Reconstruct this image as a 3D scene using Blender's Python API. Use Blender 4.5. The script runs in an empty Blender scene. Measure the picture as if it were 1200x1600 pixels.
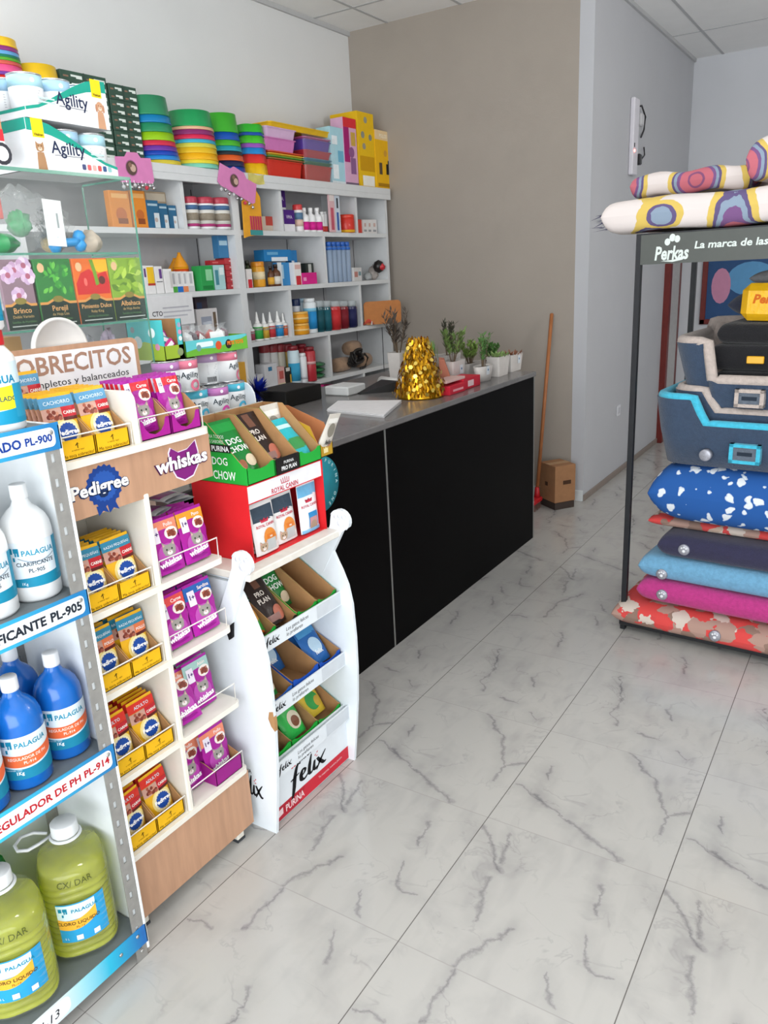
import bpy, math, random
from mathutils import Vector, Matrix, noise as mnoise
S = bpy.context.scene
COL = S.collection
random.seed(7)

# ---------------------------------------------------------------- camera
FPX, YAW, PITCH, ROLL, EYE = 1216.238, 0.577844, 0.296809, -0.0523558, 1.7546
_f = Vector((-math.sin(YAW) * math.cos(PITCH), math.cos(YAW) * math.cos(PITCH), -math.sin(PITCH)))
_r = Vector((math.cos(YAW), math.sin(YAW), 0))
_u = _r.cross(_f)
CR = math.cos(ROLL) * _r + math.sin(ROLL) * _u
CU = -math.sin(ROLL) * _r + math.cos(ROLL) * _u
CF = _f
cd = bpy.data.cameras.new('camera')
cd.sensor_fit = 'VERTICAL'; cd.sensor_height = 32.0; cd.sensor_width = 24.0
cd.lens = FPX * 32.0 / 1600.0
cd.clip_start = 0.02; cd.clip_end = 60
cam = bpy.data.objects.new('camera', cd); COL.objects.link(cam)
cam.matrix_world = Matrix(((CR.x, CU.x, -CF.x, 0), (CR.y, CU.y, -CF.y, 0), (CR.z, CU.z, -CF.z, EYE), (0, 0, 0, 1)))
S.camera = cam

# ---------------------------------------------------------------- light and exposure
S.view_settings.view_transform = 'Standard'; S.view_settings.look = 'None'
S.view_settings.gamma = 1.0; S.view_settings.use_curve_mapping = False
S.view_settings.exposure = 0.26
wd = bpy.data.worlds.new('world'); S.world = wd; wd.use_nodes = True
bg = wd.node_tree.nodes['Background']
bg.inputs[0].default_value = (0.80, 0.90, 1.0, 1); bg.inputs[1].default_value = 1.0
def area(name, loc, aim, sx, sy, power, col=(1, 1, 1)):
    l = bpy.data.lights.new(name, 'AREA'); l.shape = 'RECTANGLE'; l.size = sx; l.size_y = sy
    l.energy = power; l.color = col
    o = bpy.data.objects.new(name, l); COL.objects.link(o); o.location = loc
    d = Vector(aim) - Vector(loc); o.rotation_euler = d.to_track_quat('-Z', 'Y').to_euler()
    return o
# daylight entering through the glazed shop front behind the photographer
area('shopfront_daylight', (-0.3, -1.55, 1.45), (-1.6, 3.0, 2.9), 4.6, 2.5, 165, (0.95, 0.98, 1.0))
# added area light that brightens the passage, out of view on the right
area('passage_fill', (2.2, 6.9, 1.9), (-1.85, 6.8, 2.4), 2.2, 2.4, 3, (0.96, 0.98, 1.0))
# added point lights, out of view, that lift the ceiling and walls
for x, y, e in ((-0.9, 0.9, 22), (-2.3, 1.5, 20), (1.4, 4.4, 60)):
    l = bpy.data.lights.new('fill_light', 'POINT'); l.energy = e; l.shadow_soft_size = 0.16; l.color = (1.0, 0.975, 0.94)
    o = bpy.data.objects.new('fill_light', l); COL.objects.link(o); o.location = (x, y, 2.8)

# ---------------------------------------------------------------- helpers
def lin(c): return c / 12.92 if c <= 0.04045 else ((c + 0.055) / 1.055) ** 2.4
def rgb(h):
    h = h.lstrip('#'); return tuple(lin(int(h[i:i + 2], 16) / 255) for i in (0, 2, 4))
_M = {}
def mat(name, h, rough=0.5, metal=0.0, var=0.06, scale=25.0, bump=0.0, bscale=60.0, trans=0.0, ior=1.45, coat=0.0, spec=0.5, sheen=0.0, alpha=1.0):
    if name in _M: return _M[name]
    m = bpy.data.materials.new(name); m.use_nodes = True; nt = m.node_tree
    b = nt.nodes['Principled BSDF']; c = rgb(h)
    b.inputs['Roughness'].default_value = rough; b.inputs['Metallic'].default_value = metal
    b.inputs['Transmission Weight'].default_value = trans; b.inputs['IOR'].default_value = ior
    b.inputs['Coat Weight'].default_value = coat; b.inputs['Specular IOR Level'].default_value = spec
    b.inputs['Sheen Weight'].default_value = sheen; b.inputs['Alpha'].default_value = alpha
    b.inputs['Base Color'].default_value = (*c, 1)
    tc = nt.nodes.new('ShaderNodeTexCoord')
    if var:
        n = nt.nodes.new('ShaderNodeTexNoise'); n.inputs['Scale'].default_value = scale; n.inputs['Detail'].default_value = 2
        nt.links.new(tc.outputs['Object'], n.inputs['Vector'])
        r = nt.nodes.new('ShaderNodeValToRGB'); r.color_ramp.elements[0].position = 0.3; r.color_ramp.elements[1].position = 0.7
        r.color_ramp.elements[0].color = (*[x * (1 - var) for x in c], 1); r.color_ramp.elements[1].color = (*[min(1, x * (1 + var)) for x in c], 1)
        nt.links.new(n.outputs['Fac'], r.inputs['Fac']); nt.links.new(r.outputs['Color'], b.inputs['Base Color'])
    if bump:
        n2 = nt.nodes.new('ShaderNodeTexNoise'); n2.inputs['Scale'].default_value = bscale; n2.inputs['Detail'].default_value = 3
        nt.links.new(tc.outputs['Object'], n2.inputs['Vector'])
        bp = nt.nodes.new('ShaderNodeBump'); bp.inputs['Strength'].default_value = bump; bp.inputs['Distance'].default_value = 0.01
        nt.links.new(n2.outputs['Fac'], bp.inputs['Height']); nt.links.new(bp.outputs['Normal'], b.inputs['Normal'])
    _M[name] = m; return m
def paper(h): return mat('printed_card_' + h.strip('#'), h, 0.5, var=0.03, spec=0.22)
def plas(h): return mat('plastic_' + h.strip('#'), h, 0.32, var=0.03)
def foil(h): return mat('pouch_film_' + h.strip('#'), h, 0.3, var=0.05, bump=0.25, bscale=45, spec=0.3)
def cloth(h): return mat('fabric_' + h.strip('#'), h, 0.9, var=0.10, scale=60, bump=0.5, bscale=220, sheen=0.2)
def ink(h): return mat('ink_' + h.strip('#'), h, 0.6, var=0, spec=0.15)
def clear(h='#ffffff', rough=0.05):
    return mat('clear_film_' + h.strip('#'), h, rough, trans=1.0, ior=1.15, var=0, bump=0.3, bscale=30)
def film(h='#e8eef0', a=0.25):
    return mat('thin_film_%s_%d' % (h.strip('#'), a * 100), h, 0.12, var=0, alpha=a, bump=0.5, bscale=40)

class MB:
    """collects shapes for one mesh"""
    def __init__(s, M=None): s.v = []; s.f = []; s.m = []; s.sm = []; s.mats = []; s.M = M
    def mi(s, m):
        if m not in s.mats: s.mats.append(m)
        return s.mats.index(m)
    def add(s, vs, fs, m, smooth=False, M=None):
        o = len(s.v); k = s.mi(m); T = M if M is not None else s.M
        for v in vs:
            v = Vector(v)
            s.v.append(tuple(T @ v) if T is not None else tuple(v))
        for f in fs: s.f.append([i + o for i in f]); s.m.append(k); s.sm.append(smooth)
        return s
    def box(s, x0, x1, y0, y1, z0, z1, m, bev=0.0, M=None):
        if bev <= 0:
            vs = [(x, y, z) for x in (x0, x1) for y in (y0, y1) for z in (z0, z1)]
            return s.add(vs, [(0, 1, 3, 2), (4, 6, 7, 5), (0, 4, 5, 1), (2, 3, 7, 6), (0, 2, 6, 4), (1, 5, 7, 3)], m, False, M)
        b = min(bev, (x1 - x0) * .49, (y1 - y0) * .49, (z1 - z0) * .49)
        vs = []; ix = {}
        for i, (x, xs) in enumerate(((x0, 1), (x1, -1))):
            for j, (y, ys) in enumerate(((y0, 1), (y1, -1))):
                for k, (z, zs) in enumerate(((z0, 1), (z1, -1))):
                    for a in range(3):
                        ix[i, j, k, a] = len(vs)
                        vs.append((x + xs * b * (a != 0), y + ys * b * (a != 1), z + zs * b * (a != 2)))
        fs = []
        for i in (0, 1):
            fs.append([ix[i, 0, 0, 0], ix[i, 1, 0, 0], ix[i, 1, 1, 0], ix[i, 0, 1, 0]][::(-1 if i == 0 else 1)])
            fs.append([ix[0, i, 0, 1], ix[1, i, 0, 1], ix[1, i, 1, 1], ix[0, i, 1, 1]][::(1 if i == 0 else -1)])
            fs.append([ix[0, 0, i, 2], ix[1, 0, i, 2], ix[1, 1, i, 2], ix[0, 1, i, 2]][::(-1 if i == 0 else 1)])
        for i in (0, 1):
            for j in (0, 1):
                fs.append([ix[i, j, 0, 0], ix[i, j, 1, 0], ix[i, j, 1, 1], ix[i, j, 0, 1]])
                fs.append([ix[i, 0, j, 0], ix[i, 1, j, 0], ix[i, 1, j, 2], ix[i, 0, j, 2]])
                fs.append([ix[0, i, j, 1], ix[1, i, j, 1], ix[1, i, j, 2], ix[0, i, j, 2]])
                for k in (0, 1): fs.append([ix[i, j, k, 0], ix[i, j, k, 1], ix[i, j, k, 2]])
        return s.add(vs, fs, m, False, M)
    def lathe(s, prof, m, c=(0, 0, 0), n=24, M=None, smooth=True, sx=1.0, sy=1.0, fn=None):
        vs = []; fs = []
        for r, z in prof:
            for i in range(n):
                a = 2 * math.pi * i / n; q = fn(a, r, z) if fn else r
                vs.append((c[0] + q * math.cos(a) * sx, c[1] + q * math.sin(a) * sy, c[2] + z))
        for k in range(len(prof) - 1):
            for i in range(n):
                j = (i + 1) % n; fs.append((k * n + i, k * n + j, (k + 1) * n + j, (k + 1) * n + i))
        if prof[0][0] > 1e-5: fs.append(tuple(range(n))[::-1])
        if prof[-1][0] > 1e-5: fs.append(tuple((len(prof) - 1) * n + i for i in range(n)))
        return s.add(vs, fs, m, smooth, M)
    def cyl(s, c, r, h, m, n=20, M=None): return s.lathe([(r, 0), (r, h)], m, c, n, M, smooth=False)
    def tube(s, pts, r, m, n=8, closed=False, M=None):
        P = [Vector(p) for p in pts]; vs = []; fs = []; L = len(P); up = Vector((0.13, 0.21, 0.97))
        for i, p in enumerate(P):
            a = P[(i - 1) % L] if (closed or i > 0) else p; b = P[(i + 1) % L] if (closed or i < L - 1) else p
            t = (b - a).normalized(); e = t.cross(up)
            if e.length < 1e-3: e = t.cross(Vector((1, 0, 0)))
            e.normalize(); g = t.cross(e)
            rr = r[i] if isinstance(r, (list, tuple)) else r
            for k in range(n):
                an = 2 * math.pi * k / n; vs.append(p + (e * math.cos(an) + g * math.sin(an)) * rr)
        for i in range(L if closed else L - 1):
            for k in range(n):
                j = (k + 1) % n; i2 = (i + 1) % L
                fs.append((i * n + k, i2 * n + k, i2 * n + j, i * n + j))
        if not closed: fs += [tuple(range(n)), tuple((L - 1) * n + k for k in range(n))[::-1]]
        return s.add(vs, fs, m, n > 5, M)
    def prism(s, poly, axis, a, b, m, M=None, m2=None):
        """polygon in the plane normal to axis (0=x: (y,z), 1=y: (x,z), 2=z: (x,y)) extruded from a to b"""
        def P(q, t): return [(t, q[0], q[1]), (q[0], t, q[1]), (q[0], q[1], t)][axis]
        n = len(poly); vs = [P(q, a) for q in poly] + [P(q, b) for q in poly]
        s.add(vs, [tuple(range(n))[::-1], tuple(range(n, 2 * n))], m, False, M)
        return s.add(vs, [(i, (i + 1) % n, n + (i + 1) % n, n + i) for i in range(n)], m2 or m, False, M)
    def grid(s, fn, nu, nv, m, smooth=True, M=None, wrap=False):
        vs = [fn(i / nu, j / nv) for j in range(nv + 1) for i in range(nu + 1)]
        fs = [(j * (nu + 1) + i, j * (nu + 1) + i + 1, (j + 1) * (nu + 1) + i + 1, (j + 1) * (nu + 1) + i) for j in range(nv) for i in range(nu)]
        return s.add(vs, fs, m, smooth, M)
    def poly(s, pts, fn, m, M=None): return s.add([fn(*p) for p in pts], [tuple(range(len(pts)))], m, False, M)
    def text(s, t, size, fn, m, align='L', bold=0.0, shear=0.0, sx=1.0, M=None):
        vs, fs, w = glyphs(t, bold, shear)
        o = {'L': 0, 'C': -w * .5, 'R': -w}[align]
        return s.add([fn((x + o) * size * sx, y * size) for x, y in vs], fs, m, False, M)
    def build(s, name, parent=None, label=None, cat=None, group=None, kind=None):
        me = bpy.data.meshes.new(name); me.from_pydata(s.v, [], s.f)
        for m in s.mats: me.materials.append(m)
        me.polygons.foreach_set('material_index', s.m); me.polygons.foreach_set('use_smooth', s.sm); me.update()
        o = bpy.data.objects.new(name, me); COL.objects.link(o)
        if parent is not None: o.parent = parent
        return tag(o, label, cat, group, kind)
def tag(o, label=None, cat=None, group=None, kind=None):
    for k, v in (('label', label), ('category', cat), ('group', group), ('kind', kind)):
        if v: o[k] = v
    return o
def E(name, loc, label, cat, group=None, rz=0.0):
    o = bpy.data.objects.new(name, None); o.empty_display_size = 0.05; COL.objects.link(o); o.location = loc; o.rotation_euler = (0, 0, rz)
    return tag(o, label, cat, group)
def dup(o, loc=None, rot=None, label=None, group=None, parent=None):
    c = o.copy(); COL.objects.link(c)
    if parent is not None: c.parent = parent
    if loc is not None: c.location = loc
    if rot is not None: c.rotation_euler = rot
    if label: c['label'] = label
    if group: c['group'] = group
    for ch in [q for q in ALLKIDS(o)]: dup(ch, parent=c)
    return c
def ALLKIDS(o): return [q for q in COL.objects if q.parent == o]
_G = {}
def glyphs(t, bold=0.0, shear=0.0):
    k = (t, bold, shear)
    if k not in _G:
        cu = bpy.data.curves.new('lettering', 'FONT'); cu.body = t; cu.size = 1.0; cu.offset = bold; cu.shear = shear; cu.resolution_u = 2
        ob = bpy.data.objects.new('lettering', cu); COL.objects.link(ob)
        me = bpy.data.meshes.new_from_object(ob)
        vs = [(v.co.x, v.co.y) for v in me.vertices]; fs = [tuple(p.vertices) for p in me.polygons]
        w = max([v[0] for v in vs] or [0])
        bpy.data.objects.remove(ob); bpy.data.curves.remove(cu); bpy.data.meshes.remove(me)
        _G[k] = (vs, fs, w)
    return _G[k]
def FX(x, y, z, e=0.0006): return lambda u, v: (x + e, y + u, z + v)      # lettering on a face that looks towards +x
def FY(x, y, z, e=0.0006): return lambda u, v: (x + u, y - e, z + v)      # lettering on a face that looks towards -y
def rrect(u0, u1, v0, v1, r, n=5):
    o = []
    for cx, cy, a in ((u1 - r, v1 - r, 0), (u0 + r, v1 - r, 90), (u0 + r, v0 + r, 180), (u1 - r, v0 + r, 270)):
        for i in range(n + 1):
            t = math.radians(a + 90 * i / n); o.append((cx + r * math.cos(t), cy + r * math.sin(t)))
    return o
def disc(u, v, r, n=20, ry=None): return [(u + r * math.cos(2 * math.pi * i / n), v + (ry or r) * math.sin(2 * math.pi * i / n)) for i in range(n)]
# measured points of the photograph turned into places in the room
def ray(px, py): return CF + CR * ((px - 600) / FPX) - CU * ((py - 800) / FPX)
def onx(px, py, X): d = ray(px, py); return Vector((0, 0, EYE)) + d * (X / d.x)
def ony(px, py, Y): d = ray(px, py); return Vector((0, 0, EYE)) + d * (Y / d.y)
def onz(px, py, Z): d = ray(px, py); return Vector((0, 0, EYE)) + d * ((Z - EYE) / d.z)
PI = math.pi

# ---------------------------------------------------------------- the setting
TILE, TX, TY = 0.58, -1.528, 0.8324
LW, BW, CW, CB, CEIL, RW, FW = -3.79, 5.655, -1.853, 8.6, 3.54, 2.3, -1.6
def floor_material():
    m = bpy.data.materials.new('marble_tile'); m.use_nodes = True; nt = m.node_tree; N = nt.nodes; K = nt.links.new
    b = N['Principled BSDF']; b.inputs['Roughness'].default_value = 0.16; b.inputs['Specular IOR Level'].default_value = 0.5
    tc = N.new('ShaderNodeTexCoord'); sp = N.new('ShaderNodeSeparateXYZ'); K(tc.outputs['Object'], sp.inputs[0])
    def mth(op, a, bb=None, c=None):
        n = N.new('ShaderNodeMath'); n.operation = op
        for i, q in enumerate((a, bb, c)):
            if q is None: continue
            if isinstance(q, (int, float)): n.inputs[i].default_value = q
            else: K(q, n.inputs[i])
        return n.outputs[0]
    gx = mth('DIVIDE', mth('SUBTRACT', sp.outputs['X'], TX), TILE); gy = mth('DIVIDE', mth('SUBTRACT', sp.outputs['Y'], TY), TILE)
    fx, fy = mth('FLOOR', gx), mth('FLOOR', gy)
    dx = mth('ABSOLUTE', mth('SUBTRACT', mth('FRACT', mth('ADD', gx, 0.5)), 0.5)); dy = mth('ABSOLUTE', mth('SUBTRACT', mth('FRACT', mth('ADD', gy, 0.5)), 0.5))
    lx = mth('LESS_THAN', dx, 0.0026); ly = mth('LESS_THAN', dy, 0.0026)
    # every row of tiles carries its own printed run of veins, the same from tile to tile
    fr = N.new('ShaderNodeCombineXYZ'); K(mth('FRACT', gx), fr.inputs[0]); K(mth('FRACT', gy), fr.inputs[1])
    row = mth('FLOORED_MODULO', fy, 4.0)
    def noise(scale, det, dist, rough=0.55, src=None, out='Fac'):
        n = N.new('ShaderNodeTexNoise'); n.inputs['Scale'].default_value = scale; n.inputs['Detail'].default_value = det
        n.inputs['Distortion'].default_value = dist; n.inputs['Roughness'].default_value = rough; K(src, n.inputs['Vector']); return n.outputs[out]
    of = N.new('ShaderNodeCombineXYZ'); K(mth('MULTIPLY', row, 3.71), of.inputs[2]); ad = N.new('ShaderNodeVectorMath'); ad.operation = 'ADD'; K(fr.outputs[0], ad.inputs[0]); K(of.outputs[0], ad.inputs[1]); loc = ad.outputs[0]
    wv = N.new('ShaderNodeVectorMath'); wv.operation = 'MULTIPLY_ADD'; wv.inputs[1].default_value = (.11, .11, 0); wv.inputs[2].default_value = (0, 0, 0)
    K(noise(9.0, 4, 0.0, .65, loc, 'Color'), wv.inputs[0]); K(fr.outputs[0], wv.inputs[2])
    sh = N.new('ShaderNodeVectorMath'); sh.operation = 'SUBTRACT'; sh.inputs[1].default_value = (.055, .055, 0); K(wv.outputs[0], sh.inputs[0]); P = sh.outputs[0]
    VEINS = {0: [((.30, 1.0), (.30, .85)), ((.30, .85), (.31, .70)), ((.01, .6), (.16, .61)), ((.7, .9), (.78, .72)), ((.55, .45), (.62, .2))],
             1: [((.01, .93), (.15, .74)), ((.15, .74), (.23, .65)), ((.17, .91), (.22, .71)), ((.20, .58), (.23, .45)), ((.23, .45), (.25, .30)), ((.45, .33), (.35, .15)), ((.35, .15), (.29, -.03)), ((.76, .46), (.79, .33)), ((.79, .33), (.85, .27)), ((.85, .27), (.94, .28)), ((.71, .80), (.76, .61)), ((.67, .17), (.74, .04))],
             2: [((.02, .37), (.35, .22)), ((.35, .22), (.75, .03)), ((.54, 1.0), (.75, .77)), ((.75, .77), (.88, .49)), ((.88, .49), (.89, .33)), ((.89, .50), (.98, .58)), ((.15, .62), (.17, .50))],
             3: [((.20, .95), (.31, .58)), ((.31, .58), (.29, .40)), ((.29, .40), (.38, .27)), ((.52, .24), (.67, .22)), ((.62, .62), (.68, .50)), ((.80, .15), (.86, .10))]}
    total = None
    wid = mth('MAXIMUM', .004, mth('MULTIPLY_ADD', noise(7.0, 2, 0, .5, loc), .062, -.0175))
    for r, segs in VEINS.items():
        dmin = None
        for (ax, ay), (bx, by) in segs:
            ex, ey = bx - ax, by - ay; L2 = ex * ex + ey * ey
            v1 = N.new('ShaderNodeVectorMath'); v1.operation = 'SUBTRACT'; K(P, v1.inputs[0]); v1.inputs[1].default_value = (ax, ay, 0)
            dt = N.new('ShaderNodeVectorMath'); dt.operation = 'DOT_PRODUCT'; K(v1.outputs[0], dt.inputs[0]); dt.inputs[1].default_value = (ex / L2, ey / L2, 0)
            h = N.new('ShaderNodeClamp'); K(dt.outputs['Value'], h.inputs[0])
            v2 = N.new('ShaderNodeVectorMath'); v2.operation = 'SCALE'; v2.inputs[0].default_value = (ex, ey, 0); K(h.outputs[0], v2.inputs['Scale'])
            ds = N.new('ShaderNodeVectorMath'); ds.operation = 'DISTANCE'; K(v1.outputs[0], ds.inputs[0]); K(v2.outputs[0], ds.inputs[1])
            dmin = ds.outputs['Value'] if dmin is None else mth('MINIMUM', dmin, ds.outputs['Value'])
        f_ = mth('MAXIMUM', mth('SUBTRACT', 1.0, mth('DIVIDE', dmin, wid)), 0.0); halo = mth('MULTIPLY', mth('MAXIMUM', mth('SUBTRACT', 1.0, mth('DIVIDE', dmin, .09)), 0.0), .16)
        one = mth('MULTIPLY', mth('ADD', mth('MULTIPLY', mth('POWER', f_, 1.2), .46), halo), mth('COMPARE', row, float(r), .5))
        total = one if total is None else mth('ADD', total, one)
    fine = mth('SUBTRACT', 1.0, mth('MINIMUM', mth('DIVIDE', mth('ABSOLUTE', mth('SUBTRACT', noise(3.4, 4, .7, .55, loc), .5)), .02), 1.0))
    fine = mth('MULTIPLY', mth('MULTIPLY', fine, .22), mth('MINIMUM', mth('MAXIMUM', mth('MULTIPLY', mth('SUBTRACT', noise(4.0, 1, 0, .5, loc), .48), 6.0), 0.0), 1.0))
    st = N.new('ShaderNodeMapping'); st.inputs['Rotation'].default_value = (0, 0, .45); st.inputs['Scale'].default_value = (9, 2.2, 1); K(loc, st.inputs[0])
    smoke = mth('ADD', mth('MULTIPLY', mth('MAXIMUM', mth('SUBTRACT', noise(2.6, 4, .5, .6, loc), .5), 0.0), .9), mth('MULTIPLY', mth('MAXIMUM', mth('SUBTRACT', noise(1.0, 2, 0, .5, st.outputs[0]), .52), 0.0), .7))
    f = mth('MINIMUM', mth('ADD', mth('ADD', total, fine), smoke), 1.0)
    mx = N.new('ShaderNodeMixRGB'); mx.inputs[1].default_value = (*rgb('b7b4af'), 1); mx.inputs[2].default_value = (*rgb('6e6c6f'), 1); K(f, mx.inputs[0])
    m2 = N.new('ShaderNodeMixRGB'); m2.inputs[2].default_value = (*rgb('a09c98'), 1); K(mx.outputs[0], m2.inputs[1]); K(mth('MULTIPLY', ly, 0.75), m2.inputs[0])
    m3 = N.new('ShaderNodeMixRGB'); m3.inputs[2].default_value = (*rgb('54504c'), 1); K(m2.outputs[0], m3.inputs[1]); K(mth('MULTIPLY', lx, 0.85), m3.inputs[0])
    K(m3.outputs[0], b.inputs['Base Color']); return m
WHITE = mat('wall_paint_white', '#dcdddd', 0.85, var=0.015, scale=3, bump=0.05, bscale=90)
WHITE2 = mat('wall_paint_cool_white', '#cfd1d6', 0.85, var=0.015, scale=3, bump=0.05, bscale=90)
TAN = mat('wall_paint_taupe', '#a39a90', 0.9, var=0.02, scale=4, bump=0.08, bscale=120)
CEILM = mat('ceiling_panel', '#efefee', 0.9, var=0.015, scale=6, bump=0.05, bscale=150)
def struct(mb, name): return mb.build(name, kind='structure')
struct(MB().box(LW - .1, RW + .1, FW - .1, CB + .1, -0.1, 0, floor_material()), 'floor')
struct(MB().box(LW - .1, RW + .1, FW - .1, CB + .1, CEIL, CEIL + .1, CEILM), 'ceiling')
struct(MB().box(LW - .1, LW, FW - .1, BW + .1, 0, CEIL, WHITE), 'wall_left')
struct(MB().box(LW, CW - .1, BW, BW + .1, 0, CEIL, TAN), 'wall_back')
struct(MB().box(CW - .1, CW, BW, CB, 0, CEIL, mat('wall_paint_white_shaded', '#bdbec2', .85, var=.015, scale=3)), 'wall_passage')  # white paint darkened here to stand in for the passage's weaker light
struct(MB().box(CW - .1, RW + .1, CB, CB + .1, 0, CEIL, WHITE2), 'wall_end')
struct(MB().box(RW, RW + .1, FW - .1, CB, 0, CEIL, WHITE), 'wall_right')
mb = MB()
mb.box(LW, -2.7, FW - .1, FW, 0, CEIL, WHITE); mb.box(2.1, RW, FW - .1, FW, 0, CEIL, WHITE)
mb.box(-2.7, 2.1, FW - .1, FW, 0, 0.12, WHITE); mb.box(-2.7, 2.1, FW - .1, FW, 3.3, CEIL, WHITE)
struct(mb, 'wall_front')
mb = MB(); fm = mat('shopfront_aluminium', '#c9cbcc', 0.35, 0.9)
for x in (-2.7, -1.1, 0.5, 2.06): mb.box(x, x + .04, FW - .08, FW - .03, .12, 3.3, fm)
mb.box(-2.7, 2.1, FW - .08, FW - .03, .12, .17, fm); mb.box(-2.7, 2.1, FW - .08, FW - .03, 3.25, 3.3, fm); mb.box(-2.7, 2.1, FW - .08, FW - .03, 2.2, 2.24, fm)
struct(mb, 'window_1')
bbm = mat('skirting_white', '#d5d9da', 0.5, var=0.02)
struct(MB().box(LW, CW, BW - .014, BW, 0, .085, bbm, .003), 'baseboard_back')
struct(MB().box(CW, CW + .012, BW, CB, 0, .05, mat('skirting_taupe', '#8c8078', 0.6), .003), 'baseboard_passage')
# suspended ceiling: the bars between its panels
tb = mat('ceiling_bar', '#b9babb', 0.6, var=0.02)
k = 1
for i in range(10):
    x = -3.43 + 0.61 * i
    if x < RW: struct(MB().box(x - .011, x + .011, FW, CB if x > CW else BW, CEIL - .004, CEIL, tb), 'trim_%d' % k); k += 1
for i in range(9):
    y = -0.9 + 1.22 * i
    if y < CB: struct(MB().box(LW if y < BW else CW, RW, y - .011, y + .011, CEIL - .003, CEIL, tb), 'trim_%d' % k); k += 1
struct(MB().box(LW, LW + .02, FW, BW, CEIL - .03, CEIL, tb), 'trim_%d' % k); k += 1
struct(MB().box(CW, CW + .02, BW, CB, CEIL - .03, CEIL, tb), 'trim_%d' % k)
# red-framed door in the passage wall
dr = mat('door_frame_dark_red', '#6e1f18', 0.45, var=0.08)
mb = MB()
mb.box(CW - .02, CW + .055, 7.88, 7.96, 0, 2.06, dr, .004); mb.box(CW - .02, CW + .012, 8.46, 8.54, 0, 2.06, dr, .002)
mb.box(CW - .02, CW + .012, 7.96, 8.54, 2.0, 2.06, dr, .002)
mb.box(CW, CW + .012, 7.96, 8.46, 0, 2.0, mat('door_leaf_grey', '#b9b8b6', 0.5))
d = struct(mb, 'door_1')

# ---------------------------------------------------------------- black service counter
BLK = mat('counter_black_laminate', '#080707', 0.5, var=0.05, spec=0.06)
TOPM = mat('counter_top_grey', '#6f6c6b', 0.22, var=0.06, scale=14)
ALU = mat('brushed_aluminium', '#a7a6a2', 0.35, 0.8, var=0.04)
CX, CTOP = -1.878, 1.112
counter = E('service_counter', (-2.2, 3.2, 0), 'long black service counter with grey top in front of the white shelving', 'counter')
def part(mb, name, root, **k):
    """a part written in room coordinates, hung under a root that stands at its own base"""
    L = Matrix.Translation(root.location) @ root.rotation_euler.to_matrix().to_4x4()
    I = L.inverted(); mb.v = [tuple(I @ Vector(v)) for v in mb.v]
    return mb.build(name, root, **k)
JY = 2.918
part(MB().box(CX - .02, CX, .90, JY - .006, 0, CTOP - .03, BLK), 'front_panel', counter)
part(MB().box(CX - .02, CX, JY + .006, 4.70, 0, CTOP - .03, BLK), 'front_panel', counter)
part(MB().box(CX - .02, CX + .002, JY - .006, JY + .006, 0, CTOP - .03, ALU), 'joint_strip', counter)
part(MB().box(CX - .018, CX + .003, 4.70, 4.708, 0, CTOP - .03, ALU), 'joint_strip', counter)
part(MB().box(-2.86, CX - .02, 4.67, 4.70, 0, CTOP - .03, BLK), 'end_panel', counter)
part(MB().box(-2.86, CX - .02, .90, .93, 0, CTOP - .03, BLK), 'end_panel', counter)
part(MB().box(-2.90, CX + .006, .88, 4.73, CTOP - .03, CTOP, TOPM, .004), 'worktop', counter)

# ---------------------------------------------------------------- white wall shelving
SHW = mat('shelf_white_melamine', '#d6d8d9', 0.4, var=0.015)
SHB = mat('shelf_back_grey', '#b4b4b6', 0.6, var=0.02)
GAP = mat('shelf_joint_dark', '#3a3a3c', 0.8, var=0)
SX, SBK = -3.45, -3.77          # front and back of the shelving
LEV = [0.38, 0.715, 1.045, 1.375, 1.71, 2.055]      # tops of the shelf boards
STOP = 2.385
YL, YM, YR = 1.35, onx(377, 420, SX).y, 5.56
def yx(px, py, X=SX): return onx(px, py, X).y
SOLID = []     # upright boards of the shelving: (row or 0 for all, from, to)
def shelving(y0, y1, label, cuts):
    root = E('shelving_unit', ((SX + SBK) / 2, (y0 + y1) / 2, 0), label, 'shelf', 'white shelving units on the side wall')
    part(MB().box(SBK, SBK + .012, y0, y1, 0.02, STOP - .03, SHB), 'back_panel', root)
    for y in (y0, y1 - .03): part(MB().box(SBK + .012, SX, y, y + .03, 0, STOP - .045, SHW), 'side_panel', root)
    for z in [0.08] + LEV: part(MB().box(SBK + .012, SX, y0 + .03, y1 - .03, z - .03, z, SHW), 'shelf_board', root)
    SOLID.append((0, y0, y0 + .03)); SOLID.append((0, y1 - .03, y1))
    for row, y in cuts:
        SOLID.append((row, y - .013, y + .013))
        zs = [0.08] + LEV + [STOP - .045]
        part(MB().box(SBK + .012, SX - .002, y - .013, y + .013, zs[row], zs[row + 1] - (.03 if row < 6 else 0), SHW), 'divider', root)
    part(MB().box(SBK, SX + .022, y0 - (.0 if y0 > 2 else 0), y1 + (.0 if y1 < 5 else .03), STOP - .045, STOP, SHW, .003).box(SX + .002, SX + .022, y0, y1 + (.0 if y1 < 5 else .03), STOP - .082, STOP - .044, SHW, .003), 'top_board', root)
    return root
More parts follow.
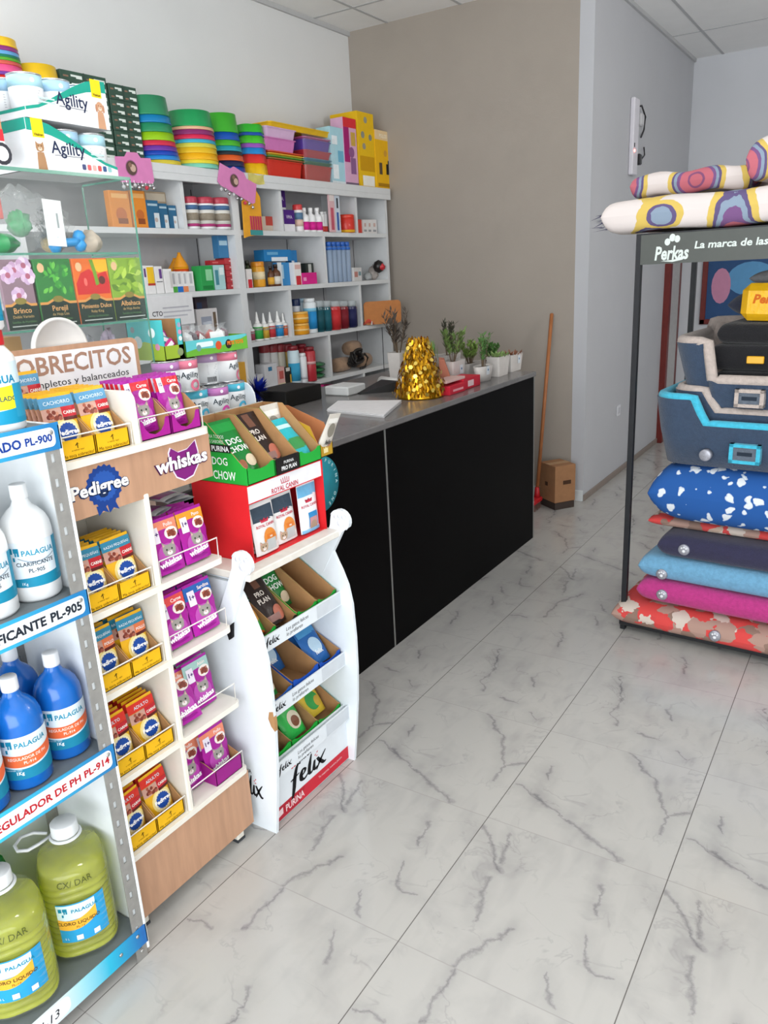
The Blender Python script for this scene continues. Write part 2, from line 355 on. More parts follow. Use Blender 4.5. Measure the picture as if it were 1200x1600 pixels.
# rows counted from the floor: 1 = lowest board ... 6 = under the top board
unitL = shelving(YL, YM, 'white shelving unit left of the full-height upright, partly behind the glass cabinet',
                 [(6, yx(287, 320)), (4, yx(303, 520)), (6, 2.2), (5, 2.35), (4, 1.95), (3, 2.6), (5, 1.6), (2, 2.4)])
unitR = shelving(YM, YR, 'white shelving unit right of the full-height upright, ending at the taupe wall',
                 [(6, yx(439, 320)), (6, yx(557, 330)), (5, yx(508, 395)), (4, yx(455, 480)), (4, yx(564, 470)), (3, yx(517, 560)), (2, yx(464, 605)), (2, yx(570, 600))])
for px, py, row, u in ((309, 390, 5, unitL), (449, 390, 5, unitR), (552, 390, 5, unitR), (507, 480, 4, unitR), (559, 540, 3, unitR), (298, 300, 6, unitL)):
    y = onx(px, py, SBK + .012).y; zs = [0.08] + LEV + [STOP - .045]
    part(MB().box(SBK + .012, SBK + .0135, y - .003, y + .003, zs[row], zs[row + 1] - .03, GAP), 'joint', u)
part(MB().box(SX, SX + .003, yx(598, 540) - .003, yx(598, 540) + .003, 0.75, LEV[3] - .03, GAP), 'cable', unitR)

# ---------------------------------------------------------------- bottle rack (nearest, left)
RKX, RY0, RY1 = -1.525, 0.12, 1.04
RKW = mat('rack_white_steel', '#e6eaec', 0.35, var=0.02)
RKS = mat('rack_galvanised_steel', '#9a9894', 0.45, 0.35, var=0.08, scale=40)
RKG = mat('rack_shelf_grey', '#686f72', 0.5, var=0.05)
RZ = [0.098, 0.662, 1.079, 1.474]
rack = E('bottle_rack', (-1.68, 0.6, 0), 'white steel rack with blue and white label strips holding pool chemical bottles', 'shelf')
part(MB().box(-1.86, RKX + .002, RY1 - .002, RY1 + .006, .02, 1.475, RKW, .002), 'side_panel', rack)
part(MB().box(-1.868, -1.86, RY0, RY1, .02, 1.475, RKW), 'back_panel', rack)
def post(x, y0, y1):
    mb = MB(); z = 0.0
    pitch, sw, sh = .0565, .009, .02
    while z < 1.46:
        t = min(z + pitch - sh, 1.47); mb.box(x - .003, x, y0, y1, z, t, RKS)
        if t < 1.46:
            c = (y0 + y1) / 2 - .002
            mb.box(x - .003, x, y0, c - sw / 2, t, t + sh, RKS); mb.box(x - .003, x, c + sw / 2, y1, t, t + sh, RKS)
        z += pitch
    mb.box(x - .035, x - .003, y1 - .003, y1, 0, 1.47, RKS); mb.box(x - .0065, x - .005, y0 + .004, y1 - .004, .01, 1.465, RKW); return mb
part(post(RKX, 1.002, 1.037), 'post', rack)
mb = post(-1.825, 1.002, 1.037); part(mb, 'post', rack)
part(post(RKX, RY0, RY0 + .035), 'post', rack)
for z in RZ: part(MB().box(-1.858, RKX - .004, RY0 + .002, RY1 - .004, z - .03, z, RKG, .002), 'shelf', rack)
def strip_material(name, stops):
    m = bpy.data.materials.new(name); m.use_nodes = True; nt = m.node_tree
    b = nt.nodes['Principled BSDF']; b.inputs['Roughness'].default_value = .35
    tc = nt.nodes.new('ShaderNodeTexCoord'); sp = nt.nodes.new('ShaderNodeSeparateXYZ'); nt.links.new(tc.outputs['Object'], sp.inputs[0])
    mr = nt.nodes.new('ShaderNodeMapRange'); mr.inputs[1].default_value = stops[0][0]; mr.inputs[2].default_value = stops[-1][0]; nt.links.new(sp.outputs['Y'], mr.inputs[0])
    r = nt.nodes.new('ShaderNodeValToRGB'); nt.links.new(mr.outputs[0], r.inputs[0]); el = r.color_ramp.elements
    while len(el) < len(stops): el.new(.5)
    for e, (y, h) in zip(el, stops): e.position = (y - stops[0][0]) / (stops[-1][0] - stops[0][0]); e.color = (*rgb(h), 1)
    nt.links.new(r.outputs[0], b.inputs['Base Color']); return m
# positions measured from the rack's own middle
SB = strip_material('label_strip_blue_print', [(-.48, '#29a7c9'), (0.1, '#38bcd8'), (0.28, '#2f9fcb'), (0.42, '#1c78b4')])
SB2 = strip_material('label_strip_sky_print', [(-.48, '#f2f5f7'), (0.17, '#dfeaf2'), (0.24, '#9fdbe8'), (0.32, '#22b7da'), (0.43, '#1468b2')])
SCR = mat('screw_zinc', '#b8b6b2', 0.3, 0.8)
X0 = RKX + .002
def label_strip(z0, z1, words, col, size, bold=.02):
    mb = MB().box(RKX, X0, RY0, 1.043, z0, z1, SB)
    part(mb, 'label_strip', rack)
    b = MB(); b.poly(rrect(RY0 + .02, 1.030, z0 + .009, z1 - .009, .012), lambda u, v: (X0 + .0005, u, v), paper('#eef1f6'))
    y = 1.022
    for w, sz, c, bo in words[::-1]:
        wd_ = glyphs(w, bo)[2] * sz; y -= wd_
        b.text(w, sz, FX(X0 + .0006, y, z0 + (z1 - z0) * .5 - sz * .36), ink(c), bold=bo); y -= sz * .35
    part(b, 'lettering', rack)
    part(MB(Matrix.Translation((X0 + .001, 1.020, z1 - .020)) @ Matrix.Rotation(PI / 2, 4, 'Y')).lathe([(.0055, 0), (.0055, .002), (.003, .0035), (0, .0035)], SCR, n=12), 'screw', rack)
label_strip(1.420, 1.480, [('CLORO GRANULADO', .0275, '#1f3f8f', .035), ('PL-900', .0235, '#1f3f8f', .03)], None, None)
label_strip(1.020, 1.083, [('CLARIFICANTE', .030, '#2a2f38', .035), ('PL-905', .030, '#2a2f38', .035)], None, None)
label_strip(0.600, 0.666, [('REGULADOR DE PH', .0265, '#b8252c', .03), ('PL-914', .0265, '#b8252c', .03)], None, None)
part(MB().box(RKX, X0, RY0, 1.043, .043, .102, SB2), 'label_strip', rack)
b = MB(); b.poly(rrect(.5, .80, .05, .098, .018), lambda u, v: (X0 + .0004, u, v), paper('#f3f5f8'))
b.text('H-13', .033, FX(X0 + .0006, .700, .060), ink('#26262c'), bold=.0, shear=.2); part(b, 'lettering', rack)
for y, z in ((1.012, .084), (.955, .074), (1.02, .028)):
    part(MB(Matrix.Translation((X0 if z > .04 else RKX, y, z)) @ Matrix.Rotation(PI / 2, 4, 'Y')).lathe([(.005, 0), (.005, .003), (0, .0035)], SCR, n=10), 'screw', rack)

# ---------------------------------------------------------------- soft pouches
BROWN = mat('corrugated_card', '#b08457', 0.85, var=0.06, scale=30)
def decal(mb, pts, surf, m, e=0.0006, rings=4):
    """a printed patch that follows a curved face; pts is a star-shaped outline"""
    cu = sum(p[0] for p in pts) / len(pts); cv = sum(p[1] for p in pts) / len(pts); n = len(pts)
    vs = [surf(cu, cv, e)]; fs = []
    for k in range(1, rings + 1):
        for u, v in pts: vs.append(surf(cu + (u - cu) * k / rings, cv + (v - cv) * k / rings, e))
    for i in range(n):
        j = (i + 1) % n; fs.append((0, 1 + i, 1 + j))
        for k in range(rings - 1): fs.append((1 + k * n + i, 1 + (k + 1) * n + i, 1 + (k + 1) * n + j, 1 + k * n + j))
    mb.add(vs, fs, m, True)
def rect(u0, u1, v0, v1, n=4):
    o = []
    for i in range(n): o.append((u0 + (u1 - u0) * i / n, v0))
    for i in range(n): o.append((u1, v0 + (v1 - v0) * i / n))
    for i in range(n): o.append((u1 - (u1 - u0) * i / n, v1))
    for i in range(n): o.append((u0, v1 - (v1 - v0) * i / n))
    return o
def rosette(u, v, r, n=18): return [(u + r * (1 + (.09 if i % 2 else -.02)) * math.cos(2 * PI * i / (2 * n)), v + r * (1 + (.09 if i % 2 else -.02)) * math.sin(2 * PI * i / (2 * n))) for i in range(2 * n)]
def cathead(u, v, r): return [(u + r * a, v + r * b) for a, b in ((-.8, -.6), (0, -.85), (.8, -.6), (1, 0), (.95, .55), (.9, 1.25), (.4, .8), (0, .75), (-.4, .8), (-.9, 1.25), (-.95, .55), (-1, 0))]
_PM = {}
def pouch_mesh(key, w, h, t, body, items, back=None):
    """standing film pouch: looks to +x, base at the origin; items are printed marks (y across, z up, metres)"""
    if key in _PM: return _PM[key]
    def half(y, z):
        u = min(1, max(0, .5 + y / w)); v = min(1, max(0, z / h))
        f = (0.55 + .45 * math.sin(min(1, v / .3) * PI / 2)) * max(0.03, 1 - max(0, (v - .3) / .62)) ** .8 if v < .93 else 0.02
        if v < .93: f = max(f, .02)
        return t * f * (max(0, 1 - (2 * u - 1) ** 4)) ** .7
    surf = lambda y, z, e=0.0: Vector((half(y, z) + e, y, z))
    b = foil(body); mb = MB(); nu, nv = 10, 14
    mb.grid(lambda u, v: surf((u - .5) * w, v * h), nu, nv, b)
    mb.grid(lambda u, v: Vector((-half((.5 - u) * w, v * h), (.5 - u) * w, v * h)), nu, nv, foil(back or body))
    k = 0
    for it in items:
        k += 1; e = .0004 + .00025 * k; a = it[1:]
        if it[0] == 'rect': decal(mb, rect(*a[:4]), surf, foil(a[4]), e)
        elif it[0] == 'disc': decal(mb, disc(a[0], a[1], a[2], 18, a[4] if len(a) > 4 else None), surf, foil(a[3]), e)
        elif it[0] == 'ros': decal(mb, rosette(*a[:3]), surf, foil(a[3]), e)
        elif it[0] == 'cat':
            decal(mb, cathead(*a[:3]), surf, foil(a[3]), e)
            u, v, r = a[:3]
            for s in (-1, 1):
                decal(mb, disc(u + s * r * .4, v + r * .12, r * .14, 8), surf, ink('#2c3a2c'), e + .0003)
                decal(mb, [(u + s * r * .86, v + r * .98), (u + s * r * .55, v + r * .72), (u + s * r * .88, v + r * .55)], surf, foil('#d9a7a4'), e + .0003)
            decal(mb, disc(u, v - r * .35, r * .42, 10, r * .3), surf, foil('#e9e4e0'), e + .0002); decal(mb, disc(u, v - r * .2, r * .1, 6), surf, ink('#b5706c'), e + .0005)
        elif it[0] == 'pts': decal(mb, a[0], surf, foil(a[1]), e)
        elif it[0] == 'text':
            t_, u, v, sz, c = a[:5]; bo = a[5] if len(a) > 5 else 0; rot = a[6] if len(a) > 6 else 0
            cr, sr = math.cos(rot), math.sin(rot)
            mb.text(t_, sz, lambda x, y: surf(u + x * cr - y * sr, v + x * sr + y * cr, e + .0003), ink(c), align='C', bold=bo)
        elif it[0] == 'meat':
            rng = random.Random(5)
            decal(mb, rect(*a[:4]), surf, foil(a[4]), e)
            for _ in range(16):
                uu = a[0] + (a[1] - a[0]) * rng.uniform(.12, .88); vv = a[2] + (a[3] - a[2]) * rng.uniform(.15, .85)
                decal(mb, disc(uu, vv, rng.uniform(.0035, .006), 7), surf, foil(rng.choice(['#7e3a2d', '#a55a46', '#c98a72', '#6b2e26'])), e + .0002 + rng.random() * .0002)
    me = mb.build('pouch').data; o = [q for q in COL.objects if q.data == me][0]; bpy.data.objects.remove(o)
    _PM[key] = me; return me
def put(name, me, loc, rot, label, cat, group=None):
    o = bpy.data.objects.new(name, me); COL.objects.link(o); o.location = loc; o.rotation_euler = rot
    return tag(o, label, cat, group)
PW, PH, PT = .087, .142, .0072
def dogp(key, band, bandtext, panel, ptext):
    return pouch_mesh(key, PW, PH, PT, '#e9b022', [
        ('disc', 0.008, .046, .036, '#f3dd8e'), ('disc', .008, .046, .029, '#f8ecc4'),
        ('rect', -.045, .045, .108, .134, band), ('meat', -.044, .006, .078, .107, '#c99b8c'),
        ('rect', .006, .045, .082, .108, panel), ('rect', .006, .045, .075, .083, '#5b1c1a'),
        ('text', bandtext, 0, .116, .0125 if len(bandtext) < 10 else .0095, '#dcebf4', .01), ('text', ptext, .026, .090, .0105, '#f6ece6', .03),
        ('ros', .008, .046, .0225, '#1f4b9e'), ('text', 'Pedigree', .008, .0415, .0168, '#ffffff', .035),
        ('meat', -.03, .03, .004, .016, '#b98a3a')])
DOG = {
    'cub': lambda: dogp('cub', '#5a97bd', 'CACHORRO', '#c42832', 'CARNE'),
    'rzc': lambda: dogp('rzc', '#3787a6', 'RAZAS PEQUEÑAS', '#c42832', 'CARNE'),
    'rzp': lambda: dogp('rzp', '#3787a6', 'RAZAS PEQUEÑAS', '#e0784c', 'POLLO'),
    'adu': lambda: dogp('adu', '#d8372c', 'ADULTO', '#c42832', 'CARNE'),
}
def catp(key, top, ttext, tag_):
    it = [('rect', -.044, .044, .098, .134, top), ('disc', .0, .075, .046, '#a51f92', .038), ('disc', .022, .098, .02, '#f3e7e0', .016), ('meat', .010, .034, .090, .106, '#b4684c'),
          ('disc', 0, .046, .031, '#bb4fae'), ('cat', .004, .058, .019, '#9c9690'), ('text', ttext, .018, .118, .013, '#fdeee8', .02)]
    if tag_: it += [('rect', -.036, -.014, .082, .122, '#ece3ef'), ('text', '1+', -.025, .099, .017, '#4a2a6a', .03)]
    else: it += [('rect', -.036, -.018, .094, .134, '#e4dcea'), ('text', '12', -.027, .112, .012, '#4a2a6a', .02)]
    it += [('text', 'whiskas', .002, .022, .021, '#ffffff', .04, .12), ('disc', 0, .012, .028, '#8c1580', .004)]
    return pouch_mesh(key, PW, PH, PT, '#a8209a', it)
CATP = {
    'red': lambda: catp('red', '#d22a36', 'Carne', False), 'sal': lambda: catp('sal', '#ee8e70', 'Pollo', True),
    'ora': lambda: catp('ora', '#f0a030', 'Pavo', True), 'blu': lambda: catp('blu', '#2f66b4', 'Sardina', True),
    'teal': lambda: catp('teal', '#a5c9c2', 'Atún', True), 'crn': lambda: catp('crn', '#e2514e', 'Carne', True),
}
ORD = ['front', 'second', 'third', 'fourth', 'fifth', 'sixth', 'seventh']
def stack(kinds, y, z, xf, where, desc, group, dx=.0185, tilt=.2, name='food_pouch', jy=.001, yaw=0.0, rise=0.0, sc=None):
    """pouches standing one behind another; each is a thing"""
    for i, (me) in enumerate(kinds):
        lab = '%s, %s in %s' % (desc, 'frontmost' if i == 0 else ORD[i] + ' back', where)
        o = put(name, me, (xf - i * dx, y + random.uniform(-jy, jy), z + rise * i), (random.uniform(-.008, .008), -tilt + random.uniform(-.008, .008), yaw + random.uniform(-.01, .01)), lab, 'pouch', group)
        if i == 0: o.rotation_euler = (random.uniform(-.03, .03), -tilt + random.uniform(.0, .07), yaw + random.uniform(-.05, .05))
        if sc: o.scale = sc

# ---------------------------------------------------------------- wood-trimmed stand for the small pouches
WOOD = mat('light_oak_laminate', '#b98f72', 0.5, var=0.10, scale=8)
def wood_grain(m):
    nt = m.node_tree; n = [q for q in nt.nodes if q.type == 'TEX_NOISE'][0]; tc = [q for q in nt.nodes if q.type == 'TEX_COORD'][0]
    mp = nt.nodes.new('ShaderNodeMapping'); mp.inputs['Scale'].default_value = (6, 6, .7)
    nt.links.new(tc.outputs['Object'], mp.inputs[0]); nt.links.new(mp.outputs[0], n.inputs['Vector']); n.inputs['Detail'].default_value = 5
wood_grain(WOOD)
CRM = mat('stand_cream_laminate', '#e9e4d8', 0.4, var=0.02)
DX, DB, DY0, DY1, DM = -1.585, -1.855, 1.062, 1.548, 1.303
DZ = [1.372, .985, .762, .508, .268]
stand = E('pouch_display_stand', (-1.72, 1.30, 0), 'wood-trimmed display stand with five tiers of small food pouches and a sign on top', 'display stand')
part(MB().box(DB, DB + .012, DY0, DY1, .06, 1.50, CRM), 'back_panel', stand)
part(MB().box(DB + .012, DX - .01, DY0, DY0 + .014, .06, 1.36, CRM), 'side_panel', stand)
mb = MB()
pr = [(DX, 1.24), (DX, 1.48)] + [(DX - .02 - .02 * math.sin(a) if False else DX - .025 + .025 * math.cos(a), 1.48 + .025 * math.sin(a)) for a in (0.4, .8, 1.2, PI / 2)] + [(DB + .012, 1.505), (DB + .012, 1.24)]
mb.prism(pr, 1, DM - .009, DM + .009, CRM); part(mb, 'top_divider', stand)
part(MB().box(DB + .012, DX + .004, DM - .009, DM + .009, .25, 1.24, CRM, .004), 'divider', stand)
def tray_outline(x0, x1, y0, y1, r): return [(x0, y0), (x1, y0)] + [(x1 - r + r * math.cos(a), y1 - r + r * math.sin(a)) for a in (0, .4, .8, 1.2, PI / 2)] + [(x0, y1)]
for z in DZ:
    part(MB().prism(tray_outline(DB + .012, DX + (.008 if z != DZ[0] else .012), DY0 + .014, DY1, .02), 2, z - .018, z, CRM), 'shelf', stand)
part(MB().box(DX - .012, DX + .001, DY0, DY1, 1.228, 1.354, WOOD), 'header_panel', stand)
part(MB().box(DX - .012, DX + .001, DY0, DY1, .052, .25, WOOD), 'base_panel', stand)
part(MB().box(DB, DX - .012, DY1 - .014, DY1, .052, .25, CRM), 'base_side', stand)
part(MB().box(DB, DX - .02, DY0, DY1, .052, .064, CRM), 'base_board', stand)
for x, y in ((-1.622, 1.505), (-1.622, 1.10), (-1.82, 1.505), (-1.82, 1.10)):
    f = part(MB().box(x - .016, x + .016, y - .016, y + .016, .008, .052, CRM, .003), 'foot', stand)
    MB().box(-.017, .017, -.017, .017, -.008, .0, plas('#3a3d42')).build('rubber_pad', f).location = (x - stand.location.x, y - stand.location.y, .008)
mb = MB(); sx_ = DX + .0014
def FITX(mb, t, y0, y1, z, x, h, c, bold=0., shear=0., e=0.0005):
    w = glyphs(t, bold, shear)[2] * h
    mb.text(t, h, FX(x, y0, z, e), ink(c), bold=bold, shear=shear, sx=(y1 - y0) / w)
ya, yb = onx(112, 790, DX).y, onx(199, 745, DX).y; zc = 1.292
ym = (ya + yb) / 2 + .012
for pts, c, e in ((rosette(ym, zc, .05, 20), '#1d3f86', .0004), (rosette(ym, zc, .036, 20), '#2a55a4', .0006)):
    mb.poly(pts, lambda u, v, e=e: (sx_ + e, u, v), paper(c))
for s in (-.02, .012): mb.poly([(ym + s - .012, zc - .045), (ym + s + .014, zc - .047), (ym + s + .022, zc - .068), (ym + s + .006, zc - .06), (ym + s - .008, zc - .07)], lambda u, v: (sx_ + .0003, u, v), paper('#1d3f86'))
FITX(mb, 'Pedigree', ya - .002, yb + .002, zc - .014, sx_, .044, '#1b2c50', .075, 0, .0009)
FITX(mb, 'Pedigree', ya, yb, zc - .013, sx_, .044, '#f4f3ef', .03, 0, .0013)
part(mb, 'lettering', stand)
mb = MB(); ya, yb = onx(246, 745, DX).y, onx(323, 715, DX).y; ym = (ya + yb) / 2 + .008; zc = 1.296
cp = [(-.052, .03), (-.044, .042), (-.02, .026), (.012, .028), (.044, .046), (.05, .014), (.046, -.02), (.024, -.046), (-.008, -.052), (-.034, -.038), (-.05, -.006)]
mb.poly([(ym + u * 1.08, zc + v * 1.08) for u, v in cp], lambda u, v: (sx_ + .0003, u, v), paper('#e8dcec'))
mb.poly([(ym + u, zc + v) for u, v in cp], lambda u, v: (sx_ + .0006, u, v), paper('#7b2173'))
FITX(mb, 'whiskas', ya - .002, yb + .002, zc - .017, sx_, .05, '#4a1a45', .075, 0, .0009)
FITX(mb, 'whiskas', ya, yb, zc - .016, sx_, .05, '#f8f6f4', .035, 0, .0013)
part(mb, 'lettering', stand)
def rail(y0, y1, z, h):
    x = DX - .004
    part(MB().tube([(x, y0, z), (x + .001, y0, z + h), (x + .001, y1, z + h), (x, y1, z)], .0021, plas('#f2efe8'), 6), 'guard_rail', stand)
for z in DZ:
    rail(DY0 + .02, DM - .014, z, .056); rail(DM + .014, DY1 - .012, z, .06)
# sign board on the stand
SGX = -1.842
gy1 = onx(214, 535, SGX).y; gz1 = onx(206, 527, SGX).z; gy0 = DY0 + .005
mb = MB(); mb.prism(rrect(gy0, gy1, 1.39, gz1, .022), 0, SGX - .01, SGX, WOOD)
sg = part(mb, 'sign_board', stand)
mb = MB(); zt = gz1
mb.poly(rrect(gy0 + .012, gy1 - .013, 1.40, zt - .013, .014), lambda u, v: (SGX + .0005, u, v), paper('#e9e8ea'))
s0, s1 = onx(26, 580, SGX).y, onx(203, 550, SGX).y
w1 = glyphs('SOBRECITOS', .02)[2]; wS = glyphs('S', .02)[2] / w1 + .012
full = (s1 - s0) / (1 - wS); s0 = s1 - full
zb = onx(110, 580, SGX).z
FITX(mb, 'SOBRECITOS', s0, s1, zb, SGX, .066, '#a88370', .02, 0, .001)
c0, c1 = onx(96, 601, SGX).y, onx(201, 582, SGX).y
t1 = '100% completos y balanceados'; wt = glyphs(t1)[2]; wv = glyphs('os y balanceados')[2]; full = (c1 - c0) * wt / wv
FITX(mb, t1, c1 - full, c1, onx(200, 585, SGX).z, SGX, .026, '#2a2a2e', .0, 0, .001)
part(mb, 'lettering', stand)
cy_, cr_ = onx(97, 540, SGX - .008).y, .084
mb = MB(Matrix.Translation((SGX - .022, cy_, gz1 - .012)) @ Matrix.Rotation(PI / 2, 4, 'Y'))
mb.lathe([(cr_, 0), (cr_, .012), (cr_ - .007, .013), (cr_ - .009, .008), (0, .008)], plas('#dcdad6'), n=40)
part(mb, 'round_topper', stand)

# cartons and pouches on the stand
YEL = '#e8b31c'
def carton(name, y0, y1, zb, xf, xb, hf, hb, outer, label, group, words=(), cut=.06, inner=BROWN, notch=0, bottom=True, outer2=None, straight=0):
    """open-fronted display carton: low front, sides that climb to the back"""
    cx_, cy = (xf + xb) / 2, (y0 + y1) / 2
    M = Matrix.Translation((-cx_, -cy, -zb)); t = .0025; om = paper(outer)
    mb = MB(M)
    prof = [(xf, zb), (xf, zb + hf), (xf - cut, zb + hf + (hb - hf) * .55), (xb + .02, zb + hb), (xb, zb + hb), (xb, zb)]
    if straight: prof = [(xf, zb), (xf, zb + hf), (xf - .012, zb + hf + .004), (xb + straight, zb + hb), (xb, zb + hb), (xb, zb)]
    for a, b in ((y0, y0 + t), (y1 - t, y1)): mb.prism(prof, 1, a, b, inner)
    om2 = paper(outer2 or outer)
    mb.add([(x, y0 - .0003, z) for x, z in prof], [tuple(range(len(prof)))], om2); mb.add([(x, y1 + .0003, z) for x, z in prof], [tuple(range(len(prof)))[::-1]], om2)
    mb.box(xb, xb + t, y0, y1, zb, zb + hb, inner); mb.box(xb, xf, y0, y1, zb, zb + t, inner)
    w = y1 - y0
    if notch:
        fp = [(y0, zb), (y1, zb), (y1, zb + hf), (y1 - .12 * w, zb + hf)] + [(cy + .36 * w * math.cos(a), zb + hf - notch * math.sin(a)) for a in (.15, .5, 1, PI / 2, PI - 1, PI - .5, PI - .15)] + [(y0 + .12 * w, zb + hf), (y0, zb + hf)]
    else: fp = [(y0, zb), (y1, zb), (y1, zb + hf), (y0, zb + hf)]
    mb.prism(fp, 0, xf - t, xf, om)
    for tx, sz, u, v, c, bo in words: mb.text(tx, sz, FX(xf, cy + u, zb + v, .0005), ink(c), 'C', bold=bo)
    o = mb.build(name, label=label, cat='carton', group=group); o.location = (cx_, cy, zb); return o
LT = ['top', 'second', 'third', 'fourth', 'lowest']
BASES = [('cub', 'cub', 5, 6), ('rzc', 'rzc', 4, 5), ('rzp', 'rzp', 4, 6), ('adu', 'adu', 4, 5), ('adu', 'adu', 3, 4)]
DDESC = {'cub': 'yellow pouch with pale blue band', 'rzc': 'yellow pouch with teal band and red panel', 'rzp': 'yellow pouch with teal band and orange panel', 'adu': 'yellow pouch with red band'}
for t_, (ka, kb, na, nb) in enumerate(BASES):
    z = DZ[t_]; T = LT[t_]
    for side, (y0, y1), k, n in (('left', (1.082, 1.181), ka, na), ('right', (1.184, 1.284), kb, nb)):
        xf = DX - .008
        hasbox = True
        carton('display_carton', y0, y1, z + .0005, xf, DB + .03, .046 if side == 'left' or t_ == 0 else .044, .115, YEL,
               'open yellow carton with printed arrow, %s one of the pair on the %s tier' % (side, T), 'yellow pouch cartons',
               [('↑', .018, 0, .024, '#3a2a10', .02), ('o retirar aqui', .0065, 0, .0185, '#6a4a10', 0), ('Me toca sobrecito!', .0115, 0, .005, '#4a3208', .0)], cut=.05)
        dn = 0.0
        me = DOG[k]()
        stack([me] * n, (y0 + y1) / 2, z + .012, xf - .035, '%s carton, %s tier' % (side, T), DDESC[k], 'yellow pouches on the wood-trimmed stand', tilt=.20 if not (t_ == 4 and side == 'left') else .1, yaw=0)
def loosepouch(me, loc, rot, lab, grp, name='food_pouch'): put(name, me, loc, rot, lab, 'pouch', grp)
loosepouch(DOG['cub'](), (DB + .075, 1.15, DZ[0] + .055), (0, -.08, .05), 'yellow puppy food pouch sticking up highest behind the others, in front of the sign', 'yellow pouches on the wood-trimmed stand')
# right column
CG = 'magenta pouches on the wood-trimmed stand'
CDESC = {'red': 'magenta pouch with red top', 'sal': 'magenta pouch with salmon corner', 'ora': 'magenta pouch with orange corner', 'blu': 'magenta pouch with blue top', 'teal': 'magenta pouch with pale teal corner', 'crn': 'magenta pouch with coral top'}
for i, (y0, y1) in enumerate(((1.318, 1.424), (1.428, 1.534))):
    carton('display_carton', y0, y1, DZ[0] + .0005, DX - .008, DB + .03, .05, .125, '#a3208c', 'open magenta carton, %s one of the pair on the top tier' % ('left', 'right')[i], 'magenta pouch cartons', cut=.05, notch=.04)
    stack([CATP['red']()] * 5, (y0 + y1) / 2, DZ[0] + .012, DX - .045, '%s carton, top tier' % ('left', 'right')[i], CDESC['red'], CG, tilt=.2)
def cs(k, n, y, t_, where, xf=DX - .026, **kw): stack([CATP[k]()] * n, y, DZ[t_] + (.011 if kw.get('tilt', .2) > .3 else .006), xf, where + ', %s tier' % LT[t_], CDESC[k], CG, sc=(1, 1.17, 1.10), **kw)
cs('sal', 5, 1.374, 1, 'left row'); cs('ora', 5, 1.480, 1, 'right row')
cs('crn', 5, 1.370, 2, 'left row'); cs('blu', 5, 1.478, 2, 'right row')
cs('teal', 3, 1.462, 3, 'right row', xf=DX - .06)
cs('sal', 3, 1.368, 3, 'left row', xf=DX - .03, tilt=.5, dx=.022)
cs('sal', 5, 1.473, 4, 'right row', xf=DX - .045)
cs('sal', 4, 1.368, 4, 'left row', xf=DX - .06, yaw=.0)
carton('display_carton', 1.418, 1.532, DZ[4] + .0005, DX - .006, DB + .06, .05, .08, '#93207f', 'open magenta carton on the lowest tier, beside a loose cut-away box', 'magenta pouch cartons', cut=.05)
SIL = pouch_mesh('silver', PW, PH, PT, '#b9b7ba', [('rect', -.04, .04, .02, .06, '#a03a8e')])
for i, (y, a) in enumerate(((1.40, .3), (1.46, -.2), (1.43, .1))):
    loosepouch(SIL, (DX - .055 + .01 * i, y, DZ[1] + .172 + .017 * i), (0, -1.56, a), ('silver-backed pouch lying on the magenta stacks of the second tier, left', 'silver-backed pouch lying on the magenta stacks of the second tier, right', 'silver-backed pouch topmost of those lying on the second tier')[i], CG)

def brush(mb, pts, ws, fn, m):
    """a flat pen stroke of changing width along pts"""
    P = [Vector((a, b)) for a, b in pts]; L = []; n = len(P)
    Q = []; W = []
    for i in range(n - 1):          # rounded through the points
        p0, p1, p2, p3 = P[max(0, i - 1)], P[i], P[i + 1], P[min(n - 1, i + 2)]
        for k in range(5):
            t = k / 5; Q.append(.5 * ((2 * p1) + (p2 - p0) * t + (2 * p0 - 5 * p1 + 4 * p2 - p3) * t * t + (3 * p1 - p0 - 3 * p2 + p3) * t ** 3)); W.append(ws[i] + (ws[i + 1] - ws[i]) * t)
    Q.append(P[-1]); W.append(ws[-1]); vs = []
    for i, q in enumerate(Q):
        d = (Q[min(len(Q) - 1, i + 1)] - Q[max(0, i - 1)]).normalized(); nn = Vector((-d.y, d.x)) * W[i] / 2
        vs += [fn(*(q + nn)), fn(*(q - nn))]
    mb.add(vs, [(2 * i, 2 * i + 1, 2 * i + 3, 2 * i + 2) for i in range(len(Q) - 1)], m)
def catword(mb, h, sx, fn, m, red=None):
    """the hand-drawn five-letter name of the stand, h = height of its small letters"""
    f = lambda u, v: fn(u * h * sx, v * h)
    brush(mb, [(.46, 1.30), (.32, 1.36), (.22, 1.10), (.12, .60), (.05, .0), (-.03, -.45), (-.12, -.72)], [.05, .13, .16, .19, .18, .13, .04], f, m)
    brush(mb, [(-.08, .60), (.12, .66), (.36, .74)], [.08, .12, .06], f, m)
    brush(mb, [(.40, .36), (.60, .46), (.66, .66), (.54, .76), (.44, .52), (.44, .16), (.60, .04), (.80, .24)], [.08, .10, .12, .12, .18, .18, .14, .05], f, m)
    brush(mb, [(1.02, 1.30), (.90, .72), (.84, .18), (.93, .03), (1.03, .16)], [.06, .17, .17, .13, .05], f, m)
    brush(mb, [(1.16, .70), (1.09, .20), (1.17, .03), (1.26, .16)], [.10, .17, .13, .05], f, m)
    brush(mb, [(1.30, .70), (1.44, .34), (1.62, .02), (1.74, .06)], [.12, .17, .16, .06], f, m)
    brush(mb, [(1.76, .84), (1.46, .38), (1.22, -.10)], [.05, .14, .05], f, m)
    for a, b, c in ((1.18, .98, .5), (1.30, 1.08, 1.0), (1.24, .86, .1)): brush(mb, [(a, b), (a + .10 * math.cos(c), b + .10 * math.sin(c))], [.07, .03], f, red or m)

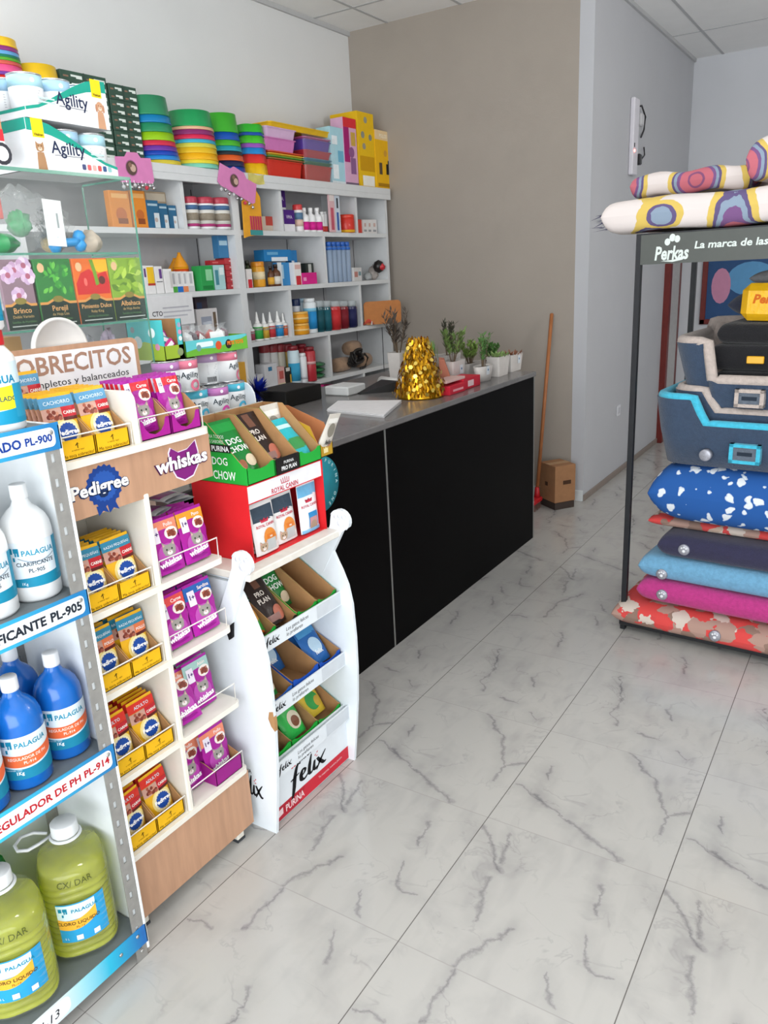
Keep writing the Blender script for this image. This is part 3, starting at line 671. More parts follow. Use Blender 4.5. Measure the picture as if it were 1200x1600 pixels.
# ---------------------------------------------------------------- white cardboard stand with paw-shaped tops
CARD = mat('white_cardboard', '#e4eaef', 0.55, var=0.015)
FB, PL, PR2 = -1.86, 1.585, 2.055
felix = E('cardboard_stand', (-1.69, 1.82, 0), 'white cardboard floor stand with curved sides, raised paws and red base band', 'display stand')
OUT = [(-1.86, 0), (-1.525, 0), (-1.507, .14), (-1.493, .265), (-1.484, .40), (-1.482, .52), (-1.487, .65), (-1.500, .72), (-1.522, .775), (-1.535, .80), (-1.56, .855), (-1.585, .885), (-1.86, .885)]
for y0, y1 in ((PL, PL + .012), (PR2 - .012, PR2)):
    part(MB().prism(OUT, 1, y0, y1, CARD), 'side_panel', felix)
def paw(y0, y1, cx, cz):
    c = [(cx + .040 * math.cos(a), cz + .040 * math.sin(a)) for a in [math.radians(-50 + 20 * i) for i in range(11)]]
    arm = [(-1.640, .72), (-1.60, .755), (cx + .006, cz - .04)] + c[1:] + [(cx - .042, cz - .02), (cx - .075, cz - .09), (-1.655, .78)]
    mb = MB().prism(arm, 1, y0, y1, CARD)
    mb.tube([(cx + .038 * math.cos(i * .2), y0 - .001, cz + .038 * math.sin(i * .2)) for i in range(-4, 14)], .003, CARD, 6)
    for k in range(3): mb.lathe([(.009, 0), (.008, .003), (0, .005)], CARD, n=10, M=Matrix.Translation((cx - .014 + .017 * k, y0, cz + .018 - .004 * abs(k - 1))) @ Matrix.Rotation(PI / 2, 4, 'X'))
    mb.lathe([(.015, 0), (.013, .003), (0, .005)], CARD, n=12, M=Matrix.Translation((cx + .004, y0, cz - .008)) @ Matrix.Rotation(PI / 2, 4, 'X'))
    return mb
part(paw(PL - .014, PL - .001, -1.535, .958), 'paw', felix)
part(paw(PR2 - .0135, PR2 + .004, -1.515, .955), 'paw', felix)
mb = MB().prism([(-1.62, .845), (-1.648, .80), (-1.64, .74), (-1.625, .69), (-1.612, .70), (-1.606, .745), (-1.598, .772), (-1.602, .80)], 1, PL - .012, PL - .001, ink('#1b1a1c'))
part(mb, 'black_fur_print', felix)
part(MB().box(FB, FB + .008, PL + .012, PR2 - .012, 0, 1.0, CARD), 'back_panel', felix)
part(MB().box(-1.558, -1.55, PL + .012, PR2 - .012, .004, .232, CARD), 'front_panel', felix)
part(MB().box(FB + .008, -1.518, PL - .004, PR2 - .004, .898, .922, mat('shelf_cream_edge', '#e6e1d8', .5), .003), 'top_shelf', felix)
part(MB().box(FB + .008, -1.60, PL + .012, PR2 - .012, .886, .898, CARD), 'top_support', felix)
LIPS = [(.646, .693), (.408, .456), (.186, .236)]
for k, (a, b_) in enumerate(LIPS):
    part(MB().box(FB + .008, -1.538, PL + .012, PR2 - .012, a - .004, a + .004, CARD), 'shelf', felix)
    part(MB().box(-1.537, -1.532, PL + .012, PR2 - .012, a - .006, b_, CARD), 'shelf_lip', felix)
    mb = MB()
    catword(mb, .019, 1.9, lambda u, v: (-1.5313, 1.638 + u, a + .012 + v), ink('#1d1d20'))
    part(mb, 'lettering', felix); mb = MB()
    mb.text('Los gatos felices', .018, FX(-1.532, 1.735, a + .024), ink('#2c2c30'), shear=.15)
    mb.text('lo prefieren', .018, FX(-1.532, 1.735, a + .006), ink('#2c2c30'), shear=.15)
    part(mb, 'lettering', felix); mb = MB()
    mb.poly([(1.90, a - .002), (2.038, a - .002), (2.038, b_ - .003), (1.90, b_ - .003)], lambda u, v: (-1.5315, u, v), paper('#cdd3d9'))
    part(mb, 'price_strip', felix)
mb = MB(); x = -1.55
mb.poly([(PL + .013, .006), (PR2 - .013, .006), (PR2 - .013, .058), (PL + .013, .058)], lambda u, v: (x + .0004, u, v), paper('#cc2f3f'))
mb.poly([(PL + .013, .006), (1.75, .006), (1.78, .058), (PL + .013, .058)], lambda u, v: (x + .0006, u, v), paper('#b42636'))
mb.text('PURINA', .036, FX(x, 1.668, .020, .001), ink('#f1d7d9'), bold=.02, sx=.8)
mb.poly([(1.63, .020), (1.655, .024), (1.655, .048), (1.63, .044)], lambda u, v: (x + .0009, u, v), paper('#f1d7d9'))
mb.text('Tu mascota, nuestra pasión', .013, FX(x, 1.855, .032, .001), ink('#f1d7d9'))
catword(mb, .056, 1.95, lambda u, v: (x + .0008, 1.715 + u, .080 + v), ink('#1b1b1e'), paper('#cc2f3f'))
mb.text('PURINA', .019, FX(x, 1.745, .158, .001), ink('#1b1b1e'), bold=.03, sx=1.2)
for u in (1.716, 1.729): mb.poly([(u, .158), (u + .010, .158), (u + .010, .172), (u, .172)], lambda a, b: (x + .0006, a, b), paper('#cc2f3f'))
part(mb, 'lettering', felix)
mb = MB(); yy = PL
fa, fb = -1.672, -1.562
catword(mb, .058, 1.05, lambda u, v: (fa + u, yy - .0006, .122 + v), ink('#1b1b1e'), paper('#cc2f3f'))
part(mb, 'lettering', felix); mb = MB()
mb.text('PURINA', .02, lambda u, v: (fa + .012 + u, yy - .0006, .206 + v), ink('#4a4a4e'), bold=.03, sx=.75)
part(mb, 'lettering', felix)
mb = MB(); mb.prism([(-1.4835, .40), (-1.482, .43), (-1.484, .47), (-1.50, .465), (-1.506, .44), (-1.497, .415)], 1, PL - .0012, PL + .013, BROWN); part(mb, 'torn_edge', felix)

# cartons and bags in the stand
def bag(key, w, h, body, items, back=None, t=.012): return pouch_mesh(key, w, h, t, body, items, back)
GRN = '#1f9a34'
BG = {
    'dogchow': lambda: bag('dogchow', .098, .17, '#1a7a34', [('rect', -.045, .045, .13, .16, '#21913f'), ('text', 'DOG', -.0, .088, .026, '#eef5ee', .02), ('text', 'CHOW', -.0, .062, .026, '#eef5ee', .02), ('disc', .02, .03, .022, '#d9c9ae', .018), ('disc', -.02, .022, .015, '#9b5b3b')]),
    'proplan': lambda: bag('proplan', .098, .17, '#2e221f', [('rect', -.015, .015, .12, .165, '#6f4a3a'), ('text', 'PRO', -.01, .095, .022, '#e8dfd6', .02), ('text', 'PLAN', -.01, .072, .022, '#e8dfd6', .02), ('disc', .02, .03, .024, '#b86b57'), ('rect', -.04, .02, .01, .03, '#97716a')]),
    'teal': lambda: bag('tealbag', .09, .14, '#2fb5c0', [('rect', -.04, .04, .02, .06, '#3d8f4e'), ('rect', -.04, .04, .10, .115, '#c8ecec')]),
    'white': lambda: bag('whitebag', .1, .17, '#d4cec4', [('disc', 0, .10, .03, '#8a8578'), ('rect', -.04, .04, .13, .15, '#ece9e2'), ('text', 'felix', 0, .04, .03, '#33302b', .02), ('disc', .02, .03, .014, '#b27f66')]),
    'orange': lambda: bag('orangebag', .1, .16, '#e2622c', [('rect', -.048, .048, .0, .075, '#3ba046'), ('disc', .02, .06, .026, '#e0a24f'), ('disc', -.015, .03, .018, '#c98d50')]),
    'blue': lambda: bag('bluebag', .1, .15, '#2763a8', [('rect', -.045, .045, .10, .14, '#4a93c8'), ('disc', 0, .06, .028, '#bcd6e8'), ('text', 'felix', 0, .03, .022, '#f1f5f8', .02)]),
    'greenfelix': lambda: bag('greenfelix', .1, .15, '#2fae4a', [('disc', .01, .05, .03, '#d8cdb4'), ('disc', .01, .045, .018, '#7a4a32'), ('rect', -.046, .046, .11, .14, '#42bf5c'), ('rect', -.046, -.01, .10, .12, '#3f90c8')]),
    'yellow': lambda: bag('yellowbag', .1, .15, '#d9b83a', [('disc', 0, .05, .032, '#3a9a48'), ('disc', .02, .04, .018, '#c7a03a'), ('rect', -.046, .046, .11, .14, '#e9cf66')]),
    'royal': lambda: bag('royal', .108, .166, '#e6e4e2', [('rect', -.048, .048, .105, .152, '#3c4a58'), ('text', 'ROYAL CANIN', 0, .086, .0125, '#c4344a', .02), ('pts', [(-.016, .112 - .012), (.016, .112 - .012), (.02, .112), (.01, .106), (0, .114), (-.01, .106), (-.02, .112)], '#c4344a'),
        ('disc', .01, .045, .03, '#e08a3a', .034), ('rect', -.012, .034, .008, .044, '#b9bcbc'), ('cat', -.024, .024, .017, '#b59a80'), ('rect', -.006, .03, .046, .06, '#d8782c'), ('text', 'cat', .012, .049, .010, '#f4efe6', .02)], back='#b9bec4'),
    'royalblue': lambda: bag('royalblue', .1, .168, '#e9edf0', [('rect', -.048, .048, .125, .163, '#6fb2d8'), ('text', 'ROYAL CANIN', 0, .088, .0125, '#c4344a', .02), ('pts', [(-.016, .103), (.016, .103), (.02, .115), (.01, .109), (0, .117), (-.01, .109), (-.02, .115)], '#c4344a'),
        ('rect', -.014, .034, .018, .068, '#2f86c0'), ('rect', -.010, .030, .010, .05, '#c08a8a'), ('disc', .01, .02, .018, '#a58a74'), ('rect', -.048, .048, .0, .012, '#7fbbe0')], back='#cdd8df'),
}
CARTG = 'display cartons on the white cardboard stand'
BAGG = 'food bags on the white cardboard stand'
def tier(z, cells, tname):
    y = PL + .014; tot = PR2 - PL - .03
    for (w, outer, hf, hb, bags, lab, outer2) in cells:
        y0, y1 = y, y + w * tot; y = y1 + .001
        carton('display_carton', y0, y1, z + .005, -1.563 if tname == 'lower' else -1.545, -1.845, hf, hb, outer, lab, CARTG, straight=.03, notch=.012, inner=BROWN, outer2=outer2)
        wd_ = y1 - y0
        for i, (k, xo, tl, zo, bl) in enumerate(bags):
            me = BG[k](); s = min(1.0, (wd_ - .012) / .1)
            o = put('food_bag', me, ((-1.572 if tname == 'lower' else -1.552) - xo, (y0 + y1) / 2, z + .026 + zo), (0, -tl, 0), bl, 'bag', BAGG); o.scale = (1.5, s * 1.05, 1.12)
tier(LIPS[0][0], [
    (.24, '#1f9a34', .05, .215, [('orange', .035, .62, .002, 'orange and green food bag leaning in the leftmost carton, upper tier')], 'green carton, leftmost on the upper tier of the cardboard stand', None),
    (.24, '#2b2522', .045, .215, [('proplan', .035, .62, .002, 'black food bag leaning in the second carton, upper tier'), ('dogchow', .085, .60, .002, 'green food bag behind the black one on the upper tier')], 'dark carton, second from the left on the upper tier', '#2fa23c'),
    (.25, '#1f9a34', .05, .215, [('dogchow', .10, .55, .002, 'green food bag at the back of the third carton, upper tier')], 'green carton, third from the left on the upper tier', None),
    (.25, '#1f9a34', .05, .215, [], 'empty green carton at the right end of the upper tier', None)], 'upper')
tier(LIPS[1][0], [
    (.36, '#2c5fb0', .05, .185, [('dogchow', .035, .62, .002, 'dark green food bag in the left carton of the middle tier'), ('dogchow', .09, .60, .002, 'dark green food bag behind another, left of the middle tier')], 'blue carton, leftmost on the middle tier', None),
    (.33, '#1f4fae', .06, .185, [('blue', .13, .55, .002, 'blue food bag far back in the middle carton, middle tier')], 'blue carton in the middle of the middle tier, nearly empty', None),
    (.29, '#1f4fae', .055, .185, [('blue', .03, .62, .002, 'blue food bag at the front of the right carton, middle tier'), ('blue', .075, .60, .002, 'blue food bag behind another in the right carton, middle tier')], 'blue carton at the right end of the middle tier', None)], 'middle')
tier(LIPS[2][0], [
    (.33, '#1f9a34', .06, .19, [('dogchow', .03, .55, .002, 'green food bag at the front of the left carton, lower tier')], 'green carton, leftmost on the lower tier', None),
    (.34, '#1f9a34', .055, .19, [('greenfelix', .03, .55, .002, 'bright green food bag at the front of the middle carton, lower tier'), ('greenfelix', .075, .53, .002, 'bright green food bag behind another, middle carton, lower tier')], 'green carton in the middle of the lower tier', None),
    (.31, '#1f9a34', .05, .19, [('yellow', .05, .58, .002, 'yellow and green food bag in the right carton, lower tier')], 'green carton at the right end of the lower tier', None)], 'lower')

# red carton on the top shelf, and the green ones on it
RD = '#d8262c'
RX0, RX1, RYa, RYb, RZa, RZb = -1.80, -1.57, 1.662, 2.036, .9225, 1.168
rc = E('red_display_box', (-1.685, 1.853, RZa), 'red display box with white crown banner standing on the cardboard stand', 'box')
rm = paper(RD); t = .004
part(MB().box(RX0, RX1, RYa, RYa + t, RZa, RZb, rm), 'side_panel', rc); part(MB().box(RX0, RX1 + .004, RYb - t, RYb, RZa, RZb, rm), 'side_panel', rc)
part(MB().box(RX0, RX0 + t, RYa + t, RYb - t, RZa, RZb, paper('#26323c')), 'back_panel', rc)
part(MB().box(RX0, RX1, RYa + t, RYb - t, RZb - t, RZb, rm), 'top_panel', rc); part(MB().box(RX0, RX1, RYa + t, RYb - t, RZa, RZa + t, rm), 'bottom_panel', rc)
mb = MB().box(RX1 - t, RX1, RYa + t, RYb - t, 1.112, RZb - t, paper('#e9e7ea'))
FITX(mb, 'ROYAL CANIN', 1.772, 1.905, 1.1155, RX1, .0225, '#c22f45', .02, 0, .0006)
for i in range(5): mb.poly([(1.823 + i * .009, 1.139), (1.826 + i * .009, 1.139), (1.8225 + i * .0100, 1.156 - abs(i - 2) * .002), (1.8195 + i * .0100, 1.156 - abs(i - 2) * .002)], lambda u, v: (RX1 + .0006, u, v), paper('#c22f45'))
mb.poly([(1.822, 1.136), (1.862, 1.136), (1.862, 1.1385), (1.822, 1.1385)], lambda u, v: (RX1 + .0006, u, v), paper('#c22f45'))
mb.box(RX1 - .002, RX1 + .0005, RYa + t, RYb - t, 1.109, 1.112, paper(RD)); part(mb, 'banner', rc)
mb = MB().box(RX0 + .06, RX0 + .062, RYa + .1, RYb - .05, 1.03, 1.10, paper('#5b88a4')); mb.poly([(1.78, 1.10), (1.84, 1.045), (1.90, 1.10)], lambda u, v: (RX0 + .0625, u, v), paper('#7fb0cc')); part(mb, 'inner_card', rc)
RB = 'food bags in the red display box'
for i, (x, y, k, tl, yw, lab) in enumerate((
    (-1.586, 1.748, 'royal', .10, .0, 'white and dark bag with orange panel, frontmost of the left pair in the red box'),
    (-1.620, 1.738, 'royal', .10, .0, 'white and dark bag just behind the frontmost left one in the red box'),
    (-1.654, 1.728, 'royal', .10, .0, 'white and dark bag, third back on the left in the red box'),
    (-1.600, 1.862, 'royal', .10, .0, 'white and dark bag, front of the middle pair in the red box'),
    (-1.636, 1.852, 'royal', .10, .0, 'white and dark bag, back of the middle pair in the red box'),
    (-1.592, 1.976, 'royalblue', .04, .0, 'white and sky blue bag standing at the right of the red box'))):
    put('food_bag', BG[k](), (x, y, RZa + t + .003), (0, -tl, yw), lab, 'bag', RB)
def topcarton(y0, y1, z, hf, hb, xf, outer, front, lab, words=None, sidewords=None):
    o = carton('display_carton', y0, y1, z, xf, -1.80, hf, hb, outer, lab, 'green and black cartons on top of the red box', straight=.085, notch=.012, outer2=None)
    return o
zt = RZb + .001
g1 = topcarton(1.668, 1.795, zt, .052, .185, -1.566, '#27a33c', None, 'green carton with white lettering on its side, leftmost on the red box')
g2 = topcarton(1.798, 1.915, zt, .05, .185, -1.566, '#27a33c', None, 'green carton with black front label, middle one on the red box')
g3 = topcarton(1.918, 2.034, zt, .048, .185, -1.566, '#27a33c', None, 'green carton nearly empty, rightmost full-size one on the red box')
def onpart(o, mb, name): # marks on a carton, written in room coordinates
    mb.v = [tuple(Vector(v) - o.location) for v in mb.v]; return mb.build(name, o)
mb = MB(); ys = 1.668 - .0008
for tx, xa, xb_, z, h, c, bo in (('PURINA', -1.700, -1.628, 1.268, .022, '#151515', .03), ('DOG', -1.705, -1.640, 1.225, .034, '#f2f6f1', .01), ('CHOW', -1.705, -1.612, 1.180, .038, '#f2f6f1', .01), ('PARA TODOS', -1.72, -1.645, 1.307, .015, '#e8f2e8', 0), ('LOS SABORES', -1.72, -1.648, 1.292, .014, '#e8f2e8', 0)):
    w = glyphs(tx, bo)[2] * h
    if tx == 'PURINA': mb.poly([(xa - .012, z - .004), (xb_ + .006, z - .004), (xb_ + .006, z + .020), (xa - .012, z + .020)], lambda u, v: (u, ys, v), paper('#1a1a1a')); c = '#f2f2f2'
    mb.text(tx, h, lambda u, v: (xa + u, ys - .0004, z + v), ink(c), bold=bo, sx=(xb_ - xa) / w)
onpart(g1, mb, 'lettering')
mb = MB().box(-1.5655, -1.563, 1.80, 1.913, zt, zt + .052, paper('#201d1c'))
FITX(mb, 'PURINA', 1.835, 1.885, zt + .030, -1.563, .013, '#d8d8d8', .02); FITX(mb, 'PRO PLAN', 1.822, 1.898, zt + .010, -1.563, .018, '#e8e8e8', .03)
onpart(g2, mb, 'front_label')
LIDM = mat('carton_lid_grey_white', '#bdbfb8', .7)
for o, y0, y1 in ((g1, 1.668, 1.795), (g2, 1.798, 1.915), (g3, 1.918, 2.034)):
    m = MB().add([(-1.80, y0 + .002, 1.354), (-1.80, y1 - .002, 1.354), (-1.93, y1 - .012, 1.326), (-1.93, y0 - .01, 1.322), (-1.80, y0 + .002, 1.3565), (-1.80, y1 - .002, 1.3565), (-1.93, y1 - .012, 1.3285), (-1.93, y0 - .01, 1.3245)], [(0, 1, 2, 3), (4, 7, 6, 5), (0, 4, 5, 1), (1, 5, 6, 2), (2, 6, 7, 3), (3, 7, 4, 0)], LIDM)
    onpart(o, m, 'lid_flap')
TG = 'food bags in the cartons on the red box'
for x, y, k, tl, lab in ((-1.615, 1.732, 'dogchow', .62, 'dark green bag leaning in the leftmost green carton on the red box'),
    (-1.625, 1.857, 'proplan', .62, 'dark brown bag leaning in the black-labelled carton'),
    (-1.600, 1.978, 'teal', .75, 'teal and green bag low in the right green carton'),):
    put('food_bag', BG[k](), (x, y, zt + .022), (0, -tl, 0), lab, 'bag', TG).scale = (1.4, 1.05, 1.12)
gold = carton('display_carton', 2.037, 2.118, RZb + .001, -1.578, -1.78, .045, .16, '#b8902c', 'small gold carton hanging over the right edge of the red box', 'green and black cartons on top of the red box', cut=.03, inner=mat('card_orange_brown', '#b9764a', .85))
mb = MB(); mb.poly([(2.065, zt + .012), (2.090, zt + .012), (2.090, zt + .032), (2.084, zt + .026), (2.078, zt + .034), (2.071, zt + .026), (2.065, zt + .032)], lambda u, v: (-1.5774, u, v), paper('#e8d9a2')); onpart(gold, mb, 'crown_print')
put('food_bag', BG['white'](), (-1.598, 2.078, RZb + .016), (-.12, .42, 0), 'white cat food bag tipping forward out of the small gold carton', 'bag', TG).scale = (1, .70, .85)
put('food_bag', BG['white'](), (-1.70, 1.985, zt + .02), (0, -.2, 0), 'white cat food bag upright at the back of the right green carton', 'bag', TG).scale = (1, .9, 1)
# round teal sticker on the counter front
q = onx(503, 757, CX)
mb = MB(Matrix.Rotation(PI / 2, 4, 'Y')); mb.lathe([(.115, 0), (.115, .0012), (0, .0012)], paper('#2c93a3'), n=40)
mb.M = None
for i, ch in enumerate('PURINA ONE'):
    a = math.radians(70 - i * 15); r = .093; ca, sa = math.cos(a), math.sin(a)
    mb.text(ch, .02, lambda u, v: (.0016, r * ca + (u * sa + v * ca), r * sa + (-u * ca + v * sa)), ink('#bfe3e6'), 'C', bold=.02)
o = mb.build('round_sticker', label='round teal sticker on the black counter front beside the cardboard stand', cat='sticker'); o.location = (CX + .0003, q.y, q.z)

# ---------------------------------------------------------------- bottles on the rack
TEAL = '#1c86a6'
def round_label(mb, R, z0, z1, a0, a1, m, e=.0006, shape=None, n=26, c=(0, 0)):
    """band wrapped round a bottle of radius R between two angles (0 = towards +x)"""
    sh = shape or (lambda t: (z0, z1)); vs = []; fs = []
    for i in range(n + 1):
        t = i / n; a = a0 + (a1 - a0) * t; lo, hi = sh(t)
        for z in (lo, hi): vs.append((c[0] + (R + e) * math.cos(a), c[1] + (R + e) * math.sin(a), z))
    for i in range(n): fs.append((2 * i, 2 * i + 2, 2 * i + 3, 2 * i + 1))
    mb.add(vs, fs, m, True)
def rtext(mb, t, size, R, z, c, ac=0., bold=0., e=.0012, sx=1., align='C'):
    mb.text(t, size, lambda u, v: ((R + e) * math.cos(ac + u / R), (R + e) * math.sin(ac + u / R), z + v), ink(c), align, bold=bold, sx=sx)
def mark(mb, R, ac, z, s, c):   # the small block emblem beside the maker's name
    for u0, u1, v0, v1 in ((-.5, -.1, .1, .6), (.0, .5, .2, .6), (-.5, -.2, .1, .35), (.1, .25, -.1, .3), (-.15, .05, -.55, -.2), (.32, .5, -.1, .25)):
        mb.add([((R + .0012) * math.cos(ac + u * s / R), (R + .0012) * math.sin(ac + u * s / R), z + v * s) for u, v in ((u0, v0), (u1, v0), (u1, v1), (u0, v1))], [(0, 1, 2, 3)], ink(c))
def bottle_proto(kind):
    R = .055; H = 1.07
    if kind == 'white': body, top = mat('bottle_white_hdpe', '#f0f1f1', .3, var=.01, coat=.2), '#eceded'
    else: body, top = mat('bottle_blue_hdpe', '#1466bd', .25, var=.03, coat=.3), '#e9eaec'
    prof = [(.049, 0), (R, .007), (R, .148), (.053, .163), (.046, .180), (.034, .194), (.022, .204), (.0175, .214), (.0170, .222)]
    root = E('chemical_bottle', (0, 0, 0), 'plastic bottle standing on the rack', 'bottle')
    mb = MB().lathe(prof, body, n=32); mb.build('body', root)
    cap = plas(top)
    MB().lathe([(.0185, .218), (.019, .222), (.0185, .248), (.017, .250), (0, .250)], cap, n=28, fn=lambda a, r, z: r * (1 + .012 * math.cos(14 * a)) if r > .01 else r).build('cap', root)
    mb = MB(); A = 1.45
    if kind == 'white':
        round_label(mb, R, .045, .135, -A, A, paper('#dfe9f1'))
        round_label(mb, R, .035, .06, -A, A, paper(TEAL), .001, lambda t: (.036, .052 + .012 * t))
        round_label(mb, R, 0, 0, .95, A, paper('#2a93b4'), .001, lambda t: (.05, .134))
        round_label(mb, R, 0, 0, -.6, .9, paper('#9aa7b2'), .0010, lambda t: (.100 - .012 * math.sin(PI * t), .102 - .010 * math.sin(PI * t)))
        rtext(mb, 'PALAGUA', .0165, R, .106, TEAL, .24, .02); mark(mb, R, -.74, .108, .025, TEAL)
        rtext(mb, 'CLARIFICANTE', .0125, R, .083, '#2b3440', .05, .015); rtext(mb, 'PL-905', .0125, R, .068, '#2b3440', .05, .015); rtext(mb, '1Kg', .009, R, .041, '#e8f0f4', -.5)
    else:
        round_label(mb, R, .045, .13, -A, A, paper('#dbe8ee'))
        round_label(mb, R, 0, 0, -A, A, paper('#e4683c'), .001, lambda t: (.068 - .012 * math.sin(PI * t) + .006 * t, .095 - .010 * math.sin(PI * t) + .004 * t))
        round_label(mb, R, 0, 0, -A, A, paper('#1b7f9e'), .0011, lambda t: (.03, .064 - .012 * math.sin(PI * t) + .006 * t))
        rtext(mb, 'PALAGUA', .0165, R, .106, TEAL, .24, .02); mark(mb, R, -.74, .108, .025, TEAL)
        rtext(mb, 'REGULADOR DE PH', .0098, R, .0765, '#f7e3d8', .0, .01); rtext(mb, 'PL-914', .0095, R, .0655, '#f7e3d8', .05, .01); rtext(mb, '1Kg', .011, R, .042, '#e8f0f4', -.4, .02)
        rtext(mb, 'Contenido neto', .006, R, .052, '#cfe3ea', -.65)
    mb.build('label', root)
    root.scale = (1, 1, H)
    return root
def bset(proto, places, group):
    for i, (x, y, z, rz, lab) in enumerate(places):
        if i == 0:
            o = proto; o.location = (x, y, z); o.rotation_euler = (0, 0, rz); o['label'] = lab; o['group'] = group
        else: dup(proto, (x, y, z), (0, 0, rz), lab, group)
face = lambda x, y: math.atan2(-y, -x)   # turn the label to the open side
wy = min(.975, onx(60, 850, -1.612).y)
bset(bottle_proto('white'), [(-1.612, wy, RZ[2] + .0005, -.46, 'white clarifier bottle nearest the slotted post on the second shelf'),
    (-1.602, wy - .118, RZ[2] + .0005, -.38, 'white clarifier bottle left of the full one, cut by the picture edge'),
    (-1.735, wy - .055, RZ[2] + .0005, -.6, 'white clarifier bottle standing behind the two front ones')], 'white bottles on the second shelf')
by = min(.975, onx(109, 1110, -1.612).y)
bset(bottle_proto('blue'), [(-1.612, by, RZ[1] + .0005, -.42, 'blue regulator bottle nearest the slotted post on the third shelf'),
    (-1.592, by - .122, RZ[1] + .0005, -.38, 'blue regulator bottle second from the slotted post, front row'),
    (-1.585, by - .238, RZ[1] + .0005, -.45, 'blue regulator bottle at the left picture edge, front row'),
    (-1.735, by - .03, RZ[1] + .0005, -.55, 'blue regulator bottle behind, its white cap between the two front ones'),
    (-1.735, by - .16, RZ[1] + .0005, -.55, 'blue regulator bottle at the back left under the strip')], 'blue bottles on the third shelf')
# round tubs of chlorine on the top shelf
def tub(loc, lab, cap):
    R = .052; o = E('chlorine_bottle', loc, lab, 'bottle', 'white bottles on the top shelf of the rack', -.55)
    MB().lathe([(.047, 0), (R, .006), (R, .150), (.049, .158), (.036, .176), (.034, .182)], mat('bottle_white_hdpe', '#f0f1f1'), n=36).build('body', o)
    MB().lathe([(.037, .178), (.038, .181), (.0375, .207), (.035, .209), (0, .209)], plas(cap), n=36, fn=lambda a, r, z: r * (1 + .008 * math.cos(26 * a)) if r > .01 else r).build('cap', o)
    mb = MB(); A = 1.6
    round_label(mb, R, 0, 0, -A, A, paper('#d5e8f0'), shape=lambda t: (.02, .145))
    round_label(mb, R, 0, 0, -A, .95, paper('#e6dd2c'), .001, lambda t: (.048, .088 + .010 * t))
    round_label(mb, R, 0, 0, -A, A, paper('#1a8db2'), .0012, lambda t: (.018, .042 + .014 * t ** 2))
    round_label(mb, R, 0, 0, .75, A, paper('#2b97bb'), .0013, lambda t: (.03, .10))
    rtext(mb, 'PALAGUA', .022, R, .103, '#1a7fa6', .0, .03); rtext(mb, 'GRANULADO', .0135, R, .066, '#23485c', .05, .02)
    mb.build('label', o); return o
q = onz(-6, 668, RZ[3])
tub((-1.588, onx(-2, 650, -1.588).y, RZ[3] + .0005), 'white chlorine bottle with red cap and yellow label on top of the rack', '#d3262c')
tub((-1.583, onx(-22, 540, -1.583).y - .012, RZ[3] + .2100), 'white bottle stacked on the red cap of another, at the left edge', '#d3262c')

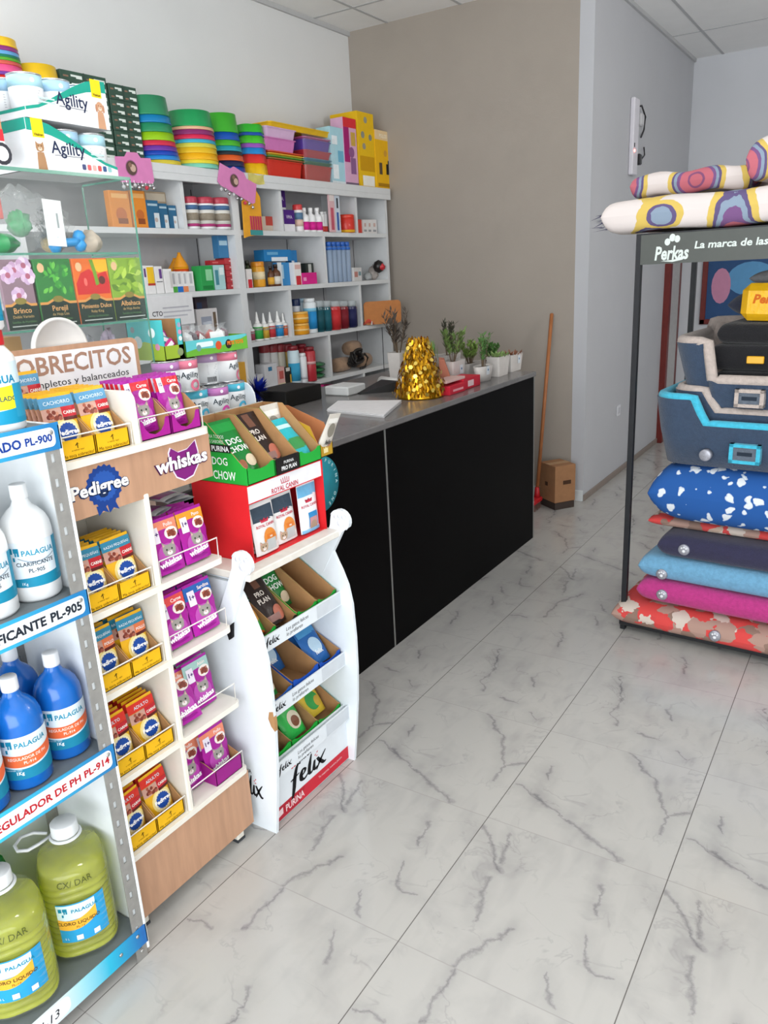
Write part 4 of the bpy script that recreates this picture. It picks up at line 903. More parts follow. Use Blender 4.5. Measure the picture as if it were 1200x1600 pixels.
# five-litre jugs at the bottom
LIQ = mat('chlorine_liquid', '#cfd43a', .10, var=.2, trans=.6, ior=1.12, scale=16, coat=.6)
PET = mat('jug_clear_pet', '#f2f5e2', .06, var=0, alpha=.06, bump=.2, bscale=25)
def jug(loc, rz, lab):
    R = .0885; o = E('chlorine_jug', loc, lab, 'jug', 'yellow-green chlorine jugs on the bottom shelf', rz); o.scale = (1.05, 1.05, 1.06)
    def prof(zmax, d):
        out = [(.0, .004 + d), (.070 - d, .004 + d), (.082 - d, .012 + d)]; z = .02
        while z < min(.225, zmax):
            rib = .0022 * math.cos((z - .02) / .018 * 2 * PI)
            out.append((R - .004 - d + rib, z)); z += .0045
        if zmax > .225:
            for r_, zz in ((.084, .235), (.078, .255), (.066, .275), (.050, .29), (.034, .301), (.026, .306)):
                if zz <= zmax: out.append((r_ - d, zz))
        out.append((0, out[-1][1] + .0005)); return out
    sq = lambda a, r, z: r * (1 + .10 * (math.cos(2 * a) ** 2 - .5) * -1) if z < .28 else r
    MB().lathe(prof(.262, .0022), LIQ, n=40, fn=sq).build('liquid', o)
    mb = MB(); p = prof(.31, 0)[1:-1]; mb.lathe([(0, .003)] + p, PET, n=40, fn=sq)
    mb.lathe([(.026, .306), (.026, .318)], PET, n=32); mb.build('body', o)
    cp = plas('#e7e9ea')
    MB().lathe([(.031, .312), (.032, .316), (.031, .342), (.029, .344), (0, .344)], cp, n=32, fn=lambda a, r, z: r * (1 + .01 * math.cos(22 * a)) if r > .01 else r).build('cap', o)
    mb = MB(); mb.tube([(.034 * math.cos(a), .034 * math.sin(a), .308) for a in [i * 2 * PI / 24 for i in range(24)]], .0042, cp, 6, True)
    hp = [(-.01, -.034, .308), (.012, -.06, .311), (.028, -.085, .315), (.022, -.106, .317), (-.002, -.112, .317), (-.028, -.098, .316), (-.034, -.07, .314), (-.022, -.04, .309)]
    mb.tube(hp, .0042, cp, 6); mb.build('handle', o)
    mb = MB(); A0, A1 = -.62, .72; Rl = R * .96
    round_label(mb, Rl, 0, 0, A0, A1, paper('#2f9bcf'), .003, lambda t: (.065, .175), 20)
    round_label(mb, Rl, 0, 0, A0, .42, paper('#d8edf5'), .0034, lambda t: (.128 + .006 * t, .172), 16)
    round_label(mb, Rl, 0, 0, A0, .42, paper('#f0b23c'), .0037, lambda t: (.104 - .010 * math.sin(PI * t) + .016 * t, .133 - .012 * math.sin(PI * t) + .018 * t), 16)
    rtext(mb, 'PALAGUA', .0135, Rl, .150, '#1d86a8', .13, .02, .0042); mark(mb, Rl + .003, -.44, .152, .021, '#1d86a8')
    rtext(mb, 'CLORO LIQUIDO', .0125, Rl, .116, '#5a4a2a', -.08, .015, .0045); rtext(mb, 'PL-13', .008, Rl, .106, '#8a5a2a', -.05, 0, .0045)
    for u in (-.2, .26): round_label(mb, Rl, 0, 0, u, u + .17, paper('#e3e8ee'), .0042, lambda t: (.070, .084), 4)
    rtext(mb, '5 L', .008, Rl, .074, '#e8f2f8', -.45, 0, .0045)
    mb.build('label', o)
    mb = MB(); mb.text('CX/ DAR', .021, lambda u, v: ((R * .985 + .001 - .25 * max(0, v - .0)) * math.cos(.0 + u / R), (R * .985 + .001 - .25 * max(0, v)) * math.sin(u / R), .222 + v), ink('#4c5228'), 'C')
    mb.build('handwriting', o); return o
q = onz(125, 1485, RZ[0]); 
jug((-1.636, onx(122, 1400, -1.636).y, RZ[0] + .001), -.55, 'yellow-green chlorine jug nearest the slotted post, with handwriting on its shoulder')
jug((-1.625, onx(122, 1400, -1.636).y - .192, RZ[0] + .001), -.50, 'yellow-green chlorine jug at the left picture edge on the bottom shelf')
GB = mat('bottle_green_pet', '#139a3a', .12, var=.05, trans=.5, ior=1.25, bump=.2, bscale=20)
def greenb(loc, lab):
    o = E('green_bottle', loc, lab, 'bottle', 'green bottles at the back of the bottom shelf')
    MB().lathe([(.055, 0), (.062, .01), (.062, .10), (.058, .115), (.062, .13), (.062, .24), (.055, .275), (.035, .305), (.018, .325), (.016, .345)], GB, n=10, smooth=False).build('body', o)
    MB().lathe([(.018, .343), (.018, .368), (0, .369)], plas('#1d6f35'), n=18).build('cap', o)
greenb((-1.79, q.y - .110, RZ[0] + .0005), 'green plastic bottle behind and between the two front jugs')
greenb((-1.79, q.y - .245, RZ[0] + .0005), 'green plastic bottle behind the left jug, at the picture edge')

# ---------------------------------------------------------------- small boxed and bottled goods
def pbox(y0, y1, z0, z1, xf, d, col, label, group=None, name='box', cat='box', marks=(), yaw=0.0, bev=.0015):
    """printed carton looking to +x; marks are (u0,u1,v0,v1,colour) in fractions of the front"""
    w, h = y1 - y0, z1 - z0; mb = MB(); mb.box(-d, 0, -w / 2, w / 2, 0, h, paper(col), bev)
    for k, mk in enumerate(marks):
        e = .0004 + .0002 * k
        if isinstance(mk[0], str):
            t, u, v, s, c = mk[:5]; mb.text(t, s * h, FX(0, (u - .5) * w, v * h, e), ink(c), 'C', bold=.02, sx=(mk[5] if len(mk) > 5 else 1))
        elif len(mk) == 4 and isinstance(mk[3], str):
            u, v, r, c = mk; mb.poly(disc((u - .5) * w, v * h, r * min(w, h), 14), lambda a, b: (e, a, b), paper(c))
        else:
            u0, u1, v0, v1, c = mk; mb.poly([((u0 - .5) * w, v0 * h), ((u1 - .5) * w, v0 * h), ((u1 - .5) * w, v1 * h), ((u0 - .5) * w, v1 * h)], lambda a, b: (e, a, b), paper(c))
    o = mb.build(name, label=label, cat=cat, group=group); o.location = (xf, (y0 + y1) / 2, z0); o.rotation_euler = (0, 0, yaw); return o
def pot(loc, R, h, body, cap, label, kind='jar', group=None, name='bottle', cat='bottle', band=None, capm=None, text=None, tcol='#ffffff', bodym=None):
    """bottle or jar with its cap; band = (z0, z1, colour) list of printed rings"""
    o = E(name, loc, label, cat, group)
    bm = bodym or plas(body); cm = capm or plas(cap)
    if kind == 'jar': pr = [(R * .94, 0), (R, .05 * h), (R, .76 * h), (R * .93, .80 * h), (R * .9, .83 * h)]; cp = [(R * .96, .80 * h), (R * .98, .82 * h), (R * .98, .97 * h), (R * .9, h), (0, h)]
    elif kind == 'drop': pr = [(R * .95, 0), (R, .03 * h), (R, .52 * h), (R * .9, .57 * h), (R * .42, .61 * h)]; cp = [(R * .5, .60 * h), (R * .5, .66 * h), (R * .36, .68 * h), (R * .12, .99 * h), (0, h)]
    elif kind == 'neck': pr = [(R * .95, 0), (R, .03 * h), (R, .58 * h), (R * .85, .68 * h), (R * .4, .76 * h), (R * .38, .86 * h)]; cp = [(R * .46, .83 * h), (R * .46, .98 * h), (R * .4, h), (0, h)]
    elif kind == 'tube': pr = [(R * .95, 0), (R, .02 * h), (R, .86 * h), (R * .8, .89 * h)]; cp = [(R * .85, .88 * h), (R * .85, .98 * h), (R * .75, h), (0, h)]
    elif kind == 'cone': pr = [(R * .95, 0), (R, .03 * h), (R, .62 * h)]; cp = [(R * 1.02, .615 * h), (R * .98, .66 * h), (R * .25, .94 * h), (R * .2, h), (0, h)]
    mb = MB().lathe(pr, bm, n=20)
    rw = pr[2][0]
    for z0, z1, c in (band or ()): mb.lathe([(rw + .0005, z0 * h), (rw + .0005, z1 * h)], paper(c), n=20)
    if text: rtext(mb, text[0], text[1] * h, rw, text[2] * h, tcol, .35, .02, .0009)
    mb.build('body', o); MB().lathe(cp, cm, n=18).build('cap', o)
    return o

# ---------------------------------------------------------------- cans, and their low stand on the counter
CANM = mat('can_tin', '#c4c6c8', .25, .9, var=.03)
def can_mesh(mb, band, text=True, c=(0, 0, 0), ang=0.45, R=.0455, h=.110, ring='#d15aa8'):
    x, y, z = c; mb.lathe([(R - .001, 0), (R, .002), (R, .005)], CANM, c, 26); mb.lathe([(R - .0008, .005), (R - .0008, h - .005)], paper('#e6e8ea'), c, 26)
    mb.lathe([(R, h - .005), (R, h - .001), (R - .003, h), (R - .005, h - .004), (0, h - .004)], CANM, c, 26)
    mb.lathe([(R - .0003, h * .70), (R - .0003, h - .006)], paper(band), c, 26)
    T = lambda fn: (lambda u, v: tuple(a + b for a, b in zip(fn(u, v), c)))
    cyl = lambda ac, e: (lambda u, v: ((R + e) * math.cos(ac + u / R) + x, (R + e) * math.sin(ac + u / R) + y, v + z))
    mb.poly(disc(0, h * .83, .006, 12), cyl(-.75 + ang, .0006), paper('#f2eef2'))
    if text:
        mb.text('Agility', .027, lambda u, v: cyl(-.75 + ang, .0008)(u, v + h * .44), ink('#2a3a44'), 'C', bold=.005)
        mb.grid(lambda a, b: cyl(-.45 + ang, .0008)((.010 + .009 * b) * math.cos(2 * PI * a), h * .2 + (.010 + .009 * b) * math.sin(2 * PI * a)), 20, 1, paper(ring))
    else:
        for k in range(6): mb.poly([(-.02, h * (.62 - .055 * k)), (.02 - .004 * (k % 3), h * (.62 - .055 * k)), (.02 - .004 * (k % 3), h * (.61 - .055 * k)), (-.02, h * (.61 - .055 * k))], cyl(-.75 + ang, .0007), paper('#9aa0a6'))
        for k in range(9): mb.poly([(-.022 + .004 * k, h * .08), (-.0198 + .004 * k, h * .08), (-.0198 + .004 * k, h * .24), (-.022 + .004 * k, h * .24)], cyl(-.75 + ang, .0007), ink('#2f3134'))
    return mb
base = E('can_riser', (-2.02, 1.99, CTOP), 'white riser with a rounded side panel holding stacked food cans on the counter', 'stand')
yrs = onx(393, 620, -1.94).y
part(MB().box(-2.13, -1.935, 1.775, yrs - .001, CTOP, 1.298, CRM, .002), 'riser_box', base)
part(MB().prism([(-2.13, CTOP), (-1.925, CTOP), (-1.925, 1.34)] + [(-1.985 + .06 * math.cos(a), 1.345 + .06 * math.sin(a)) for a in (.3, .7, 1.1, PI / 2)] + [(-2.13, 1.405)], 1, yrs, yrs + .006, CARD), 'side_panel', base)
CG_ = 'food cans stacked on the white riser'
CS_ = .1105
for px, xx, tier_, col, ring, tx, lab in (
    (304, -2.02, 0, '#55b6cf', '#4aa8c8', True, 'white food can with sky blue band, leftmost in the lower row of cans'),
    (337, -1.995, 0, '#c07ab8', '#cf4fa4', True, 'white food can with lilac band, middle of the lower row of cans'),
    (364, -2.005, 0, '#4fb3cc', '#49a9cc', True, 'white food can with sky blue band at the right end of the lower row'),
    (258, -2.0, 1, '#bd83bd', '#b46ab2', True, 'white food can with lilac band, leftmost in the upper row behind the pouches'),
    (287, -1.985, 1, '#e07f95', '#d5708a', True, 'white food can with pink band in the upper row, left of the barcode cans'),
    (322, -2.055, 1, '#b79cc0', '#b46ab2', False, 'white food can with faded lilac band and barcode, upper row'),
    (352, -2.02, 1, '#e07f95', '#d5708a', True, 'white food can with pink band at the right end of the upper row')):
    z = 1.2985 + tier_ * CS_
    o = can_mesh(MB(), col, tx, ring=ring, ang=.45 if px != 352 else .95).build('food_can', label=lab, cat='can', group=CG_)
    o.location = (xx, onx(px, 615 - 45 * tier_, xx).y, z)
ztray = 1.2985 + 2 * CS_ + .0008
# open tray of packed toys, and the turquoise box
ty0, ty1 = 1.868, onx(386, 530, -1.97).y
tray = E('toy_tray', (-2.04, (ty0 + ty1) / 2, ztray), 'low turquoise and green card tray full of packed toys on the cans', 'tray')
mb = MB().box(-2.13, -1.97, ty0, ty1, ztray, ztray + .003, BROWN)
mb.box(-1.972, -1.97, ty0, ty1, ztray, ztray + .052, paper('#63c3c9')); mb.box(-2.13, -2.128, ty0, ty1, ztray, ztray + .052, BROWN)
mb.box(-2.13, -1.97, ty0, ty0 + .002, ztray, ztray + .052, paper('#6aa52e')); mb.box(-2.13, -1.97, ty1 - .002, ty1, ztray, ztray + .052, paper('#6aa52e'))
x = -1.97
gp = [(ty0, ztray), (ty1, ztray), (ty1, ztray + .046)] + [(ty1 - (ty1 - ty0) * t, ztray + .036 - .022 * t + .006 * math.sin(t * 9)) for t in (.1, .25, .4, .55, .7, .85, 1)]
mb.poly(gp, lambda u, v: (x + .0004, u, v), paper('#6cb03a'))
mb.poly(rrect(ty0 + .05, ty0 + .13, ztray + .026, ztray + .043, .006), lambda u, v: (x + .0007, u, v), paper('#e0f1f2'))
for u, r, c in ((ty0 + .155, .015, '#d0542c'), (ty0 + .205, .016, '#2c2a2c'), (ty0 + .06, .011, '#6e98a0')): mb.poly(disc(u, ztray + .025, r, 14), lambda a, b: (x + .0008, a, b), paper(c))
mb.text('PETS TOYS', .017, FX(x, ty1 - .105, ztray + .022, .0009), ink('#e77b26'), bold=.05)
part(mb, 'tray', tray)
rng = random.Random(3)
TOYC = ['#c9505a', '#d9dadb', '#56474e', '#8a3f48', '#b05a54', '#d8d8d6', '#6e4a56', '#4aa0b4']
for i in range(7):
    y = ty0 + .035 + i * (ty1 - ty0 - .07) / 6; h = .085 + .012 * math.sin(i * 2.1)
    mb = MB(); c = TOYC[i]
    mb.lathe([(.0, .0), (.015, .01), (.020, .03), (.016, .055), (.0, .07)], cloth(c), n=12, fn=lambda a, r, z: 1.15 * r * (1 + .18 * math.sin(3 * a + z * 80)))
    mb.lathe([(.0, -.004), (.019, 0), (.0225, .03), (.021, .06), (.010, h - .01), (.021, h)], film('#e6eaec', .12), n=10, fn=lambda a, r, z: r * (1 + .12 * math.sin(5 * a + z * 120)))
    if i in (2, 4, 5): mb.box(.0235, .0242, -.016, .018, .03, .058, paper('#eceeee'), M=Matrix.Rotation(.3 * (i - 4), 4, 'X'))
    o = mb.build('packed_toy', label='film-wrapped toy in the card tray, %s from the left' % ['first', 'second', 'third', 'fourth', 'fifth', 'sixth', 'seventh'][i], cat='toy', group='film-wrapped toys in the card tray')
    o.location = (-2.04 + .012 * math.sin(i * 1.7), y, ztray + .008); o.rotation_euler = (0, -.15, .3 * math.sin(i))
bx = E('turquoise_display_box', (-2.05, 1.82, ztray), 'turquoise and green open display box on the cans, beside the glass cabinet', 'box')
by0, by1, bz1 = 1.777, 1.862, ztray + .128
mb = MB(); tq = paper('#4fc0c2'); gr = paper('#9db83a')
mb.box(-2.14, -2.137, by0, by1, ztray, bz1, BROWN); mb.box(-2.14, -1.97, by0, by1, ztray, ztray + .003, BROWN)
for a, b in ((by0, by0 + .003), (by1 - .003, by1)):
    mb.prism([(-2.14, ztray), (-1.97, ztray), (-1.97, bz1), (-2.14, bz1)], 1, a, b, tq)
mb.box(-2.137, -1.9735, by1 - .0042, by1 - .0031, ztray, bz1, BROWN); mb.box(-2.137, -1.9735, by0 + .0031, by0 + .0042, ztray, bz1, BROWN); mb.box(-1.973, -1.97, by1 - .022, by1, ztray, bz1, tq); mb.box(-1.973, -1.97, by0, by1, ztray, ztray + .045, gr)
mb.poly([(-2.14, ztray), (-1.97, ztray), (-1.97, ztray + .045), (-2.06, ztray + .06), (-2.14, ztray + .04)], lambda u, v: (u, by0 - .0006, v), gr)
for u, v, r, c in ((-2.02, bz1 - .04, .016, '#e7f2f0'), (-2.09, bz1 - .07, .02, '#dfeeed'), (-2.0, bz1 - .085, .011, '#d893b4'), (-2.11, bz1 - .03, .010, '#8f9aa0')): mb.poly(disc(u, v, r, 14), lambda a, b: (a, by0 - .0008, b), paper(c))
for v, c in ((.108, '#a8a0b8'), (.085, '#d893b4'), (.065, '#e7f2f0')): mb.poly(disc(by1 - .011, ztray + v, .008, 12), lambda a, b: (-1.9695, a, b), paper(c))
mb.poly(disc(by1 - .018, ztray + .022, .013, 12), lambda a, b: (-1.9694, a, b), paper('#8a9a70'))
part(mb, 'box', bx)
for i, (c, z, a) in enumerate((('#c2257f', .045, .5), ('#2f9fae', .062, -.4), ('#a3208c', .075, .2))):
    o = MB().box(-.006, .006, -.028, .028, -.014, .014, plas(c), .004).box(.0062, .0066, -.018, .018, -.007, .007, paper('#ece6ea')).build('packed_toy', label=('pink toy with white tag low in the turquoise box', 'teal toy in the turquoise box', 'purple toy topmost in the turquoise box')[i], cat='toy', group='toys in the turquoise display box')
    o.location = (-1.985 - .018 * i, 1.812, ztray + z); o.rotation_euler = (a, -.3, .1)

# ---------------------------------------------------------------- glass cabinet on the counter
GLS = mat('cabinet_glass', '#cfe2dc', .03, var=0, alpha=.03)
GED = mat('cabinet_glass_edge', '#5d9a86', .2, var=.03, alpha=.85)
gx0, gx1, gyA, gyB = -2.225, -2.0, 0.98, 1.757
GZ = [CTOP + .001, 1.40, 1.655, 1.857, 2.072]
gc = E('glass_cabinet', ((gx0 + gx1) / 2, (gyA + gyB) / 2, CTOP), 'clear glass display cabinet with green edges standing on the counter', 'cabinet')
def pane(x0, x1, y0, y1, z0, z1, nm):
    mb = MB().box(x0, x1, y0, y1, z0, z1, GLS); t = .0025
    if nm == 'glass_shelf' or nm == 'glass_top':
        mb.box(x1 - .001, x1 + .0005, y0, y1, z0, z1, GED); mb.box(x0, x1, y1 - .001, y1 + .0004, z0, z1, GED)
    elif nm == 'front_glass':
        mb.box(x0, x1 + .0004, y1 - .003, y1 + .0004, z0, z1, GED); mb.box(x0, x1 + .0004, y0, y1, z1 - .003, z1, GED)
    elif nm == 'side_glass': mb.box(x0 - .0004, x0 + .002, y0, y1, z0, z1, GED)
    return part(mb, nm, gc)
pane(gx1 - .004, gx1, gyA, gyB, GZ[0], GZ[4] - .006, 'front_glass')
pane(gx0, gx1 - .0045, gyB - .005, gyB, GZ[0], GZ[4] - .006, 'side_glass')
pane(gx0, gx1, gyA, gyB, GZ[4] - .006, GZ[4], 'glass_top')
for z in GZ[1:4]: pane(gx0 + .002, gx1 - .0045, gyA, gyB - .006, z - .006, z, 'glass_shelf')
# seed packets on the middle shelf
def leaf(mb, u, v, r, a, c, e):
    mb.poly([(u + r * (math.cos(a) * p - math.sin(a) * q), v + r * (math.sin(a) * p + math.cos(a) * q)) for p, q in ((-1, 0), (-.4, .45), (.3, .42), (1, 0), (.3, -.42), (-.4, -.45))], lambda s, t: (e, s, t), paper(c))
def seed_packet(pa, pb, kind, title, sub, label, x=-2.030):
    y0, y1 = onx(pa, 450, x).y, onx(pb, 450, x).y; w = y1 - y0; h = .186; z = GZ[2] + .001
    mb = MB(); mb.box(-.010, 0, -w / 2, w / 2, 0, h, paper({'flower': '#8f7480', 'parsley': '#2f7a36', 'pepper': '#e36b1e', 'basil': '#84a832', 'maroon': '#5d3a44'}[kind]), .002)
    R_ = random.Random(title)
    ry = lambda: R_.uniform(-w / 2 + .012, w / 2 - .012); rz = lambda: R_.uniform(.085, h - .012)
    if kind in ('parsley', 'basil'):
        cs_ = ['#4fae3c', '#3a9436', '#6cc04a', '#2a6e30'] if kind == 'parsley' else ['#9cbf3c', '#7fa62c', '#b6d252', '#5e8424']
        for k in range(34): leaf(mb, ry(), rz(), .012 if kind == 'parsley' else .019, R_.uniform(0, 6.3), cs_[k % 4], .0004 + k * .00001)
    elif kind == 'pepper':
        mb.poly([(u * w, v * h) for u, v in ((-.46, .45), (.46, .45), (.48, .62), (.42, .8), (.1, .74), (-.05, .84), (-.3, .78), (-.46, .62))], lambda a, b: (.0004, a, b), paper('#cc1f22'))
        mb.poly([(u * w, v * h) for u, v in ((0, .98), (.48, .98), (.48, .8), (.2, .78), (.02, .88))], lambda a, b: (.0005, a, b), paper('#f0b41c'))
        mb.poly([(u * w, v * h) for u, v in ((-.02, .98), (.08, .98), (.14, .8), (.18, .6), (.08, .58), (.04, .8))], lambda a, b: (.0006, a, b), paper('#6f9a24'))
        mb.poly(disc(.27 * w, .66 * h, .012), lambda a, b: (.0007, a, b), paper('#5a1a14')); mb.poly(disc(-.2 * w, .64 * h, .006, 10, .012), lambda a, b: (.0007, a, b), paper('#ee6a60'))
    elif kind == 'flower':
        for k in range(5):
            u, v = ry(), rz()
            for j in range(7): mb.poly(disc(u + .013 * math.cos(j * .9), v + .013 * math.sin(j * .9), .011, 9), lambda a, b: (.0004 + k * .00008 + j * .000005, a, b), paper(['#d9bcd6', '#cdaed0', '#e8d3e4', '#c9a2c4'][(k + j) % 4]))
            mb.poly(disc(u, v, .008, 9), lambda a, b: (.0005 + k * .00008, a, b), paper('#b0627a'))
    cw = [(-w / 2, 0), (w / 2, 0), (w / 2, .062), (w * .30, .062), (w * .15, .070), (0, .074), (-w * .15, .070), (-w * .30, .062), (-w / 2, .062)]
    if kind != 'maroon':
        mb.poly([(a, b + (.007 if b > 0 else 0)) for a, b in cw], lambda a, b: (.0010, a, b), paper('#d9974f'))
        mb.poly(cw, lambda a, b: (.0012, a, b), paper('#1b2a22'))
        mb.poly(disc(0, .076, .018, 16, .009), lambda a, b: (.0014, a, b), paper('#8a7a35'))
        wd_ = glyphs(title, .01)[2]; sz = min(.021, w * .86 / wd_)
        mb.text(title, sz, FX(0, 0, .044, .0014), ink('#e0a86a'), 'C', bold=.01)
        mb.text(sub, .011, FX(0, 0, .031, .0014), ink('#c9a66a'), 'C'); mb.text('Semillas de Hortalizas', .0085, FX(0, 0, .018, .0014), ink('#5f8a55'), 'C')
        mb.poly([(-w * .4, .008), (w * .4, .008), (w * .4, .011), (-w * .4, .011)], lambda a, b: (.0014, a, b), paper('#b9bdb8'))
        if kind != 'flower': mb.poly(disc(-w / 2 + .020, h - .024, .011, 14, .013), lambda a, b: (.0016, a, b), paper('#e2b98a'))
    o = mb.build('seed_packet', label=label, cat='seed packet', group='seed packets on the middle glass shelf'); o.location = (x, (y0 + y1) / 2, z); o.rotation_euler = (0, -.02, 0); return o
seed_packet(3, 54, 'flower', 'Brinco', 'Doble Variado', 'seed packet with pale pink flowers, leftmost in the glass cabinet')
seed_packet(46, 62, 'maroon', 'm', '', 'narrow maroon seed packet edge behind the flower packet', -2.046)
seed_packet(59, 117, 'parsley', 'Perejil', 'de Hoja Lisa', 'seed packet with green parsley leaves in the glass cabinet')
seed_packet(119, 174, 'pepper', 'Pimiento Dulce', 'Ruby King', 'seed packet with a red pepper in the glass cabinet')
seed_packet(175, 226, 'basil', 'Albahaca', 'de Hoja Ancha', 'seed packet with pale green basil leaves, nearest the cabinet corner')
# toys and bags on the upper and lower glass shelves
def blob(loc, sx, sy, sz, m, label, cat='toy', name='rubber_toy', amp=.18, fr=9., extra=None, group='toys on the upper glass shelf', n=16):
    mb = MB()
    def f(u, v):
        a, b = 2 * PI * u, PI * v - PI / 2
        d = Vector((math.cos(a) * math.cos(b), math.sin(a) * math.cos(b), math.sin(b)))
        k = 1 + amp * mnoise.noise(d * fr * .3 + Vector(loc) * 7)
        return (d.x * sx * k, d.y * sy * k, sz + d.z * sz * (k if d.z > 0 else 1))
    mb.grid(f, n, n // 2 + 2, m)
    if extra: extra(mb)
    o = mb.build(name, label=label, cat=cat, group=group); o.location = loc; return o
zs = GZ[3] + .001
def yg(px, py=380, X=-2.08): return onx(px, py, X).y
blob((-2.10, yg(42), zs + .045), .03, .032, .035, mat('rubber_green', '#1d8a4a', .35, var=.3, scale=30), 'green rubber toy inside the clear bag on the upper glass shelf', amp=.5, fr=14)
blob((-2.09, yg(4), zs), .04, .05, .028, mat('rubber_green', '#1d8a4a', .35), 'green toy at the left picture edge on the upper glass shelf', amp=.3)
blob((-2.10, yg(148), zs), .033, .036, .032, mat('toy_cream_spots', '#c2b4a2', .6, var=.45, scale=18), 'cream toy with dark spots by the right side glass', amp=.25)
blob((-2.11, yg(92), zs + .002), .025, .035, .03, cloth('#c9b48c'), 'straw-coloured toy behind the blue bone', amp=.3)
blob((-2.12, yg(98, 330), zs + .075), .025, .03, .022, mat('toy_cow_print', '#cfcfd2', .4, var=.7, scale=22), 'black and white spotted toy in clear wrap, upper glass shelf', amp=.3)
blob((-2.125, yg(94, 350), zs), .026, .03, .037, mat('toy_wrap_grey', '#aeb0b4', .25, var=.5, scale=30), 'grey wrapped toy under the spotted one, upper glass shelf', amp=.4)
def bone():
    mb = MB(); m = plas('#1d8fd0'); y0, y1 = yg(70), yg(123)
    c = (y0 + y1) / 2; L = (y1 - y0) / 2
    mb.tube([(0, -L + .02, .018), (0, -L * .3, .017), (0, L * .3, .019), (0, L - .02, .022)], [.013, .0125, .0125, .013], m, 12)
    for s in (-1, 1):
        for k in (-1, 1): mb.lathe([(0, -.019), (.012, -.015), (.019, 0), (.012, .015), (0, .019)], m, (0, s * (L - .015), .021 + k * .012 + .002 * s), 14)
    o = mb.build('bone_toy', label='blue rubber bone lying on the upper glass shelf', cat='toy'); o.location = (-2.055, c, zs + .011); return o
bone()
o = MB().box(-.0006, 0, -.030, .030, 0, .125, paper('#e4e7e6')).box(.0002, .0006, .008, .014, .05, .09, paper('#9aa3a3')).build('price_card', label='white paper card leaning among the bags on the upper glass shelf', cat='card'); o.location = (-2.035, yg(71, 360), zs + .018); o.rotation_euler = (-.06, -.06, 0)
def filmbag(loc, sx, sy, sz, label, a=.13, col='#eef1f2', group='clear bags in the glass cabinet'):
    return blob(loc, sx, sy, sz, mat('bag_film_%d' % (a * 100), col, .08, var=.1, scale=40, alpha=a, bump=.9, bscale=35), label, 'bag', 'clear_bag', .55, 16, None, group, 22)
filmbag((-2.095, yg(38), zs + .002), .055, .085, .085, 'crumpled clear bag with a green toy inside, left on the upper glass shelf')
filmbag((-2.12, yg(100), zs + .002), .045, .05, .065, 'crumpled clear bag over spotted toys, upper glass shelf')
pbox(yg(-30, 300), yg(13, 300), zs + .095, zs + .15, -2.12, .05, '#cf3a2a', 'red box at the left picture edge resting on the bags, glass cabinet')
zl = GZ[1] + .001
def yl(px, X=-2.09): return onx(px, 530, X).y
pbox(yl(8), yl(36), zl, zl + .235, -2.10, .07, '#b48a55', 'tall brown box on the lower glass shelf at left')
for i, (px, c, h) in enumerate(((24, '#b9bcc0', .085), (54, '#d9e6ea', .095), (132, '#8d8f96', .1), (162, '#a99fb2', .11))):
    blob((-2.07, yl(px), zl), .035, .034, h, mat('wrapped_goods_' + c.strip('#'), c, .2, var=.5, scale=28, bump=.6), ('grey film-wrapped pack beside the brown box, lower glass shelf', 'pale blue film-wrapped pack behind the round white topper', 'grey film-wrapped pack right of the round white topper', 'lilac grey film-wrapped pack nearest the right side glass, lower shelf')[i], 'pack', 'wrapped_pack', .4, 14, None, 'wrapped packs on the lower glass shelf')
